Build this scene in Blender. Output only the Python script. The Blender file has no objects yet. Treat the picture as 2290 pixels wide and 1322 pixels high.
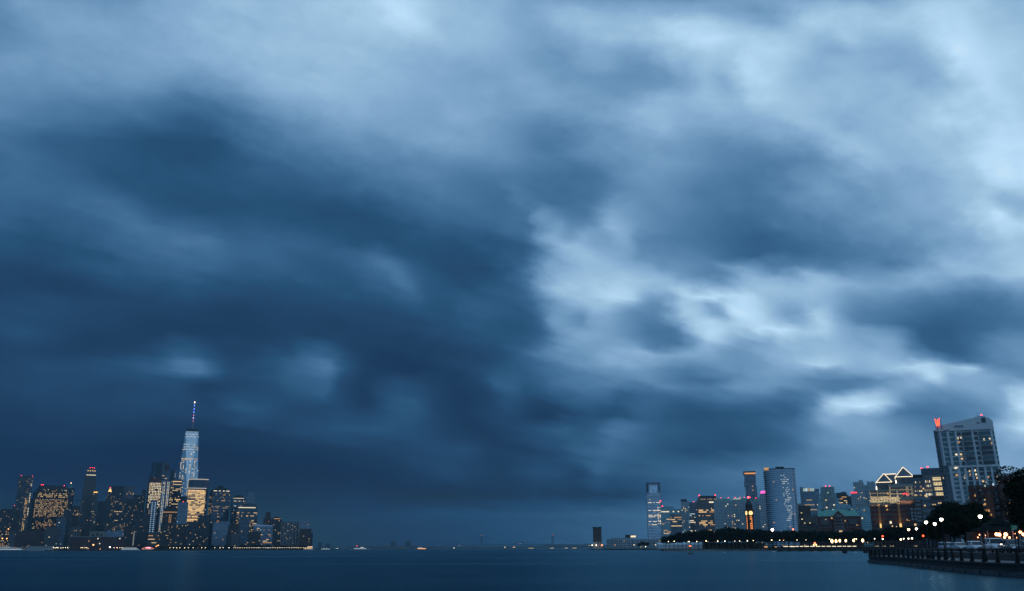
import bpy, math, random
import numpy as np
from mathutils import Vector, Matrix

random.seed(7)
scene = bpy.context.scene
COL = scene.collection
PI = math.pi

# ------------------------------------------------------------------ camera
CAMZ = 2.6
PITCH = math.atan((1227.0 - 661.0) / 2090.0)
ROLL = math.radians(0.17)
FPX = 2090.0
cam_data = bpy.data.cameras.new('camera')
cam_data.sensor_width = 36.0
cam_data.lens = 36.0 * FPX / 2290.0
cam_data.clip_start = 0.5
cam_data.clip_end = 60000.0
cam = bpy.data.objects.new('camera', cam_data)
COL.objects.link(cam)
cam.matrix_world = (Matrix.Translation((0, 0, CAMZ)) @ Matrix.Rotation(PI / 2 + PITCH, 4, 'X')
                    @ Matrix.Rotation(-ROLL, 4, 'Z'))
scene.camera = cam
_R = cam.matrix_world.to_3x3()


def ray(px, py):
    d = _R @ Vector(((px - 1145.0) / FPX, -(py - 661.0) / FPX, -1.0))
    return d / d.y


def at(px, py, Y):
    """world point seen at pixel (px, py) of the photograph at forward distance Y"""
    d = ray(px, py)
    return Vector((d.x * Y, Y, CAMZ + d.z * Y))


def gx(px, Y):
    return at(px, 1226.0, Y).x


def hz(py, Y, px=1145):
    return at(px, py, Y).z


# ------------------------------------------------------------------ render settings
scene.render.engine = 'CYCLES'
scene.view_settings.view_transform = 'Standard'
scene.view_settings.look = 'None'
scene.view_settings.exposure = 0.0
scene.view_settings.gamma = 1.0
cy = scene.cycles
cy.use_denoising = True
cy.max_bounces = 6
cy.diffuse_bounces = 2
cy.glossy_bounces = 3
cy.transmission_bounces = 2
cy.volume_bounces = 1
cy.transparent_max_bounces = 4
cy.sample_clamp_indirect = 3.0
cy.caustics_reflective = False
cy.caustics_refractive = False


# ------------------------------------------------------------------ mesh helpers
class MB:
    def __init__(self):
        self.v, self.f = [], []

    def add(self, vs, fs):
        n = len(self.v)
        self.v += [tuple(p) for p in vs]
        self.f += [tuple(i + n for i in f) for f in fs]
        return self

    def box(self, x0, x1, y0, y1, z0, z1):
        return self.add([(x0, y0, z0), (x1, y0, z0), (x1, y1, z0), (x0, y1, z0),
                         (x0, y0, z1), (x1, y0, z1), (x1, y1, z1), (x0, y1, z1)],
                        [(0, 3, 2, 1), (4, 5, 6, 7), (0, 1, 5, 4), (1, 2, 6, 5), (2, 3, 7, 6), (3, 0, 4, 7)])

    def loft(self, rings, cap=True):
        """rings: list of equal-length point loops"""
        n = len(rings[0])
        vs = [p for r in rings for p in r]
        fs = []
        for k in range(len(rings) - 1):
            for i in range(n):
                j = (i + 1) % n
                fs.append((k * n + i, k * n + j, (k + 1) * n + j, (k + 1) * n + i))
        if cap:
            fs.append(tuple(reversed(range(n))))
            fs.append(tuple((len(rings) - 1) * n + i for i in range(n)))
        return self.add(vs, fs)

    def prism(self, poly, z0, z1, poly1=None):
        p1 = poly1 or poly
        return self.loft([[(x, y, z0) for x, y in poly], [(x, y, z1) for x, y in p1]])

    def profile(self, pts, y0, y1):
        """outline in x-z, extruded along y"""
        return self.loft([[(x, y1, z) for x, z in pts], [(x, y0, z) for x, z in pts]])

    def cyl(self, cx, cy_, z0, z1, r0, r1=None, n=12):
        r1 = r0 if r1 is None else r1
        c = [(math.cos(2 * PI * i / n), math.sin(2 * PI * i / n)) for i in range(n)]
        return self.loft([[(cx + r0 * a, cy_ + r0 * b, z0) for a, b in c], [(cx + r1 * a, cy_ + r1 * b, z1) for a, b in c]])

    def lathe(self, cx, cy_, prof, n=12):
        c = [(math.cos(2 * PI * i / n), math.sin(2 * PI * i / n)) for i in range(n)]
        return self.loft([[(cx + r * a, cy_ + r * b, z) for a, b in c] for r, z in prof])

    def tube(self, p0, p1, r0, r1=None, n=6):
        r1 = r0 if r1 is None else r1
        p0, p1 = Vector(p0), Vector(p1)
        d = (p1 - p0).normalized()
        a = d.orthogonal().normalized()
        b = d.cross(a)
        c = [(math.cos(2 * PI * i / n), math.sin(2 * PI * i / n)) for i in range(n)]
        return self.loft([[p0 + r0 * (a * x + b * y) for x, y in c], [p1 + r1 * (a * x + b * y) for x, y in c]])

    def poly_tube(self, pts, r, n=6):
        for a, b in zip(pts, pts[1:]):
            self.tube(a, b, r, r, n)
        return self

    def sphere(self, c, r, n=10, m=6, sz=1.0):
        rings = []
        for k in range(m + 1):
            t = PI * k / m
            rr = max(r * math.sin(t), r * 0.02)
            rings.append([(c[0] + rr * math.cos(2 * PI * i / n), c[1] + rr * math.sin(2 * PI * i / n), c[2] - r * sz * math.cos(t)) for i in range(n)])
        return self.loft(rings)

    def mesh(self, name, mat, smooth=False):
        me = bpy.data.meshes.new(name)
        me.from_pydata(self.v, [], self.f)
        if smooth:
            me.polygons.foreach_set('use_smooth', [True] * len(me.polygons))
        me.update()
        if mat:
            me.materials.append(mat)
        return me

    def build(self, name, mat, parent=None, smooth=False):
        return link(name, self.mesh(name, mat, smooth), parent)


def link(name, me, parent=None, loc=None):
    o = bpy.data.objects.new(name, me)
    COL.objects.link(o)
    if parent is not None:
        o.parent = parent
    if loc is not None:
        o.location = loc
    return o


def tag(o, label, cat, group=None):
    o['label'] = label
    o['category'] = cat
    if group:
        o['group'] = group
    return o


def kind(o, k):
    o['kind'] = k
    return o


def thing(name, label, cat, loc=(0, 0, 0), rz=0.0, group=None):
    o = bpy.data.objects.new(name, None)
    COL.objects.link(o)
    o.empty_display_size = 0.5
    o.location = loc
    o.rotation_euler = (0, 0, rz)
    return tag(o, label, cat, group)


def copy_tree(o, parent=None, kids=None):
    c = o.copy()
    COL.objects.link(c)
    if parent is not None:
        c.parent = parent
    for ch in list(o.children):
        copy_tree(ch, c)
    return c


# ------------------------------------------------------------------ materials
MATS = {}


def principled(name, col, rough=0.7, metal=0.0, spec=0.5, emit=None, es=0.0, noise=0.0, nscale=1.0):
    if name in MATS:
        return MATS[name]
    m = bpy.data.materials.new(name)
    m.use_nodes = True
    nt = m.node_tree
    b = nt.nodes['Principled BSDF']
    b.inputs['Base Color'].default_value = (*col, 1)
    b.inputs['Roughness'].default_value = rough
    b.inputs['Metallic'].default_value = metal
    b.inputs['Specular IOR Level'].default_value = spec
    if emit:
        b.inputs['Emission Color'].default_value = (*emit, 1)
        b.inputs['Emission Strength'].default_value = es
        m.cycles.emission_sampling = 'NONE'
    if noise > 0:
        tc = nt.nodes.new('ShaderNodeTexCoord')
        n = nt.nodes.new('ShaderNodeTexNoise')
        n.inputs['Scale'].default_value = nscale
        n.inputs['Detail'].default_value = 4
        nt.links.new(tc.outputs['Object'], n.inputs['Vector'])
        mr = nt.nodes.new('ShaderNodeMapRange')
        mr.inputs['From Min'].default_value = 0.3
        mr.inputs['From Max'].default_value = 0.7
        mr.inputs['To Min'].default_value = 1 - noise
        mr.inputs['To Max'].default_value = 1 + noise
        nt.links.new(n.outputs['Fac'], mr.inputs['Value'])
        mx = nt.nodes.new('ShaderNodeVectorMath')
        mx.operation = 'SCALE'
        mx.inputs[0].default_value = col
        nt.links.new(mr.outputs['Result'], mx.inputs['Scale'])
        nt.links.new(mx.outputs['Vector'], b.inputs['Base Color'])
    MATS[name] = m
    return m


def glow(name, col, s, sampled=False):
    m = principled(name, (0.02, 0.02, 0.02), 0.4, 0, 0.3, col, s)
    m.cycles.emission_sampling = 'FRONT_BACK' if sampled else 'NONE'
    return m


def facade(name, wall, glass, bay=3.5, storey=3.5, fx=0.6, fz=0.55, metal=0.0, grough=0.15, wrough=0.8, wmetal=0.0, var=0.5):
    """wall with a grid of dark or mirror-like panes, laid out in the building's own coordinates"""
    if name in MATS:
        return MATS[name]
    m = bpy.data.materials.new(name)
    m.use_nodes = True
    nt = m.node_tree
    N, L = nt.nodes, nt.links
    b = N['Principled BSDF']
    tc = N.new('ShaderNodeTexCoord')
    sp = N.new('ShaderNodeSeparateXYZ')
    L.new(tc.outputs['Object'], sp.inputs[0])
    sn = N.new('ShaderNodeSeparateXYZ')
    L.new(tc.outputs['Normal'], sn.inputs[0])

    def mth(op, a, b_=None, c=None):
        n = N.new('ShaderNodeMath')
        n.operation = op
        for i, x in enumerate((a, b_, c)):
            if x is None:
                continue
            if isinstance(x, (int, float)):
                n.inputs[i].default_value = x
            else:
                L.new(x, n.inputs[i])
        return n.outputs[0]
    side = mth('GREATER_THAN', mth('ABSOLUTE', sn.outputs['X']), 0.7)
    up = mth('GREATER_THAN', mth('ABSOLUTE', sn.outputs['Z']), 0.7)
    u = mth('ADD', mth('MULTIPLY', sp.outputs['X'], mth('SUBTRACT', 1.0, side)), mth('MULTIPLY', sp.outputs['Y'], side))
    us = mth('DIVIDE', u, bay)
    zs = mth('DIVIDE', sp.outputs['Z'], storey)
    mu = mth('LESS_THAN', mth('ABSOLUTE', mth('SUBTRACT', mth('FRACT', us), 0.5)), fx / 2)
    mz = mth('LESS_THAN', mth('ABSOLUTE', mth('SUBTRACT', mth('FRACT', zs), 0.5)), fz / 2)
    mask = mth('MULTIPLY', mth('MULTIPLY', mu, mz), mth('SUBTRACT', 1.0, up))
    cv = N.new('ShaderNodeCombineXYZ')
    L.new(mth('FLOOR', us), cv.inputs[0])
    L.new(mth('FLOOR', zs), cv.inputs[1])
    L.new(side, cv.inputs[2])
    wn = N.new('ShaderNodeTexWhiteNoise')
    wn.noise_dimensions = '3D'
    L.new(cv.outputs[0], wn.inputs['Vector'])
    gv = mth('MULTIPLY_ADD', wn.outputs['Value'], var, 1.0 - var / 2)
    gcol = N.new('ShaderNodeVectorMath')
    gcol.operation = 'SCALE'
    gcol.inputs[0].default_value = glass
    L.new(gv, gcol.inputs['Scale'])
    ns = N.new('ShaderNodeTexNoise')
    ns.inputs['Scale'].default_value = 0.08
    ns.inputs['Detail'].default_value = 3
    L.new(tc.outputs['Object'], ns.inputs['Vector'])
    wv = mth('MULTIPLY_ADD', ns.outputs['Fac'], 0.5, 0.75)
    wcol = N.new('ShaderNodeVectorMath')
    wcol.operation = 'SCALE'
    wcol.inputs[0].default_value = wall
    L.new(wv, wcol.inputs['Scale'])
    mx = N.new('ShaderNodeMix')
    mx.data_type = 'RGBA'
    L.new(mask, mx.inputs[0])
    L.new(wcol.outputs[0], mx.inputs[6])
    L.new(gcol.outputs[0], mx.inputs[7])
    L.new(mx.outputs[2], b.inputs['Base Color'])
    L.new(mth('MULTIPLY_ADD', mask, grough - wrough, wrough), b.inputs['Roughness'])
    L.new(mth('MULTIPLY_ADD', mask, metal - wmetal, wmetal), b.inputs['Metallic'])
    MATS[name] = m
    return m
# ------------------------------------------------------------------ sky
SUN_EL, SUN_ROT = math.radians(2.0), math.radians(120.0)
# brightness of the cloud deck (0..255, display green) read along rows of the sky, as direction samples
ROWS = [
 (0, "0:138 60:155 150:150 300:148 400:175 500:188 620:182 720:188 830:200 890:216 940:205 1000:185 1100:182 1200:165 1300:152 1450:150 1600:150 1750:160 1850:165 1950:185 2050:206 2150:208 2230:185 2290:180"),
 (60, "0:138 70:150 150:160 300:165 420:180 500:185 600:188 700:192 800:196 900:205 960:205 1000:180 1100:178 1200:170 1280:180 1350:178 1400:176 1445:190 1500:197 1570:208 1640:190 1685:162 1720:178 1770:198 1895:205 2000:208 2095:214 2150:208 2200:185 2250:188 2290:185"),
 (120, "0:148 100:152 200:155 300:160 400:168 500:178 600:190 700:192 760:192 850:185 950:178 1050:175 1150:165 1200:160 1270:175 1350:165 1420:168 1500:192 1560:206 1640:204 1720:203 1790:196 1850:170 1880:165 1930:178 2000:185 2060:203 2130:218 2200:212 2290:200"),
 (180, "0:138 100:142 200:145 300:150 400:142 450:145 550:165 620:180 720:188 800:178 900:175 1000:165 1100:165 1150:160 1200:150 1300:148 1400:148 1460:155 1520:178 1580:184 1630:178 1680:198 1750:193 1800:180 1900:180 2000:186 2060:196 2120:212 2200:215 2290:203"),
 (250, "0:125 100:120 200:118 300:115 350:100 420:90 500:105 580:130 650:150 720:162 800:165 900:155 980:150 1060:160 1130:155 1200:150 1300:150 1400:155 1480:172 1550:168 1620:172 1700:190 1760:193 1830:178 1950:178 2030:186 2090:196 2150:209 2220:212 2290:200"),
 (320, "0:105 100:95 200:88 300:80 400:76 480:78 560:100 640:115 720:130 800:138 900:145 1000:150 1100:146 1200:125 1250:122 1350:135 1450:142 1550:148 1650:158 1720:155 1800:165 1880:178 1950:180 2050:187 2100:200 2200:216 2240:215 2290:195"),
 (400, "0:98 40:102 100:98 200:88 260:80 350:80 450:82 550:85 650:88 750:98 850:110 950:116 1050:113 1150:112 1220:115 1300:130 1380:138 1450:143 1550:125 1620:116 1700:126 1780:138 1880:152 1950:162 2050:172 2120:190 2200:213 2240:222 2290:200"),
 (470, "0:95 100:92 200:100 280:105 340:85 400:78 500:78 600:80 700:78 780:75 850:86 950:102 1020:103 1100:100 1150:102 1175:138 1220:132 1255:116 1300:130 1380:152 1445:134 1550:125 1620:110 1670:104 1750:112 1850:130 1920:150 1995:163 2080:160 2145:172 2200:210 2240:222 2290:192"),
 (540, "0:82 100:78 200:88 300:105 380:110 450:112 520:98 600:98 700:92 800:78 850:75 950:78 1050:80 1120:84 1165:110 1200:148 1260:168 1310:178 1360:172 1420:155 1480:122 1560:112 1650:94 1720:90 1800:104 1880:120 1960:138 2040:150 2100:155 2170:172 2250:188 2290:184"),
 (600, "0:70 100:68 200:75 300:85 400:98 470:98 550:90 650:88 750:88 820:103 870:114 920:90 1000:72 1080:70 1140:80 1180:112 1245:170 1310:178 1400:176 1470:183 1525:142 1600:116 1670:156 1730:126 1800:134 1850:138 1900:120 1950:118 2000:146 2090:175 2200:178 2290:176"),
 (640, "0:68 100:66 200:68 300:75 400:80 500:78 600:75 700:78 800:85 870:103 910:111 950:85 1040:75 1100:82 1145:92 1205:146 1295:178 1350:188 1395:200 1455:166 1500:178 1545:194 1620:196 1685:190 1745:178 1800:166 1845:174 1920:166 1995:163 2045:178 2110:172 2195:163 2290:165"),
 (690, "0:72 100:75 200:70 300:66 400:66 500:64 600:66 700:68 800:72 900:75 1000:80 1060:94 1100:90 1145:90 1190:125 1230:158 1265:150 1310:148 1355:153 1400:138 1450:132 1490:145 1530:193 1570:172 1590:142 1620:192 1680:203 1710:185 1750:160 1790:172 1840:162 1870:142 1950:138 2010:128 2080:118 2150:112 2220:110 2290:110"),
 (740, "0:75 60:78 150:70 250:65 350:62 450:62 550:62 650:65 750:64 850:66 950:68 1050:76 1145:84 1190:115 1240:138 1300:128 1350:136 1390:122 1450:108 1500:114 1540:160 1580:188 1630:184 1690:184 1730:195 1770:200 1800:184 1850:190 1880:150 1930:125 2000:122 2070:104 2150:104 2220:122 2290:122"),
 (780, "0:68 100:66 200:62 280:66 340:72 400:88 440:80 500:66 580:68 650:72 700:95 730:85 780:66 850:60 950:62 1050:70 1130:75 1170:100 1220:133 1280:148 1340:143 1400:158 1440:163 1500:158 1560:163 1620:163 1660:138 1700:144 1780:168 1850:158 1920:153 2000:148 2040:104 2100:93 2150:98 2220:118 2290:128"),
 (820, "0:70 100:75 200:76 300:85 360:95 400:116 440:121 480:95 520:72 580:80 640:95 700:106 740:119 770:85 820:62 900:58 1000:62 1080:68 1130:84 1180:113 1250:133 1320:133 1380:138 1450:128 1500:138 1560:128 1600:138 1650:143 1700:165 1780:168 1850:148 1900:138 1960:150 2020:186 2060:200 2100:180 2130:166 2160:128 2210:118 2290:133"),
 (860, "0:72 100:76 200:72 300:72 400:75 450:64 520:68 600:75 660:88 720:96 760:70 820:60 900:78 950:70 1020:60 1080:66 1120:92 1160:113 1220:108 1290:113 1340:123 1420:118 1480:123 1540:123 1580:108 1620:138 1700:148 1780:138 1850:128 1920:118 1980:130 2040:160 2080:205 2110:188 2150:158 2220:143 2290:138"),
 (910, "0:66 100:68 200:68 300:72 400:72 470:70 540:85 600:80 650:70 750:74 820:62 880:84 930:88 970:68 1040:60 1100:68 1150:86 1200:92 1260:83 1330:98 1400:113 1480:98 1560:88 1650:88 1740:98 1810:112 1850:190 1900:208 1960:195 1990:150 2050:110 2120:113 2200:123 2260:190 2290:208"),
 (960, "0:62 100:64 200:64 300:62 400:62 500:60 600:66 680:74 760:80 840:84 920:80 1000:66 1060:60 1140:66 1200:78 1260:88 1310:78 1370:106 1420:98 1470:83 1550:76 1620:74 1700:80 1780:98 1840:123 1900:133 1960:133 2020:118 2080:108 2150:105 2230:128 2290:182"),
 (1010, "0:60 150:60 300:58 500:56 700:60 850:66 950:74 1040:76 1100:66 1180:66 1250:72 1300:90 1360:96 1420:86 1500:74 1560:70 1650:72 1750:85 1820:108 1900:118 1990:123 2080:118 2150:118 2230:138 2290:130"),
 (1060, "0:62 200:60 400:58 600:56 750:58 850:60 930:66 1000:74 1060:68 1120:66 1200:78 1260:74 1290:66 1340:90 1380:80 1450:84 1540:90 1650:98 1750:103 1850:110 1950:116 2050:123 2150:128 2230:138 2290:138"),
 (1105, "0:66 200:64 400:62 600:60 700:64 800:66 900:60 1000:58 1080:62 1200:66 1280:62 1360:62 1450:70 1550:86 1700:95 1850:103 2000:108 2150:116 2290:123"),
 (1150, "0:66 200:66 400:66 600:66 800:74 1000:80 1145:84 1300:88 1450:92 1600:98 1800:105 2000:110 2290:118"),
 (1222, "0:62 300:62 600:66 800:72 1000:76 1145:82 1300:88 1500:94 1800:102 2290:110"),
]
# a finer reading of the western half, in its own row and column units
RIGHT = [
 (0, "0:160 100:165 200:160 300:150 380:148 450:140 560:148 650:150 720:152 800:160 900:168 1000:165 1100:165 1200:175 1300:195 1400:200 1480:195 1550:175 1612:178"),
 (40, "0:170 80:178 180:188 260:180 350:168 420:172 500:165 600:172 680:158 760:148 830:162 920:190 1020:195 1120:195 1220:198 1320:208 1420:205 1480:190 1540:182 1612:182"),
 (80, "0:165 80:170 160:185 240:192 320:185 400:185 460:192 540:200 640:200 720:182 790:160 850:175 930:200 1000:198 1060:200 1150:198 1250:202 1350:212 1450:205 1510:188 1570:180 1612:182"),
 (120, "0:160 70:162 140:165 220:180 300:185 380:182 450:188 540:205 620:212 700:210 780:200 860:195 920:190 970:175 1010:180 1060:195 1130:180 1230:185 1330:205 1400:215 1470:205 1540:190 1612:188"),
 (160, "0:162 80:152 150:158 220:172 290:170 350:158 420:158 480:178 560:192 640:195 700:195 760:205 840:205 900:195 970:170 1030:162 1090:175 1180:172 1270:180 1350:200 1420:217 1480:210 1550:198 1612:198"),
 (200, "0:165 60:155 120:146 200:152 280:165 340:152 400:148 460:152 520:170 600:188 680:182 730:195 790:205 860:195 910:180 980:172 1080:172 1180:175 1280:178 1360:195 1430:215 1500:212 1560:202 1612:200"),
 (240, "0:170 80:165 150:150 220:145 300:148 380:145 450:150 530:165 610:182 660:165 700:180 760:200 830:202 880:185 950:175 1050:175 1150:180 1250:178 1330:182 1400:205 1470:215 1540:205 1612:200"),
 (280, "0:165 100:165 180:158 260:150 340:150 420:150 480:160 540:170 620:182 690:165 720:175 780:198 850:195 920:180 1020:178 1120:175 1200:180 1290:178 1360:188 1440:205 1510:215 1580:205 1612:198"),
 (320, "0:158 100:155 180:152 260:152 340:155 400:170 460:182 520:175 600:178 690:180 750:195 830:195 900:188 980:182 1060:175 1150:175 1230:178 1300:182 1380:195 1460:205 1530:215 1590:205 1612:200"),
 (360, "0:145 100:138 180:138 260:145 340:160 420:178 480:180 540:170 620:168 700:172 780:180 860:185 940:182 1020:172 1100:168 1180:172 1260:178 1330:190 1400:200 1470:208 1540:215 1612:200"),
 (400, "0:135 80:125 160:122 240:128 320:140 400:160 470:172 540:165 620:155 700:158 780:162 850:168 920:178 990:180 1060:165 1140:168 1220:175 1300:188 1360:205 1430:205 1500:215 1560:218 1612:205"),
 (440, "0:130 80:118 160:115 240:125 320:138 400:145 480:148 560:142 640:138 720:142 800:150 880:155 950:165 1020:178 1090:175 1170:170 1250:172 1330:182 1400:195 1470:205 1530:216 1580:216 1612:205"),
 (480, "0:128 80:120 160:122 240:130 320:138 400:142 480:140 560:135 640:130 720:128 800:128 860:135 920:145 990:165 1060:178 1130:178 1210:172 1290:172 1370:180 1440:192 1500:210 1560:218 1612:210"),
 (520, "0:120 80:116 160:118 240:122 320:128 400:138 480:142 550:138 630:128 710:122 780:118 850:122 920:128 1000:140 1070:162 1140:172 1220:168 1300:168 1380:175 1450:190 1510:210 1560:222 1612:210"),
 (560, "0:112 80:108 160:108 240:112 320:125 400:138 470:138 540:130 620:118 700:115 780:115 850:125 900:138 960:138 1030:140 1100:150 1180:160 1260:160 1340:165 1420:178 1490:198 1550:222 1612:212"),
 (600, "0:108 80:104 160:106 240:112 300:125 360:135 430:135 500:128 580:116 660:112 740:112 820:118 890:132 960:142 1020:140 1080:140 1150:148 1230:155 1310:160 1400:170 1460:175 1510:190 1550:190 1590:190 1612:190"),
 (640, "0:100 30:108 60:112 120:105 180:105 250:112 310:138 360:142 420:132 500:128 580:118 660:108 740:108 820:112 890:120 960:130 1020:135 1090:138 1170:145 1250:152 1330:158 1420:168 1480:182 1520:172 1550:160 1590:158 1612:160"),
 (680, "0:92 30:105 70:140 120:130 170:112 220:112 270:128 320:145 370:140 430:130 510:122 590:112 670:104 740:102 810:104 880:112 960:120 1040:128 1120:138 1200:148 1290:155 1380:160 1440:185 1500:192 1550:205 1590:185 1612:165"),
 (720, "0:80 40:92 80:135 130:148 180:125 230:122 280:140 330:158 380:150 430:128 510:120 590:112 670:102 740:98 810:98 880:105 960:112 1040:122 1120:132 1210:142 1300:150 1390:158 1450:162 1500:180 1560:195 1612:190"),
 (760, "0:72 40:88 90:135 150:162 200:165 240:150 290:140 330:145 370:152 420:120 490:115 570:112 650:104 720:95 790:90 860:94 940:100 1020:108 1100:118 1190:130 1280:140 1370:150 1440:152 1500:165 1560:178 1612:178"),
 (800, "0:72 40:88 90:130 150:165 210:172 260:168 310:155 360:145 410:128 480:122 560:118 630:112 690:102 760:94 840:92 930:96 1010:104 1090:112 1180:122 1260:135 1330:150 1400:158 1470:165 1540:178 1612:180"),
 (840, "0:75 40:90 90:132 150:165 210:175 280:172 350:170 410:158 470:138 530:130 590:125 650:118 710:140 760:148 810:125 880:112 960:118 1040:115 1110:128 1180:115 1240:125 1290:145 1350:165 1420:165 1500:170 1612:182"),
 (870, "0:78 40:95 90:140 150:170 210:180 280:178 350:180 420:178 480:168 530:140 590:125 650:120 710:135 760:162 830:162 900:150 960:162 1030:150 1100:142 1170:140 1230:145 1300:160 1380:162 1460:162 1540:172 1612:178"),
 (900, "0:80 40:98 90:145 150:175 210:182 270:182 340:190 390:180 420:165 470:170 520:185 580:160 650:160 720:180 780:170 840:172 900:170 960:175 1030:165 1090:155 1170:150 1250:145 1330:140 1420:135 1500:140 1612:150"),
 (930, "0:78 40:92 90:135 150:165 210:175 260:185 320:200 370:195 410:160 450:140 490:150 530:195 600:205 680:205 740:205 790:175 840:165 890:172 950:170 1010:160 1070:140 1140:138 1210:132 1290:120 1380:116 1470:118 1612:130"),
 (960, "0:75 40:85 90:122 150:150 200:160 250:165 300:170 350:160 400:135 450:128 490:145 530:185 580:175 620:145 660:165 710:208 770:195 820:165 870:155 920:160 970:168 1020:150 1080:128 1160:125 1240:115 1330:106 1430:104 1530:108 1612:118"),
 (990, "0:75 40:82 90:110 140:140 180:138 220:128 260:145 310:150 360:135 410:122 460:122 500:150 550:190 600:170 630:140 670:180 730:208 780:195 830:160 880:138 920:150 980:178 1020:145 1080:120 1160:115 1240:105 1330:98 1430:98 1530:104 1612:112"),
 (1020, "0:75 40:80 90:105 140:135 190:135 230:130 280:145 340:138 400:122 450:112 500:128 550:175 600:200 650:185 700:188 760:200 800:190 850:165 900:155 950:180 990:190 1030:150 1090:120 1160:112 1240:98 1320:92 1410:92 1500:98 1612:108"),
 (1045, "0:72 40:80 90:100 150:135 220:148 290:145 350:135 410:118 460:105 510:112 550:150 590:190 640:200 690:175 740:175 800:205 860:200 920:180 980:185 1030:160 1090:140 1160:140 1220:118 1280:90 1360:88 1450:92 1530:102 1612:112"),
 (1080, "0:70 40:82 90:110 150:140 220:145 290:142 350:145 400:140 450:115 500:110 550:125 600:165 640:185 690:160 740:142 800:150 860:165 920:165 990:168 1060:155 1120:148 1190:152 1230:120 1290:90 1370:90 1450:100 1530:120 1612:125"),
 (1110, "0:70 40:85 90:112 150:128 220:138 290:150 350:160 410:168 450:150 510:148 570:150 630:150 690:135 740:132 800:145 870:165 940:175 1010:168 1080:160 1150:160 1210:145 1260:110 1310:92 1390:92 1460:105 1530:120 1612:130"),
 (1140, "0:72 50:92 100:110 160:122 230:135 300:150 370:155 430:150 490:135 550:130 610:135 670:138 730:135 790:140 860:160 920:180 980:188 1030:180 1080:160 1150:165 1210:160 1260:140 1320:120 1380:115 1440:108 1510:115 1612:128"),
 (1165, "0:70 50:90 100:105 160:115 230:128 300:135 370:140 430:132 490:120 550:112 610:118 670:130 740:140 810:145 880:150 950:145 1010:142 1070:150 1130:150 1190:175 1240:195 1300:200 1340:170 1400:185 1440:190 1490:140 1550:118 1612:125"),
 (1195, "0:68 50:82 100:95 160:110 230:120 300:122 370:125 430:130 490:118 550:105 620:100 680:118 740:138 810:142 880:135 950:120 1020:115 1100:118 1180:130 1240:150 1280:180 1310:205 1345:190 1390:150 1450:155 1520:150 1612:128"),
 (1220, "0:66 50:78 100:88 160:100 230:112 300:118 370:110 430:118 500:122 570:115 640:118 700:130 770:138 850:138 930:125 1000:115 1080:115 1150:130 1210:145 1260:150 1310:160 1360:150 1430:145 1500:150 1560:140 1612:150"),
 (1250, "0:62 60:72 120:78 180:92 240:100 300:102 350:90 410:95 480:102 560:98 640:105 720:118 800:118 880:112 950:118 1000:150 1040:170 1100:180 1150:172 1190:160 1240:135 1300:128 1380:130 1460:135 1540:150 1580:190 1612:195"),
 (1280, "0:60 60:66 120:66 180:80 240:88 290:85 340:78 400:95 470:92 550:85 640:88 720:95 800:98 880:98 940:118 990:180 1040:205 1100:205 1160:192 1200:165 1250:118 1330:112 1410:118 1500:128 1560:160 1590:205 1612:205"),
 (1310, "0:58 60:62 120:60 180:72 240:80 300:72 360:82 430:90 510:82 600:78 700:82 800:88 880:92 950:130 1000:160 1060:150 1120:145 1180:130 1240:108 1320:105 1410:112 1500:120 1570:150 1612:185"),
]
XS = np.arange(-200, 2491, 20.0)
_bx = np.arange(-600, 2891, 10.0)


def _parse(s, kx=1.0, x0=0.0):
    p = [tuple(float(q) for q in t.split(':')) for t in s.split()]
    a, b = zip(*p)
    return np.interp(_bx, np.array(a) * kx + x0, b)


LEFT_T = ([float(r[0]) for r in ROWS], [_parse(r[1]) for r in ROWS])
RIGHT_T = ([r[0] / 1.408 for r in RIGHT], [_parse(r[1], 1 / 1.408, 1145.0) for r in RIGHT])


def _table(tab, y, xs, s):
    """between two rows, follow the drift of the streaks (down to the right)"""
    ys, vals = tab
    k = max(0, min(len(ys) - 2, int(np.searchsorted(ys, y, 'right')) - 1))
    y0, y1 = ys[k], ys[k + 1]
    t = min(1.0, max(0.0, (y - y0) / (y1 - y0)))
    a = np.interp(xs - s * (y - y0), _bx, vals[k])
    b = np.interp(xs + s * (y1 - y), _bx, vals[k + 1])
    t = t * t * (3 - 2 * t) * 0.4 + t * 0.6
    return a * (1 - t) + b * t


def sky_value(y, xs):
    s = 0.95 if y < 620 else max(0.15, 0.95 - (y - 620) / 350.0)
    lv = _table(LEFT_T, y, xs, s)
    if y > 930.5:
        return lv * (1.0 + 0.09 * np.clip((xs - 1150.0) / 350.0, 0, 1))
    rv = _table(RIGHT_T, y, xs, s * .6)
    f = np.clip((xs - 1110.0) / 90.0, 0, 1)
    f = f * f * (3 - 2 * f)
    return lv * (1 - f) + rv * f


dense = [r[0] / 1.408 for r in RIGHT] + [960, 985, 1010, 1035, 1060, 1082, 1105, 1128, 1150, 1185, 1222]

world = bpy.data.worlds.new("World")
scene.world = world
world.use_nodes = True
wt = world.node_tree
WN, WL = wt.nodes, wt.links
for n in list(WN):
    WN.remove(n)


def wm(op, a, b=None, c=None, clamp=False):
    n = WN.new('ShaderNodeMath')
    n.operation = op
    n.use_clamp = clamp
    for i, x in enumerate((a, b, c)):
        if x is None:
            continue
        if isinstance(x, (int, float)):
            n.inputs[i].default_value = x
        else:
            WL.new(x, n.inputs[i])
    return n.outputs[0]


def wnoise(vec, scale, detail=3, rough=0.5, dim='3D'):
    n = WN.new('ShaderNodeTexNoise')
    n.noise_dimensions = dim
    n.inputs['Scale'].default_value = scale
    n.inputs['Detail'].default_value = detail
    n.inputs['Roughness'].default_value = rough
    WL.new(vec, n.inputs['Vector'])
    return n.outputs['Fac'], n.outputs['Color']


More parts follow.
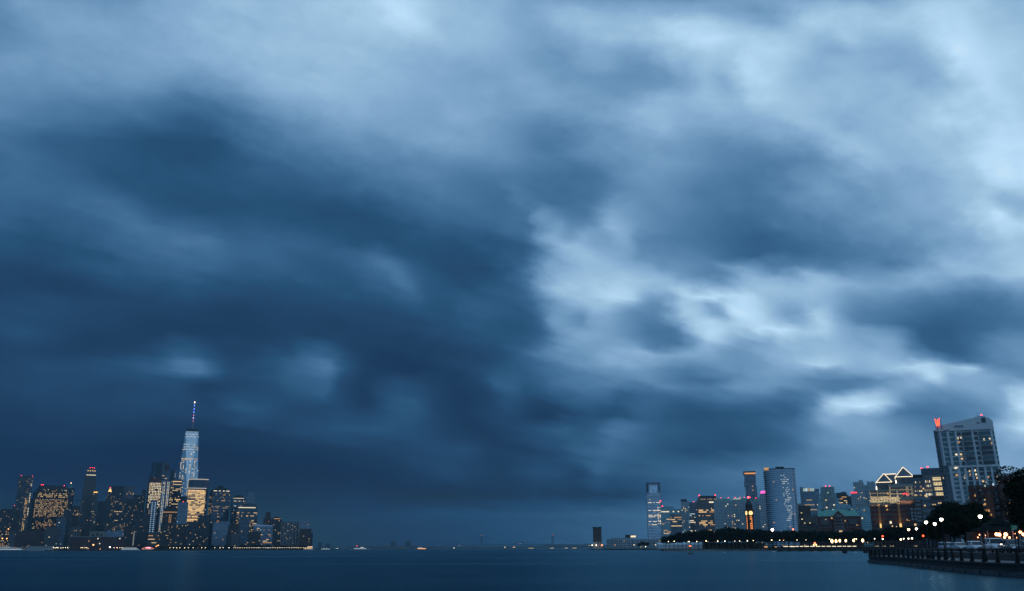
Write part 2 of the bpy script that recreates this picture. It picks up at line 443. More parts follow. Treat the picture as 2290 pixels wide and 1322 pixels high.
tc = WN.new('ShaderNodeTexCoord')
sp = WN.new('ShaderNodeSeparateXYZ')
WL.new(tc.outputs['Generated'], sp.inputs[0])
dx, dy, dz = sp.outputs
# the cloud deck as a plane overhead, drifting along one bearing: long-exposure streaks
inv = wm('DIVIDE', 1.0, wm('ADD', wm('MAXIMUM', dz, 0.0), 0.16))
qx, qy = wm('MULTIPLY', dx, inv), wm('MULTIPLY', dy, inv)
AZ = math.radians(47)
al = wm('ADD', wm('MULTIPLY', qx, math.sin(AZ)), wm('MULTIPLY', qy, math.cos(AZ)))
ac = wm('SUBTRACT', wm('MULTIPLY', qx, math.cos(AZ)), wm('MULTIPLY', qy, math.sin(AZ)))
cv = WN.new('ShaderNodeCombineXYZ')
WL.new(wm('MULTIPLY', al, 0.55), cv.inputs[0])
WL.new(wm('MULTIPLY', ac, 1.7), cv.inputs[1])
n1, c1 = wnoise(cv.outputs[0], 3.2, 3, 0.5)
n2, c2 = wnoise(cv.outputs[0], 5.0, 3, 0.5)
# puffy noise without drift, in plain direction space, for the ragged cloud edges
sc = WN.new('ShaderNodeVectorMath')
sc.operation = 'MULTIPLY'
sc.inputs[1].default_value = (1.0, 1.0, 1.7)
WL.new(tc.outputs['Generated'], sc.inputs[0])
n3, c3 = wnoise(sc.outputs[0], 16.0, 5, 0.55)
cs1 = WN.new('ShaderNodeSeparateColor')
WL.new(c1, cs1.inputs[0])
cs3 = WN.new('ShaderNodeSeparateColor')
WL.new(c3, cs3.inputs[0])
ysafe = wm('MAXIMUM', dy, 0.12)
u = wm('DIVIDE', dx, ysafe)
w = wm('DIVIDE', dz, ysafe)
# warping is weaker close to the horizon, where everything is thin bands
wf = wm('MULTIPLY_ADD', wm('MULTIPLY', w, 3.0, clamp=True), 0.68, 0.32)
du = wm('ADD', wm('MULTIPLY', wm('SUBTRACT', cs1.outputs[0], 0.5), 0.022), wm('MULTIPLY', wm('SUBTRACT', cs3.outputs[0], 0.5), 0.020))
dw = wm('ADD', wm('MULTIPLY', wm('SUBTRACT', cs1.outputs[1], 0.5), 0.016), wm('MULTIPLY', wm('SUBTRACT', cs3.outputs[1], 0.5), 0.013))
# ragged, drawn-out edges
cs2 = WN.new('ShaderNodeSeparateColor')
WL.new(c2, cs2.inputs[0])
n4, c4 = wnoise(sc.outputs[0], 42.0, 4, 0.6)
cs4 = WN.new('ShaderNodeSeparateColor')
WL.new(c4, cs4.inputs[0])
du = wm('ADD', du, wm('ADD', wm('MULTIPLY', wm('SUBTRACT', cs2.outputs[0], 0.5), 0.034), wm('MULTIPLY', wm('SUBTRACT', cs4.outputs[0], 0.5), 0.016)))
dw = wm('ADD', dw, wm('ADD', wm('MULTIPLY', wm('SUBTRACT', cs2.outputs[1], 0.5), 0.028), wm('MULTIPLY', wm('SUBTRACT', cs4.outputs[1], 0.5), 0.010)))
u = wm('ADD', u, wm('MULTIPLY', du, wf))
w = wm('ADD', w, wm('MULTIPLY', dw, wf))
U0, U1 = -0.80, 0.80
uin = wm('DIVIDE', wm('SUBTRACT', u, U0), U1 - U0)


def row_curve(y):
    n = WN.new('ShaderNodeFloatCurve')
    WL.new(uin, n.inputs['Value'])
    vals = sky_value(y, XS)
    e = np.clip((vals - 75.0) / 80.0, 0, 1)
    gain = 0.085 * (0.05 + 0.95 * min(1.0, max(0.0, (y - 180.0) / 260.0)))
    vals = np.minimum(vals * (1.0 + gain * e * e * (3 - 2 * e)), 220.0)
    c = n.mapping.curves[0]
    us = [ (ray(x, y).x - U0) / (U1 - U0) for x in XS]
    pts = [(a, b / 255.0) for a, b in zip(us, vals) if 0.0 <= a <= 1.0]
    c.points[0].location = pts[0]
    c.points[1].location = pts[-1]
    for a, b in pts[1:-1]:
        c.points.new(a, b)
    for p in c.points:
        p.handle_type = 'AUTO_CLAMPED'
    n.mapping.update()
    return n.outputs[0]


ws = [ray(1145, y).z for y in dense]
V = row_curve(dense[-1])
for k in range(len(dense) - 2, -1, -1):
    t = wm('DIVIDE', wm('SUBTRACT', w, ws[k + 1]), ws[k] - ws[k + 1], clamp=True)
    r = row_curve(dense[k])
    V = wm('ADD', V, wm('MULTIPLY', t, wm('SUBTRACT', r, V)))
# fine drift streaks and soft puffs on top
det = wm('ADD', wm('MULTIPLY', wm('SUBTRACT', n4, 0.5), 0.10), wm('ADD', wm('MULTIPLY', wm('SUBTRACT', n2, 0.5), 0.20), wm('MULTIPLY', wm('SUBTRACT', n3, 0.5), 0.14)))
V = wm('MULTIPLY', V, wm('ADD', 1.0, wm('MULTIPLY', det, wf)))
# the rest of the sky, behind and overhead: a paler deck after sunset
# (darker towards the east on the left, palest in the north-west behind)
west = wm('MULTIPLY_ADD', dx, 0.5, 0.5, clamp=True)
north = wm('MULTIPLY_ADD', dy, -0.9, 0.1, clamp=True)
BACK = wm('ADD', wm('ADD', 0.28, wm('MULTIPLY', west, 0.12)), wm('MULTIPLY', north, 0.24))
BACK = wm('ADD', wm('ADD', BACK, wm('MULTIPLY', wm('MAXIMUM', dz, 0.0), 0.10)), wm('MULTIPLY', wm('SUBTRACT', n1, 0.5), 0.4))
fb = wm('DIVIDE', wm('SUBTRACT', dy, 0.20), 0.35, clamp=True)
V = wm('ADD', wm('MULTIPLY', V, fb), wm('MULTIPLY', BACK, wm('SUBTRACT', 1.0, fb)))
ramp = WN.new('ShaderNodeValToRGB')
WL.new(V, ramp.inputs[0])


def lin(c):
    c /= 255.0
    return c / 12.92 if c <= 0.04045 else ((c + 0.055) / 1.055) ** 2.4


PAL = [(0, 0, 0, 0), (40, 15, 40, 70), (56, 25, 56, 90), (66, 33, 66, 101), (80, 39, 80, 118), (100, 57, 100, 140), (120, 77, 120, 160),
       (145, 104, 145, 184), (170, 131, 170, 206), (195, 158, 195, 224), (220, 184, 220, 247), (255, 235, 250, 255)]
cr = ramp.color_ramp
cr.elements[0].position = 0.0
cr.elements[0].color = (0, 0, 0, 1)
cr.elements[1].position = 1.0
cr.elements[1].color = (lin(235), lin(250), 1, 1)
for g, r_, gg, b_ in PAL[1:-1]:
    e = cr.elements.new(g / 255.0)
    e.color = (lin(r_), lin(gg), lin(b_), 1)
nsk = WN.new('ShaderNodeTexSky')
nsk.sky_type = 'NISHITA'
nsk.sun_disc = False
nsk.sun_elevation = SUN_EL
nsk.sun_rotation = SUN_ROT
skb = WN.new('ShaderNodeVectorMath')
skb.operation = 'SCALE'
skb.inputs['Scale'].default_value = 0.05
WL.new(nsk.outputs[0], skb.inputs[0])
mixs = WN.new('ShaderNodeMix')
mixs.data_type = 'RGBA'
mixs.inputs[0].default_value = 0.99          # cloud cover
WL.new(skb.outputs[0], mixs.inputs[6])
WL.new(ramp.outputs[0], mixs.inputs[7])
# the deck seen through the air below it keeps its own brightness: allow for the haze in front of it
HAZE_D, HAZE_C = 6.5e-5, (0.028, 0.088, 0.178)
path = wm('MINIMUM', wm('DIVIDE', 587.0, wm('MAXIMUM', dz, 0.02)), 20000.0)
tr = wm('EXPONENT', wm('MULTIPLY', path, -HAZE_D))
sub = WN.new('ShaderNodeVectorMath')
sub.operation = 'SCALE'
sub.inputs[0].default_value = HAZE_C
WL.new(wm('SUBTRACT', 1.0, tr), sub.inputs['Scale'])
dif = WN.new('ShaderNodeVectorMath')
dif.operation = 'SUBTRACT'
WL.new(mixs.outputs[2], dif.inputs[0])
WL.new(sub.outputs[0], dif.inputs[1])
div = WN.new('ShaderNodeVectorMath')
div.operation = 'SCALE'
WL.new(dif.outputs[0], div.inputs[0])
WL.new(wm('DIVIDE', 1.0, tr), div.inputs['Scale'])
low = WN.new('ShaderNodeVectorMath')
low.operation = 'SCALE'
low.inputs['Scale'].default_value = 0.35
WL.new(mixs.outputs[2], low.inputs[0])
mxv = WN.new('ShaderNodeVectorMath')
mxv.operation = 'MAXIMUM'
WL.new(div.outputs[0], mxv.inputs[0])
WL.new(low.outputs[0], mxv.inputs[1])
bg = WN.new('ShaderNodeBackground')
WL.new(mxv.outputs[0], bg.inputs[0])
bg.inputs[1].default_value = 1.0
wo = WN.new('ShaderNodeOutputWorld')
WL.new(bg.outputs[0], wo.inputs[0])
world.cycles.sampling_method = 'MANUAL'
world.cycles.sample_map_resolution = 512

sun_d = bpy.data.lights.new('sun', 'SUN')
sun_d.energy = 0.04
sun_d.angle = math.radians(20)
sun_d.color = (1.0, 0.85, 0.75)
sun = bpy.data.objects.new('sun', sun_d)
COL.objects.link(sun)
# nishita rotation is measured clockwise from +Y: the lamp points the same way
sd = Vector((math.sin(SUN_ROT) * math.cos(SUN_EL), math.cos(SUN_ROT) * math.cos(SUN_EL), math.sin(SUN_EL)))
sun.rotation_euler = sd.to_track_quat('Z', 'Y').to_euler()
# ------------------------------------------------------------------ water
wmat = bpy.data.materials.new('river_water')
wmat.use_nodes = True
nt = wmat.node_tree
b = nt.nodes['Principled BSDF']
b.inputs['Base Color'].default_value = (0.002, 0.012, 0.020, 1)
b.inputs['IOR'].default_value = 1.33
tcw = nt.nodes.new('ShaderNodeTexCoord')
mp = nt.nodes.new('ShaderNodeMapping')
mp.inputs['Rotation'].default_value = (0, 0, math.radians(-12))
mp.inputs['Scale'].default_value = (0.006, 0.016, 1)
nt.links.new(tcw.outputs['Object'], mp.inputs[0])
nz = nt.nodes.new('ShaderNodeTexNoise')
nz.inputs['Scale'].default_value = 1.0
nz.inputs['Detail'].default_value = 3
nz.inputs['Roughness'].default_value = 0.6
nz.inputs['Distortion'].default_value = 0.6
nt.links.new(mp.outputs[0], nz.inputs['Vector'])
mr = nt.nodes.new('ShaderNodeMapRange')
mr.inputs['From Min'].default_value = 0.3
mr.inputs['From Max'].default_value = 0.7
mr.inputs['To Min'].default_value = 0.20
mr.inputs['To Max'].default_value = 0.30
nt.links.new(nz.outputs['Fac'], mr.inputs['Value'])
nt.links.new(mr.outputs['Result'], b.inputs['Roughness'])
bp = nt.nodes.new('ShaderNodeBump')
bp.inputs['Strength'].default_value = 0.015
bp.inputs['Distance'].default_value = 1.0
nt.links.new(nz.outputs['Fac'], bp.inputs['Height'])
nt.links.new(bp.outputs[0], b.inputs['Normal'])
wa = MB().add([(-24000, -300, 0), (24000, -300, 0), (24000, 30000, 0), (-24000, 30000, 0)], [(0, 1, 2, 3)]).build('water', wmat)
kind(wa, 'structure')
# body colour of the river under a tinted, long-exposure sheen
out = nt.nodes['Material Output']
gls = nt.nodes.new('ShaderNodeBsdfGlossy')
gls.inputs['Color'].default_value = (0.125, 0.255, 0.33, 1)
nt.links.new(mr.outputs['Result'], gls.inputs['Roughness'])
nt.links.new(bp.outputs[0], gls.inputs['Normal'])
dfs = nt.nodes.new('ShaderNodeBsdfDiffuse')
dfs.inputs['Color'].default_value = (0.0006, 0.005, 0.009, 1)
frs = nt.nodes.new('ShaderNodeFresnel')
frs.inputs['IOR'].default_value = 1.33
mxs = nt.nodes.new('ShaderNodeMixShader')
nt.links.new(frs.outputs[0], mxs.inputs[0])
nt.links.new(dfs.outputs[0], mxs.inputs[1])
nt.links.new(gls.outputs[0], mxs.inputs[2])
nt.links.new(mxs.outputs[0], out.inputs['Surface'])

# ------------------------------------------------------------------ haze
hm = bpy.data.materials.new('haze_air')
hm.use_nodes = True
ht = hm.node_tree
for n in list(ht.nodes):
    ht.nodes.remove(n)
pv = ht.nodes.new('ShaderNodeVolumePrincipled')
pv.inputs['Color'].default_value = (0.335, 0.525, 0.60, 1)
pv.inputs['Density'].default_value = HAZE_D
pv.inputs['Anisotropy'].default_value = 0.55
ho = ht.nodes.new('ShaderNodeOutputMaterial')
ht.links.new(pv.outputs[0], ho.inputs['Volume'])
hm.cycles.homogeneous_volume = True
hm.cycles.volume_sampling = 'DISTANCE'
hb = MB().box(-12000, 12000, -150, 20000, -4, 590).build('haze', hm)
kind(hb, 'stuff')
# ------------------------------------------------------------------ shared building helpers
rng = random.Random(11)
HOME_P = 1.0
WIN = {
    'warm': glow('window_warm', (1.0, 0.70, 0.36), 0.8),
    'gold': glow('window_gold', (1.0, 0.62, 0.25), 1.25),
    'amber': glow('window_amber', (1.0, 0.52, 0.20), 0.6),
    'pale': glow('window_pale', (1.0, 0.84, 0.58), 1.15),
    'cool': glow('window_cool', (0.62, 0.85, 1.0), 0.8),
    'teal': glow('window_teal', (0.75, 0.95, 0.85), 0.45),
    'dim': glow('window_dim', (1.0, 0.70, 0.38), 0.32),
}
RED = glow('beacon_red', (1.0, 0.03, 0.05), 8.0)
_pane = {}


def pane_mesh(w, h, m, d=0.3):
    k = (round(w, 2), round(h, 2), m.name, d)
    if k not in _pane:
        _pane[k] = MB().box(-w / 2, w / 2, -d, d * 0.3, 0, h).mesh('window', m)
    return _pane[k]


def panes(root, cells, name='window', limit=100, cap=None):
    """cells: (x, y, z, w, h, rz, material, weight) in the building's own coordinates.
    the largest are parts of their own, whatever is left over is one part of kind stuff"""
    cells = sorted(cells, key=lambda c: -c[3] * c[4])
    for x, y, z, w, h, rz, m in cells[:limit]:
        o = link(name, pane_mesh(w, h, m), root, (x, y, z))
        o.rotation_euler = (0, 0, rz)
    rest = cells[limit:]
    if rest:
        by = {}
        for c in rest:
            by.setdefault(c[6].name, []).append(c)
        me = bpy.data.meshes.new(name)
        vs, fs, mi, mats = [], [], [], []
        for k, (mn, cs) in enumerate(by.items()):
            mats.append(cs[0][6])
            for x, y, z, w, h, rz, m in cs:
                ca, sa = math.cos(rz), math.sin(rz)
                n = len(vs)
                for lx, ly, lz in ((-w / 2, -.3, 0), (w / 2, -.3, 0), (w / 2, -.3, h), (-w / 2, -.3, h),
                                   (-w / 2, .1, 0), (w / 2, .1, 0), (w / 2, .1, h), (-w / 2, .1, h)):
                    vs.append((x + lx * ca - ly * sa, y + lx * sa + ly * ca, z + lz))
                for f in ((0, 1, 2, 3), (4, 0, 3, 7), (1, 5, 6, 2), (3, 2, 6, 7), (4, 5, 1, 0)):
                    fs.append(tuple(n + i for i in f))
                    mi.append(k)
        me.from_pydata(vs, [], fs)
        for m in mats:
            me.materials.append(m)
        me.polygons.foreach_set('material_index', mi)
        o = link(name, me, root)
        kind(o, 'stuff')


def lit(x0, x1, y, z0, z1, bay=4.5, storey=4.0, p=0.15, mode='home', w=0.5, h=0.45, rz=0.0, mats=('warm', 'amber', 'pale'), seed=0, ox=0, oy=0, pf=None):
    """lit windows of one face; the face runs along local x from x0 to x1 at local y, then turned by rz about (ox, oy)"""
    r = random.Random(seed + 1)
    out = []
    nb = max(1, int((x1 - x0) / bay))
    nf = max(1, int((z1 - z0) / storey))
    b = (x1 - x0) / nb
    s = (z1 - z0) / nf
    cols = [r.random() < 0.35 for _ in range(nb)]
    ca, sa = math.cos(rz), math.sin(rz)
    for k in range(nf):
        z = z0 + k * s + s * 0.25
        q = p * HOME_P if mode == 'home' and p < .5 else p
        if pf:
            q = pf((k + 0.5) / nf)
        if mode == 'office':
            q = q * r.choice((0, 0.15, 0.5, 1.0, 1.8, 2.4))
            i = 0
            while i < nb:
                if r.random() < q:
                    n = 1
                    while i + n < nb and r.random() < min(0.85, 0.35 + q * 0.5) and n < 7:
                        n += 1
                    n = min(n, nb - i)
                    xc = x0 + (i + n / 2) * b
                    out.append((xc, n * b - b * (1 - w), z, s * h))
                    i += n
                i += 1
        else:
            for i in range(nb):
                qq = q
                if mode == 'column':
                    qq = q * 4.5 if cols[i] else q * 0.1
                if r.random() < qq:
                    out.append((x0 + (i + 0.5) * b, b * w, z, s * h))
    res = []
    for xc, ww, z, hh in out:
        m = WIN[r.choice(mats)]
        res.append((ox + xc * ca - y * sa, oy + xc * sa + y * ca, z, round(ww, 1), round(hh, 1), rz, m))
    return res


def box_faces(W, D, z0, z1, side=0, cx=0.0, cy=0.0, seed=0, sp=None, **kw):
    """lit windows on the front (and one side: -1 left, +1 right) of a box centred on (cx, cy)"""
    c = lit(-W / 2, W / 2, -D / 2, z0, z1, seed=seed, ox=cx, oy=cy, **kw)
    if side:
        if sp is not None:
            kw = dict(kw, p=sp)
        c += lit(-D / 2, D / 2, -W / 2, z0, z1, seed=seed + 77, ox=cx, oy=cy, rz=(PI / 2 if side > 0 else -PI / 2), **kw)
    return c


_beacon = {}


def beacon(root, x, y, z, r=1.6):
    r = round(r * .7, 2)
    if r not in _beacon:
        _beacon[r] = MB().sphere((0, 0, 0), r, 8, 5).mesh('beacon', RED)
    return link('beacon', _beacon[r], root, (x, y, z))


class Tower:
    """a box building placed by the silhouette it has from the shore, standing at distance Y.
    yaw turns it, so that one side face shows as well"""

    def __init__(self, name, label, pxl, pxr, pyt, Y, dep=30, yaw=0.0, mat=None, group=None, pyref=None, base=0.0):
        ref = pyref if pyref is not None else pyt
        a, b = at(pxl, ref, Y), at(pxr, ref, Y)
        # direction towards the building, so that yaw is measured from facing the camera
        span = b.x - a.x
        cx = (a.x + b.x) / 2
        face = 0.0
        t = math.radians(yaw)
        self.W = max(6.0, (span - dep * abs(math.sin(t))) / math.cos(t))
        self.D = dep
        self.H = at((pxl + pxr) / 2, pyt, Y).z
        self.Y = Y
        t = t - math.atan2(cx, Y)
        self.root = thing(name, label, 'building' if 'tower' not in name else 'tower', (cx - math.sin(t) * dep / 2, Y + math.cos(t) * dep / 2, base), t, group)
        self.mat = mat
        self.base = base
        self.yaw = yaw

    def z(self, py):
        return at(1145, py, self.Y).z - self.base

    def m(self, px):
        return px / 2165.0 * self.Y

    def wall(self, z1=None, W=None, D=None, x=0.0, y=0.0, z0=-1.0, name='wall', mat=None, cham=0.0):
        W, D, z1 = W or self.W, D or self.D, self.H - self.base if z1 is None else z1
        if cham:
            c = cham
            p = [(-W / 2 + c, -D / 2), (W / 2 - c, -D / 2), (W / 2, -D / 2 + c), (W / 2, D / 2 - c), (W / 2 - c, D / 2), (-W / 2 + c, D / 2), (-W / 2, D / 2 - c), (-W / 2, -D / 2 + c)]
            b = MB().prism([(px + x, py + y) for px, py in p], z0, z1)
        else:
            b = MB().box(x - W / 2, x + W / 2, y - D / 2, y + D / 2, z0, z1)
        return b.build(name, mat or self.mat, self.root)

    def roof_bits(self, n=3, seed=0, mat=None, H=None, W=None, hh=6):
        r = random.Random(seed)
        W, H = W or self.W, H or self.H - self.base
        for k in range(n):
            w = W * r.uniform(0.12, 0.35)
            x = r.uniform(-W / 2 + w / 2, W / 2 - w / 2)
            MB().box(x - w / 2, x + w / 2, -self.D * 0.2, self.D * 0.3, H - 0.5, H + hh * r.uniform(0.4, 1.0)).build('plant_room', mat or self.mat, self.root)
        return self


# facade materials (base colours, not their look at dusk)
F = {
    'dark': facade('facade_dark_stone', (0.040, 0.042, 0.050), (0.02, 0.03, 0.045), 4, 3.8, 0.55, 0.5),
    'brown': facade('facade_brown_brick', (0.060, 0.040, 0.036), (0.015, 0.02, 0.03), 4, 3.4, 0.5, 0.5),
    'brick': facade('facade_red_brick', (0.085, 0.036, 0.032), (0.02, 0.025, 0.03), 3.6, 3.3, 0.5, 0.5),
    'stone': facade('facade_pale_stone', (0.115, 0.108, 0.10), (0.03, 0.04, 0.05), 4, 3.8, 0.5, 0.55),
    'grey': facade('facade_grey_concrete', (0.10, 0.11, 0.12), (0.03, 0.04, 0.05), 4, 3.5, 0.6, 0.55),
    'glass': facade('facade_blue_glass', (0.07, 0.095, 0.12), (0.10, 0.14, 0.185), 3, 4.0, 0.9, 0.75, 0.7, 0.12, 0.4, 0.3),
    'glassd': facade('facade_dark_glass', (0.035, 0.042, 0.052), (0.055, 0.08, 0.11), 3, 4.0, 0.9, 0.7, 0.7, 0.15, 0.5, 0.2),
    'teal': facade('facade_teal_glass', (0.30, 0.42, 0.44), (0.10, 0.24, 0.28), 3.2, 3.2, 0.75, 0.65, 0.4, 0.12, 0.5, 0.1),
    'tealstone': facade('facade_pale_concrete', (0.44, 0.50, 0.52), (0.05, 0.10, 0.13), 3.6, 3.0, 0.62, 0.5, 0.3, 0.15),
    'ribs': facade('facade_vertical_ribs', (0.11, 0.12, 0.13), (0.03, 0.04, 0.06), 5, 3.4, 0.5, 0.9),
    'tan': facade('facade_tan_brick', (0.12, 0.09, 0.07), (0.03, 0.035, 0.04), 4, 3.3, 0.5, 0.5),
}
M_ROOF = principled('roof_dark', (0.016, 0.018, 0.02), 0.9, noise=0.2, nscale=0.1)
M_STEEL = principled('steel_grey', (0.22, 0.24, 0.26), 0.45, 0.6)
M_DARKST = principled('steel_dark', (0.035, 0.04, 0.045), 0.5, 0.3)
M_CONC = principled('concrete_pale', (0.34, 0.33, 0.31), 0.85, noise=0.15, nscale=0.3)
M_WHITE = principled('white_paint', (0.75, 0.76, 0.77), 0.4)
M_COPPER = principled('copper_green', (0.12, 0.30, 0.25), 0.7, noise=0.2, nscale=0.3)
HOME_P = 0.62
# ------------------------------------------------------------------ far (eastern) shore and its skyline
land = principled('bank_earth', (0.035, 0.035, 0.032), 0.95, noise=0.3, nscale=0.02)


def sheet(name, pts, z, mat, z0=-2.0):
    o = MB().prism(pts, z0, z).build(name, mat)
    return kind(o, 'structure')


sheet('ground', [(gx(-300, 2950), 2900), (gx(20, 2900), 2880), (gx(420, 2880), 2860), (gx(690, 2900), 2900), (gx(760, 3600), 3300), (gx(770, 5200), 5200), (gx(-300, 5200), 5200)], 2.2, land)
G1 = 'towers of the far skyline'


def T(*a, **k):
    k.setdefault('group', G1)
    return Tower(*a, **k)


S = 3305.0 / 1000.0

# rippled residential slab
t = T('residential_tower', 'tall slim grey tower with rippled sides, first tall one on the skyline', 45, 74, 1065, 4200, 26, 8, F['grey'])
zs = t.z(1130)
W = t.W
pts = []
for k in range(13):
    z = zs + (t.H - zs) * k / 12
    o = 1.6 * math.sin(k * 1.35)
    pts.append([(-W / 2 + o, -13, z), (-W / 6, -13 - o, z), (W / 6, -13 + o, z), (W / 2 + o * .6, -13, z), (W / 2, 13, z), (-W / 2, 13, z)])
MB().loft(pts).build('wall', t.mat, t.root)
t.wall(zs, W * 1.18, 28, -W * .09, name='wall')
panes(t.root, lit(-W / 2, W / 2, -15, 8, t.H - 4, 4.5, 4.5, .1, 'home', mats=('warm', 'amber'), seed=1)
      + lit(W * .1, W * .3, -15.1, 10, t.z(1110), 5, 4.5, .7, 'home', mats=('gold',), seed=2) + lit(W * .36, W * .5, -15.1, t.z(1150), t.H - 30, 5, 7, .7, 'home', mats=('pale',), seed=3))
for x in (-.38, .45):
    beacon(t.root, W * x, -10, t.H + 2)

t = T('apartment_block', 'long low dark brick mass with a thin mast at the left edge', -40, 41, 1141, 3900, 40, 0, F['brown'])
t.wall()
MB().tube((gx(11, 3900) - t.root.location.x, 0, t.H - 1), (gx(11, 3900) - t.root.location.x, 0, t.z(1127)), 1.2, .5).build('mast', M_DARKST, t.root)
t.roof_bits(3, 4)
beacon(t.root, gx(11, 3900) - t.root.location.x, 0, t.z(1127))
panes(t.root, box_faces(t.W, t.D, 6, t.H, p=.03, seed=5))

# broad office block, stepped shoulders, many lit floors
t = T('office_tower', 'broad stepped office block with a dark crown and dense rows of amber windows', 79, 155, 1096, 3400, 45, 20, F['brown'], pyref=1110)
W = t.W
t.wall(t.z(1112))
t.wall(t.z(1097), W * .93, 42, W * .02)
t.wall(t.z(1090), W * .82, 38, W * .04)
MB().box(-W * .34, W * .42, -15, 15, t.z(1090) - .5, t.z(1083)).build('crown', M_DARKST, t.root)
for k in range(11):
    x = -W * .33 + W * .74 * k / 10
    MB().box(x - .8, x + .8, -16.2, -15.05, t.z(1090), t.z(1084)).build('fin', M_STEEL, t.root)
panes(t.root, box_faces(W, 45.2, t.z(1180), t.z(1113), side=1, sp=.10, bay=4.6, storey=4.6, p=.62, mode='home', w=.55, mats=('warm', 'warm', 'amber', 'dim'), seed=6,
                        pf=lambda f: .3 if f < .12 else (.15 if .2 < f < .42 else .72))
      + lit(-W * .44, W * .48, -21.3, t.z(1110), t.z(1099), 4.6, 4.6, .6, mats=('warm', 'gold'), seed=8) + lit(-W * .37, W * .44, -19.3, t.z(1097), t.z(1091), 4.6, 4.6, .35, seed=9))
for x in (-.33, -.28, .37):
    beacon(t.root, W * x, -10, t.z(1083) + 2, 2.0)

t = T('spired_tower', 'dark tower with a narrow green spire and a bright light at its tip', 150, 167, 1092, 3900, 30, 6, F['dark'])
t.wall()
W = t.W
MB().loft([[(-W * .3, -9, t.H), (W * .3, -9, t.H), (W * .3, 9, t.H), (-W * .3, 9, t.H)], [(-W * .22, -6, t.z(1086)), (W * .22, -6, t.z(1086)), (W * .22, 6, t.z(1086)), (-W * .22, 6, t.z(1086))],
           [(-.6, -.6, t.z(1078)), (.6, -.6, t.z(1078)), (.6, .6, t.z(1078)), (-.6, .6, t.z(1078))]]).build('spire', M_COPPER, t.root)
MB().sphere((0, 0, t.z(1077)), 1.8, 8, 5).build('beacon', glow('tip_light', (1, .7, .4), 4), t.root)
panes(t.root, box_faces(W, 30, 60, t.H, p=.1, seed=10))

t = T('brick_block', 'low brick block with a crane and a glowing red top floor', 162, 179, 1132, 3300, 26, 0, F['brick'])
t.wall()
panes(t.root, lit(-t.W / 2, t.W / 2, -13, t.z(1150), t.z(1138), 4, 4, .6, mats=('amber', 'gold'), seed=12) + box_faces(t.W, 26, 6, t.z(1150), p=.12, seed=13))
MB().tube((2, 0, t.H), (2, 0, t.z(1112)), .9).build('crane_mast', M_DARKST, t.root)
MB().tube((-10, 0, t.z(1116)), (18, 0, t.z(1115)), .7).build('crane_boom', M_DARKST, t.root)

# slender stone-clad tower with setbacks
t = T('stone_tower', 'tallest stone tower left of the glass spire, stepped top with red lights', 188, 214, 1069, 3700, 28, 5, F['stone'], pyref=1085)
W = t.W
t.wall(t.z(1082))
t.wall(t.z(1069), W * .93, 26)
t.wall(t.z(1059), W * .84, 24)
t.wall(t.z(1050), W * .74, 22)
MB().loft([[(-W * .36, -10, t.z(1050)), (W * .36, -10, t.z(1050)), (W * .36, 10, t.z(1050)), (-W * .36, 10, t.z(1050))], [(-W * .30, -8, t.z(1044)), (W * .30, -8, t.z(1044)), (W * .30, 8, t.z(1044)), (-W * .30, 8, t.z(1044))]]).build('crown', F['stone'], t.root)
t.wall(t.z(1160), W * 1.3, 32, -W * .1)
panes(t.root, [(W * x, -12.3, t.z(1060.5), 5, 3, 0, WIN['pale']) for x in (-.32, -.18, -.04, .1, .24, .34)] + [(W * x, -11.3, t.z(1051.5), 4, 5, 0, WIN['warm']) for x in (-.28, -.08, .12, .3)]
      + box_faces(W, 28.3, t.z(1200), t.z(1090), p=.04, seed=14))
for x in (-.12, .05, .22):
    beacon(t.root, W * x, -7, t.z(1044) + 1.6, 1.8)

t = T('crowned_tower', 'slim tower with a glowing golden crown next to the stepped stone tower', 208.5, 219, 1102, 3600, 20, 0, F['stone'])
t.wall()
MB().box(-t.W * .38, t.W * .38, -8, 8, t.H, t.z(1097)).build('crown', glow('gold_crown', (1, .5, .14), 2.2), t.root)
panes(t.root, box_faces(t.W, 20, 6, t.H - 3, p=.22, seed=16, mats=('warm', 'amber')))

t = T('dark_tower', 'plain dark slab between the gold crown and the golden spire', 219.5, 238, 1121, 3700, 30, 4, F['dark'])
t.wall()
panes(t.root, box_faces(t.W, 30, 6, t.H - 5, p=.02, seed=17))

t = T('pinnacle_tower', 'tapering tower with a golden lit pinnacle and red tip', 236, 252, 1118, 4300, 24, 0, F['dark'])
W = t.W
t.wall()
t.wall(t.z(1104), W * .78, 20)
t.wall(t.z(1097), W * .55, 16)
MB().loft([[(-W * .25, -6, t.z(1097)), (W * .25, -6, t.z(1097)), (W * .25, 6, t.z(1097)), (-W * .25, 6, t.z(1097))], [(-.8, -.8, t.z(1089)), (.8, -.8, t.z(1089)), (.8, .8, t.z(1089)), (-.8, .8, t.z(1089))]]).build('pinnacle', glow('gold_pinnacle', (1, .55, .16), 2.0), t.root)
beacon(t.root, 0, 0, t.z(1087.5), 2.2)
panes(t.root, lit(-W * .38, W * .38, -10.1, t.z(1160), t.z(1098), 4, 5, .35, mats=('warm', 'amber'), seed=18))

t = T('glass_tower', 'wide dark glass tower of two faces with a rooftop mast', 258, 304, 1087, 3900, 50, 18, F['glassd'])
W = t.W
t.wall()
MB().tube((W * .15, 0, t.H - 1), (W * .15, 0, t.z(1080)), 1, .4).build('mast', M_DARKST, t.root)
panes(t.root, box_faces(W, 50, t.z(1200), t.H - 20, side=-1, p=.07, mode='office', bay=5, storey=5, mats=('warm', 'dim'), seed=19)
      + lit(W * .1, W * .5, -25.1, t.z(1102), t.z(1095), 5, 5, .5, mats=('warm', 'dim'), seed=21))

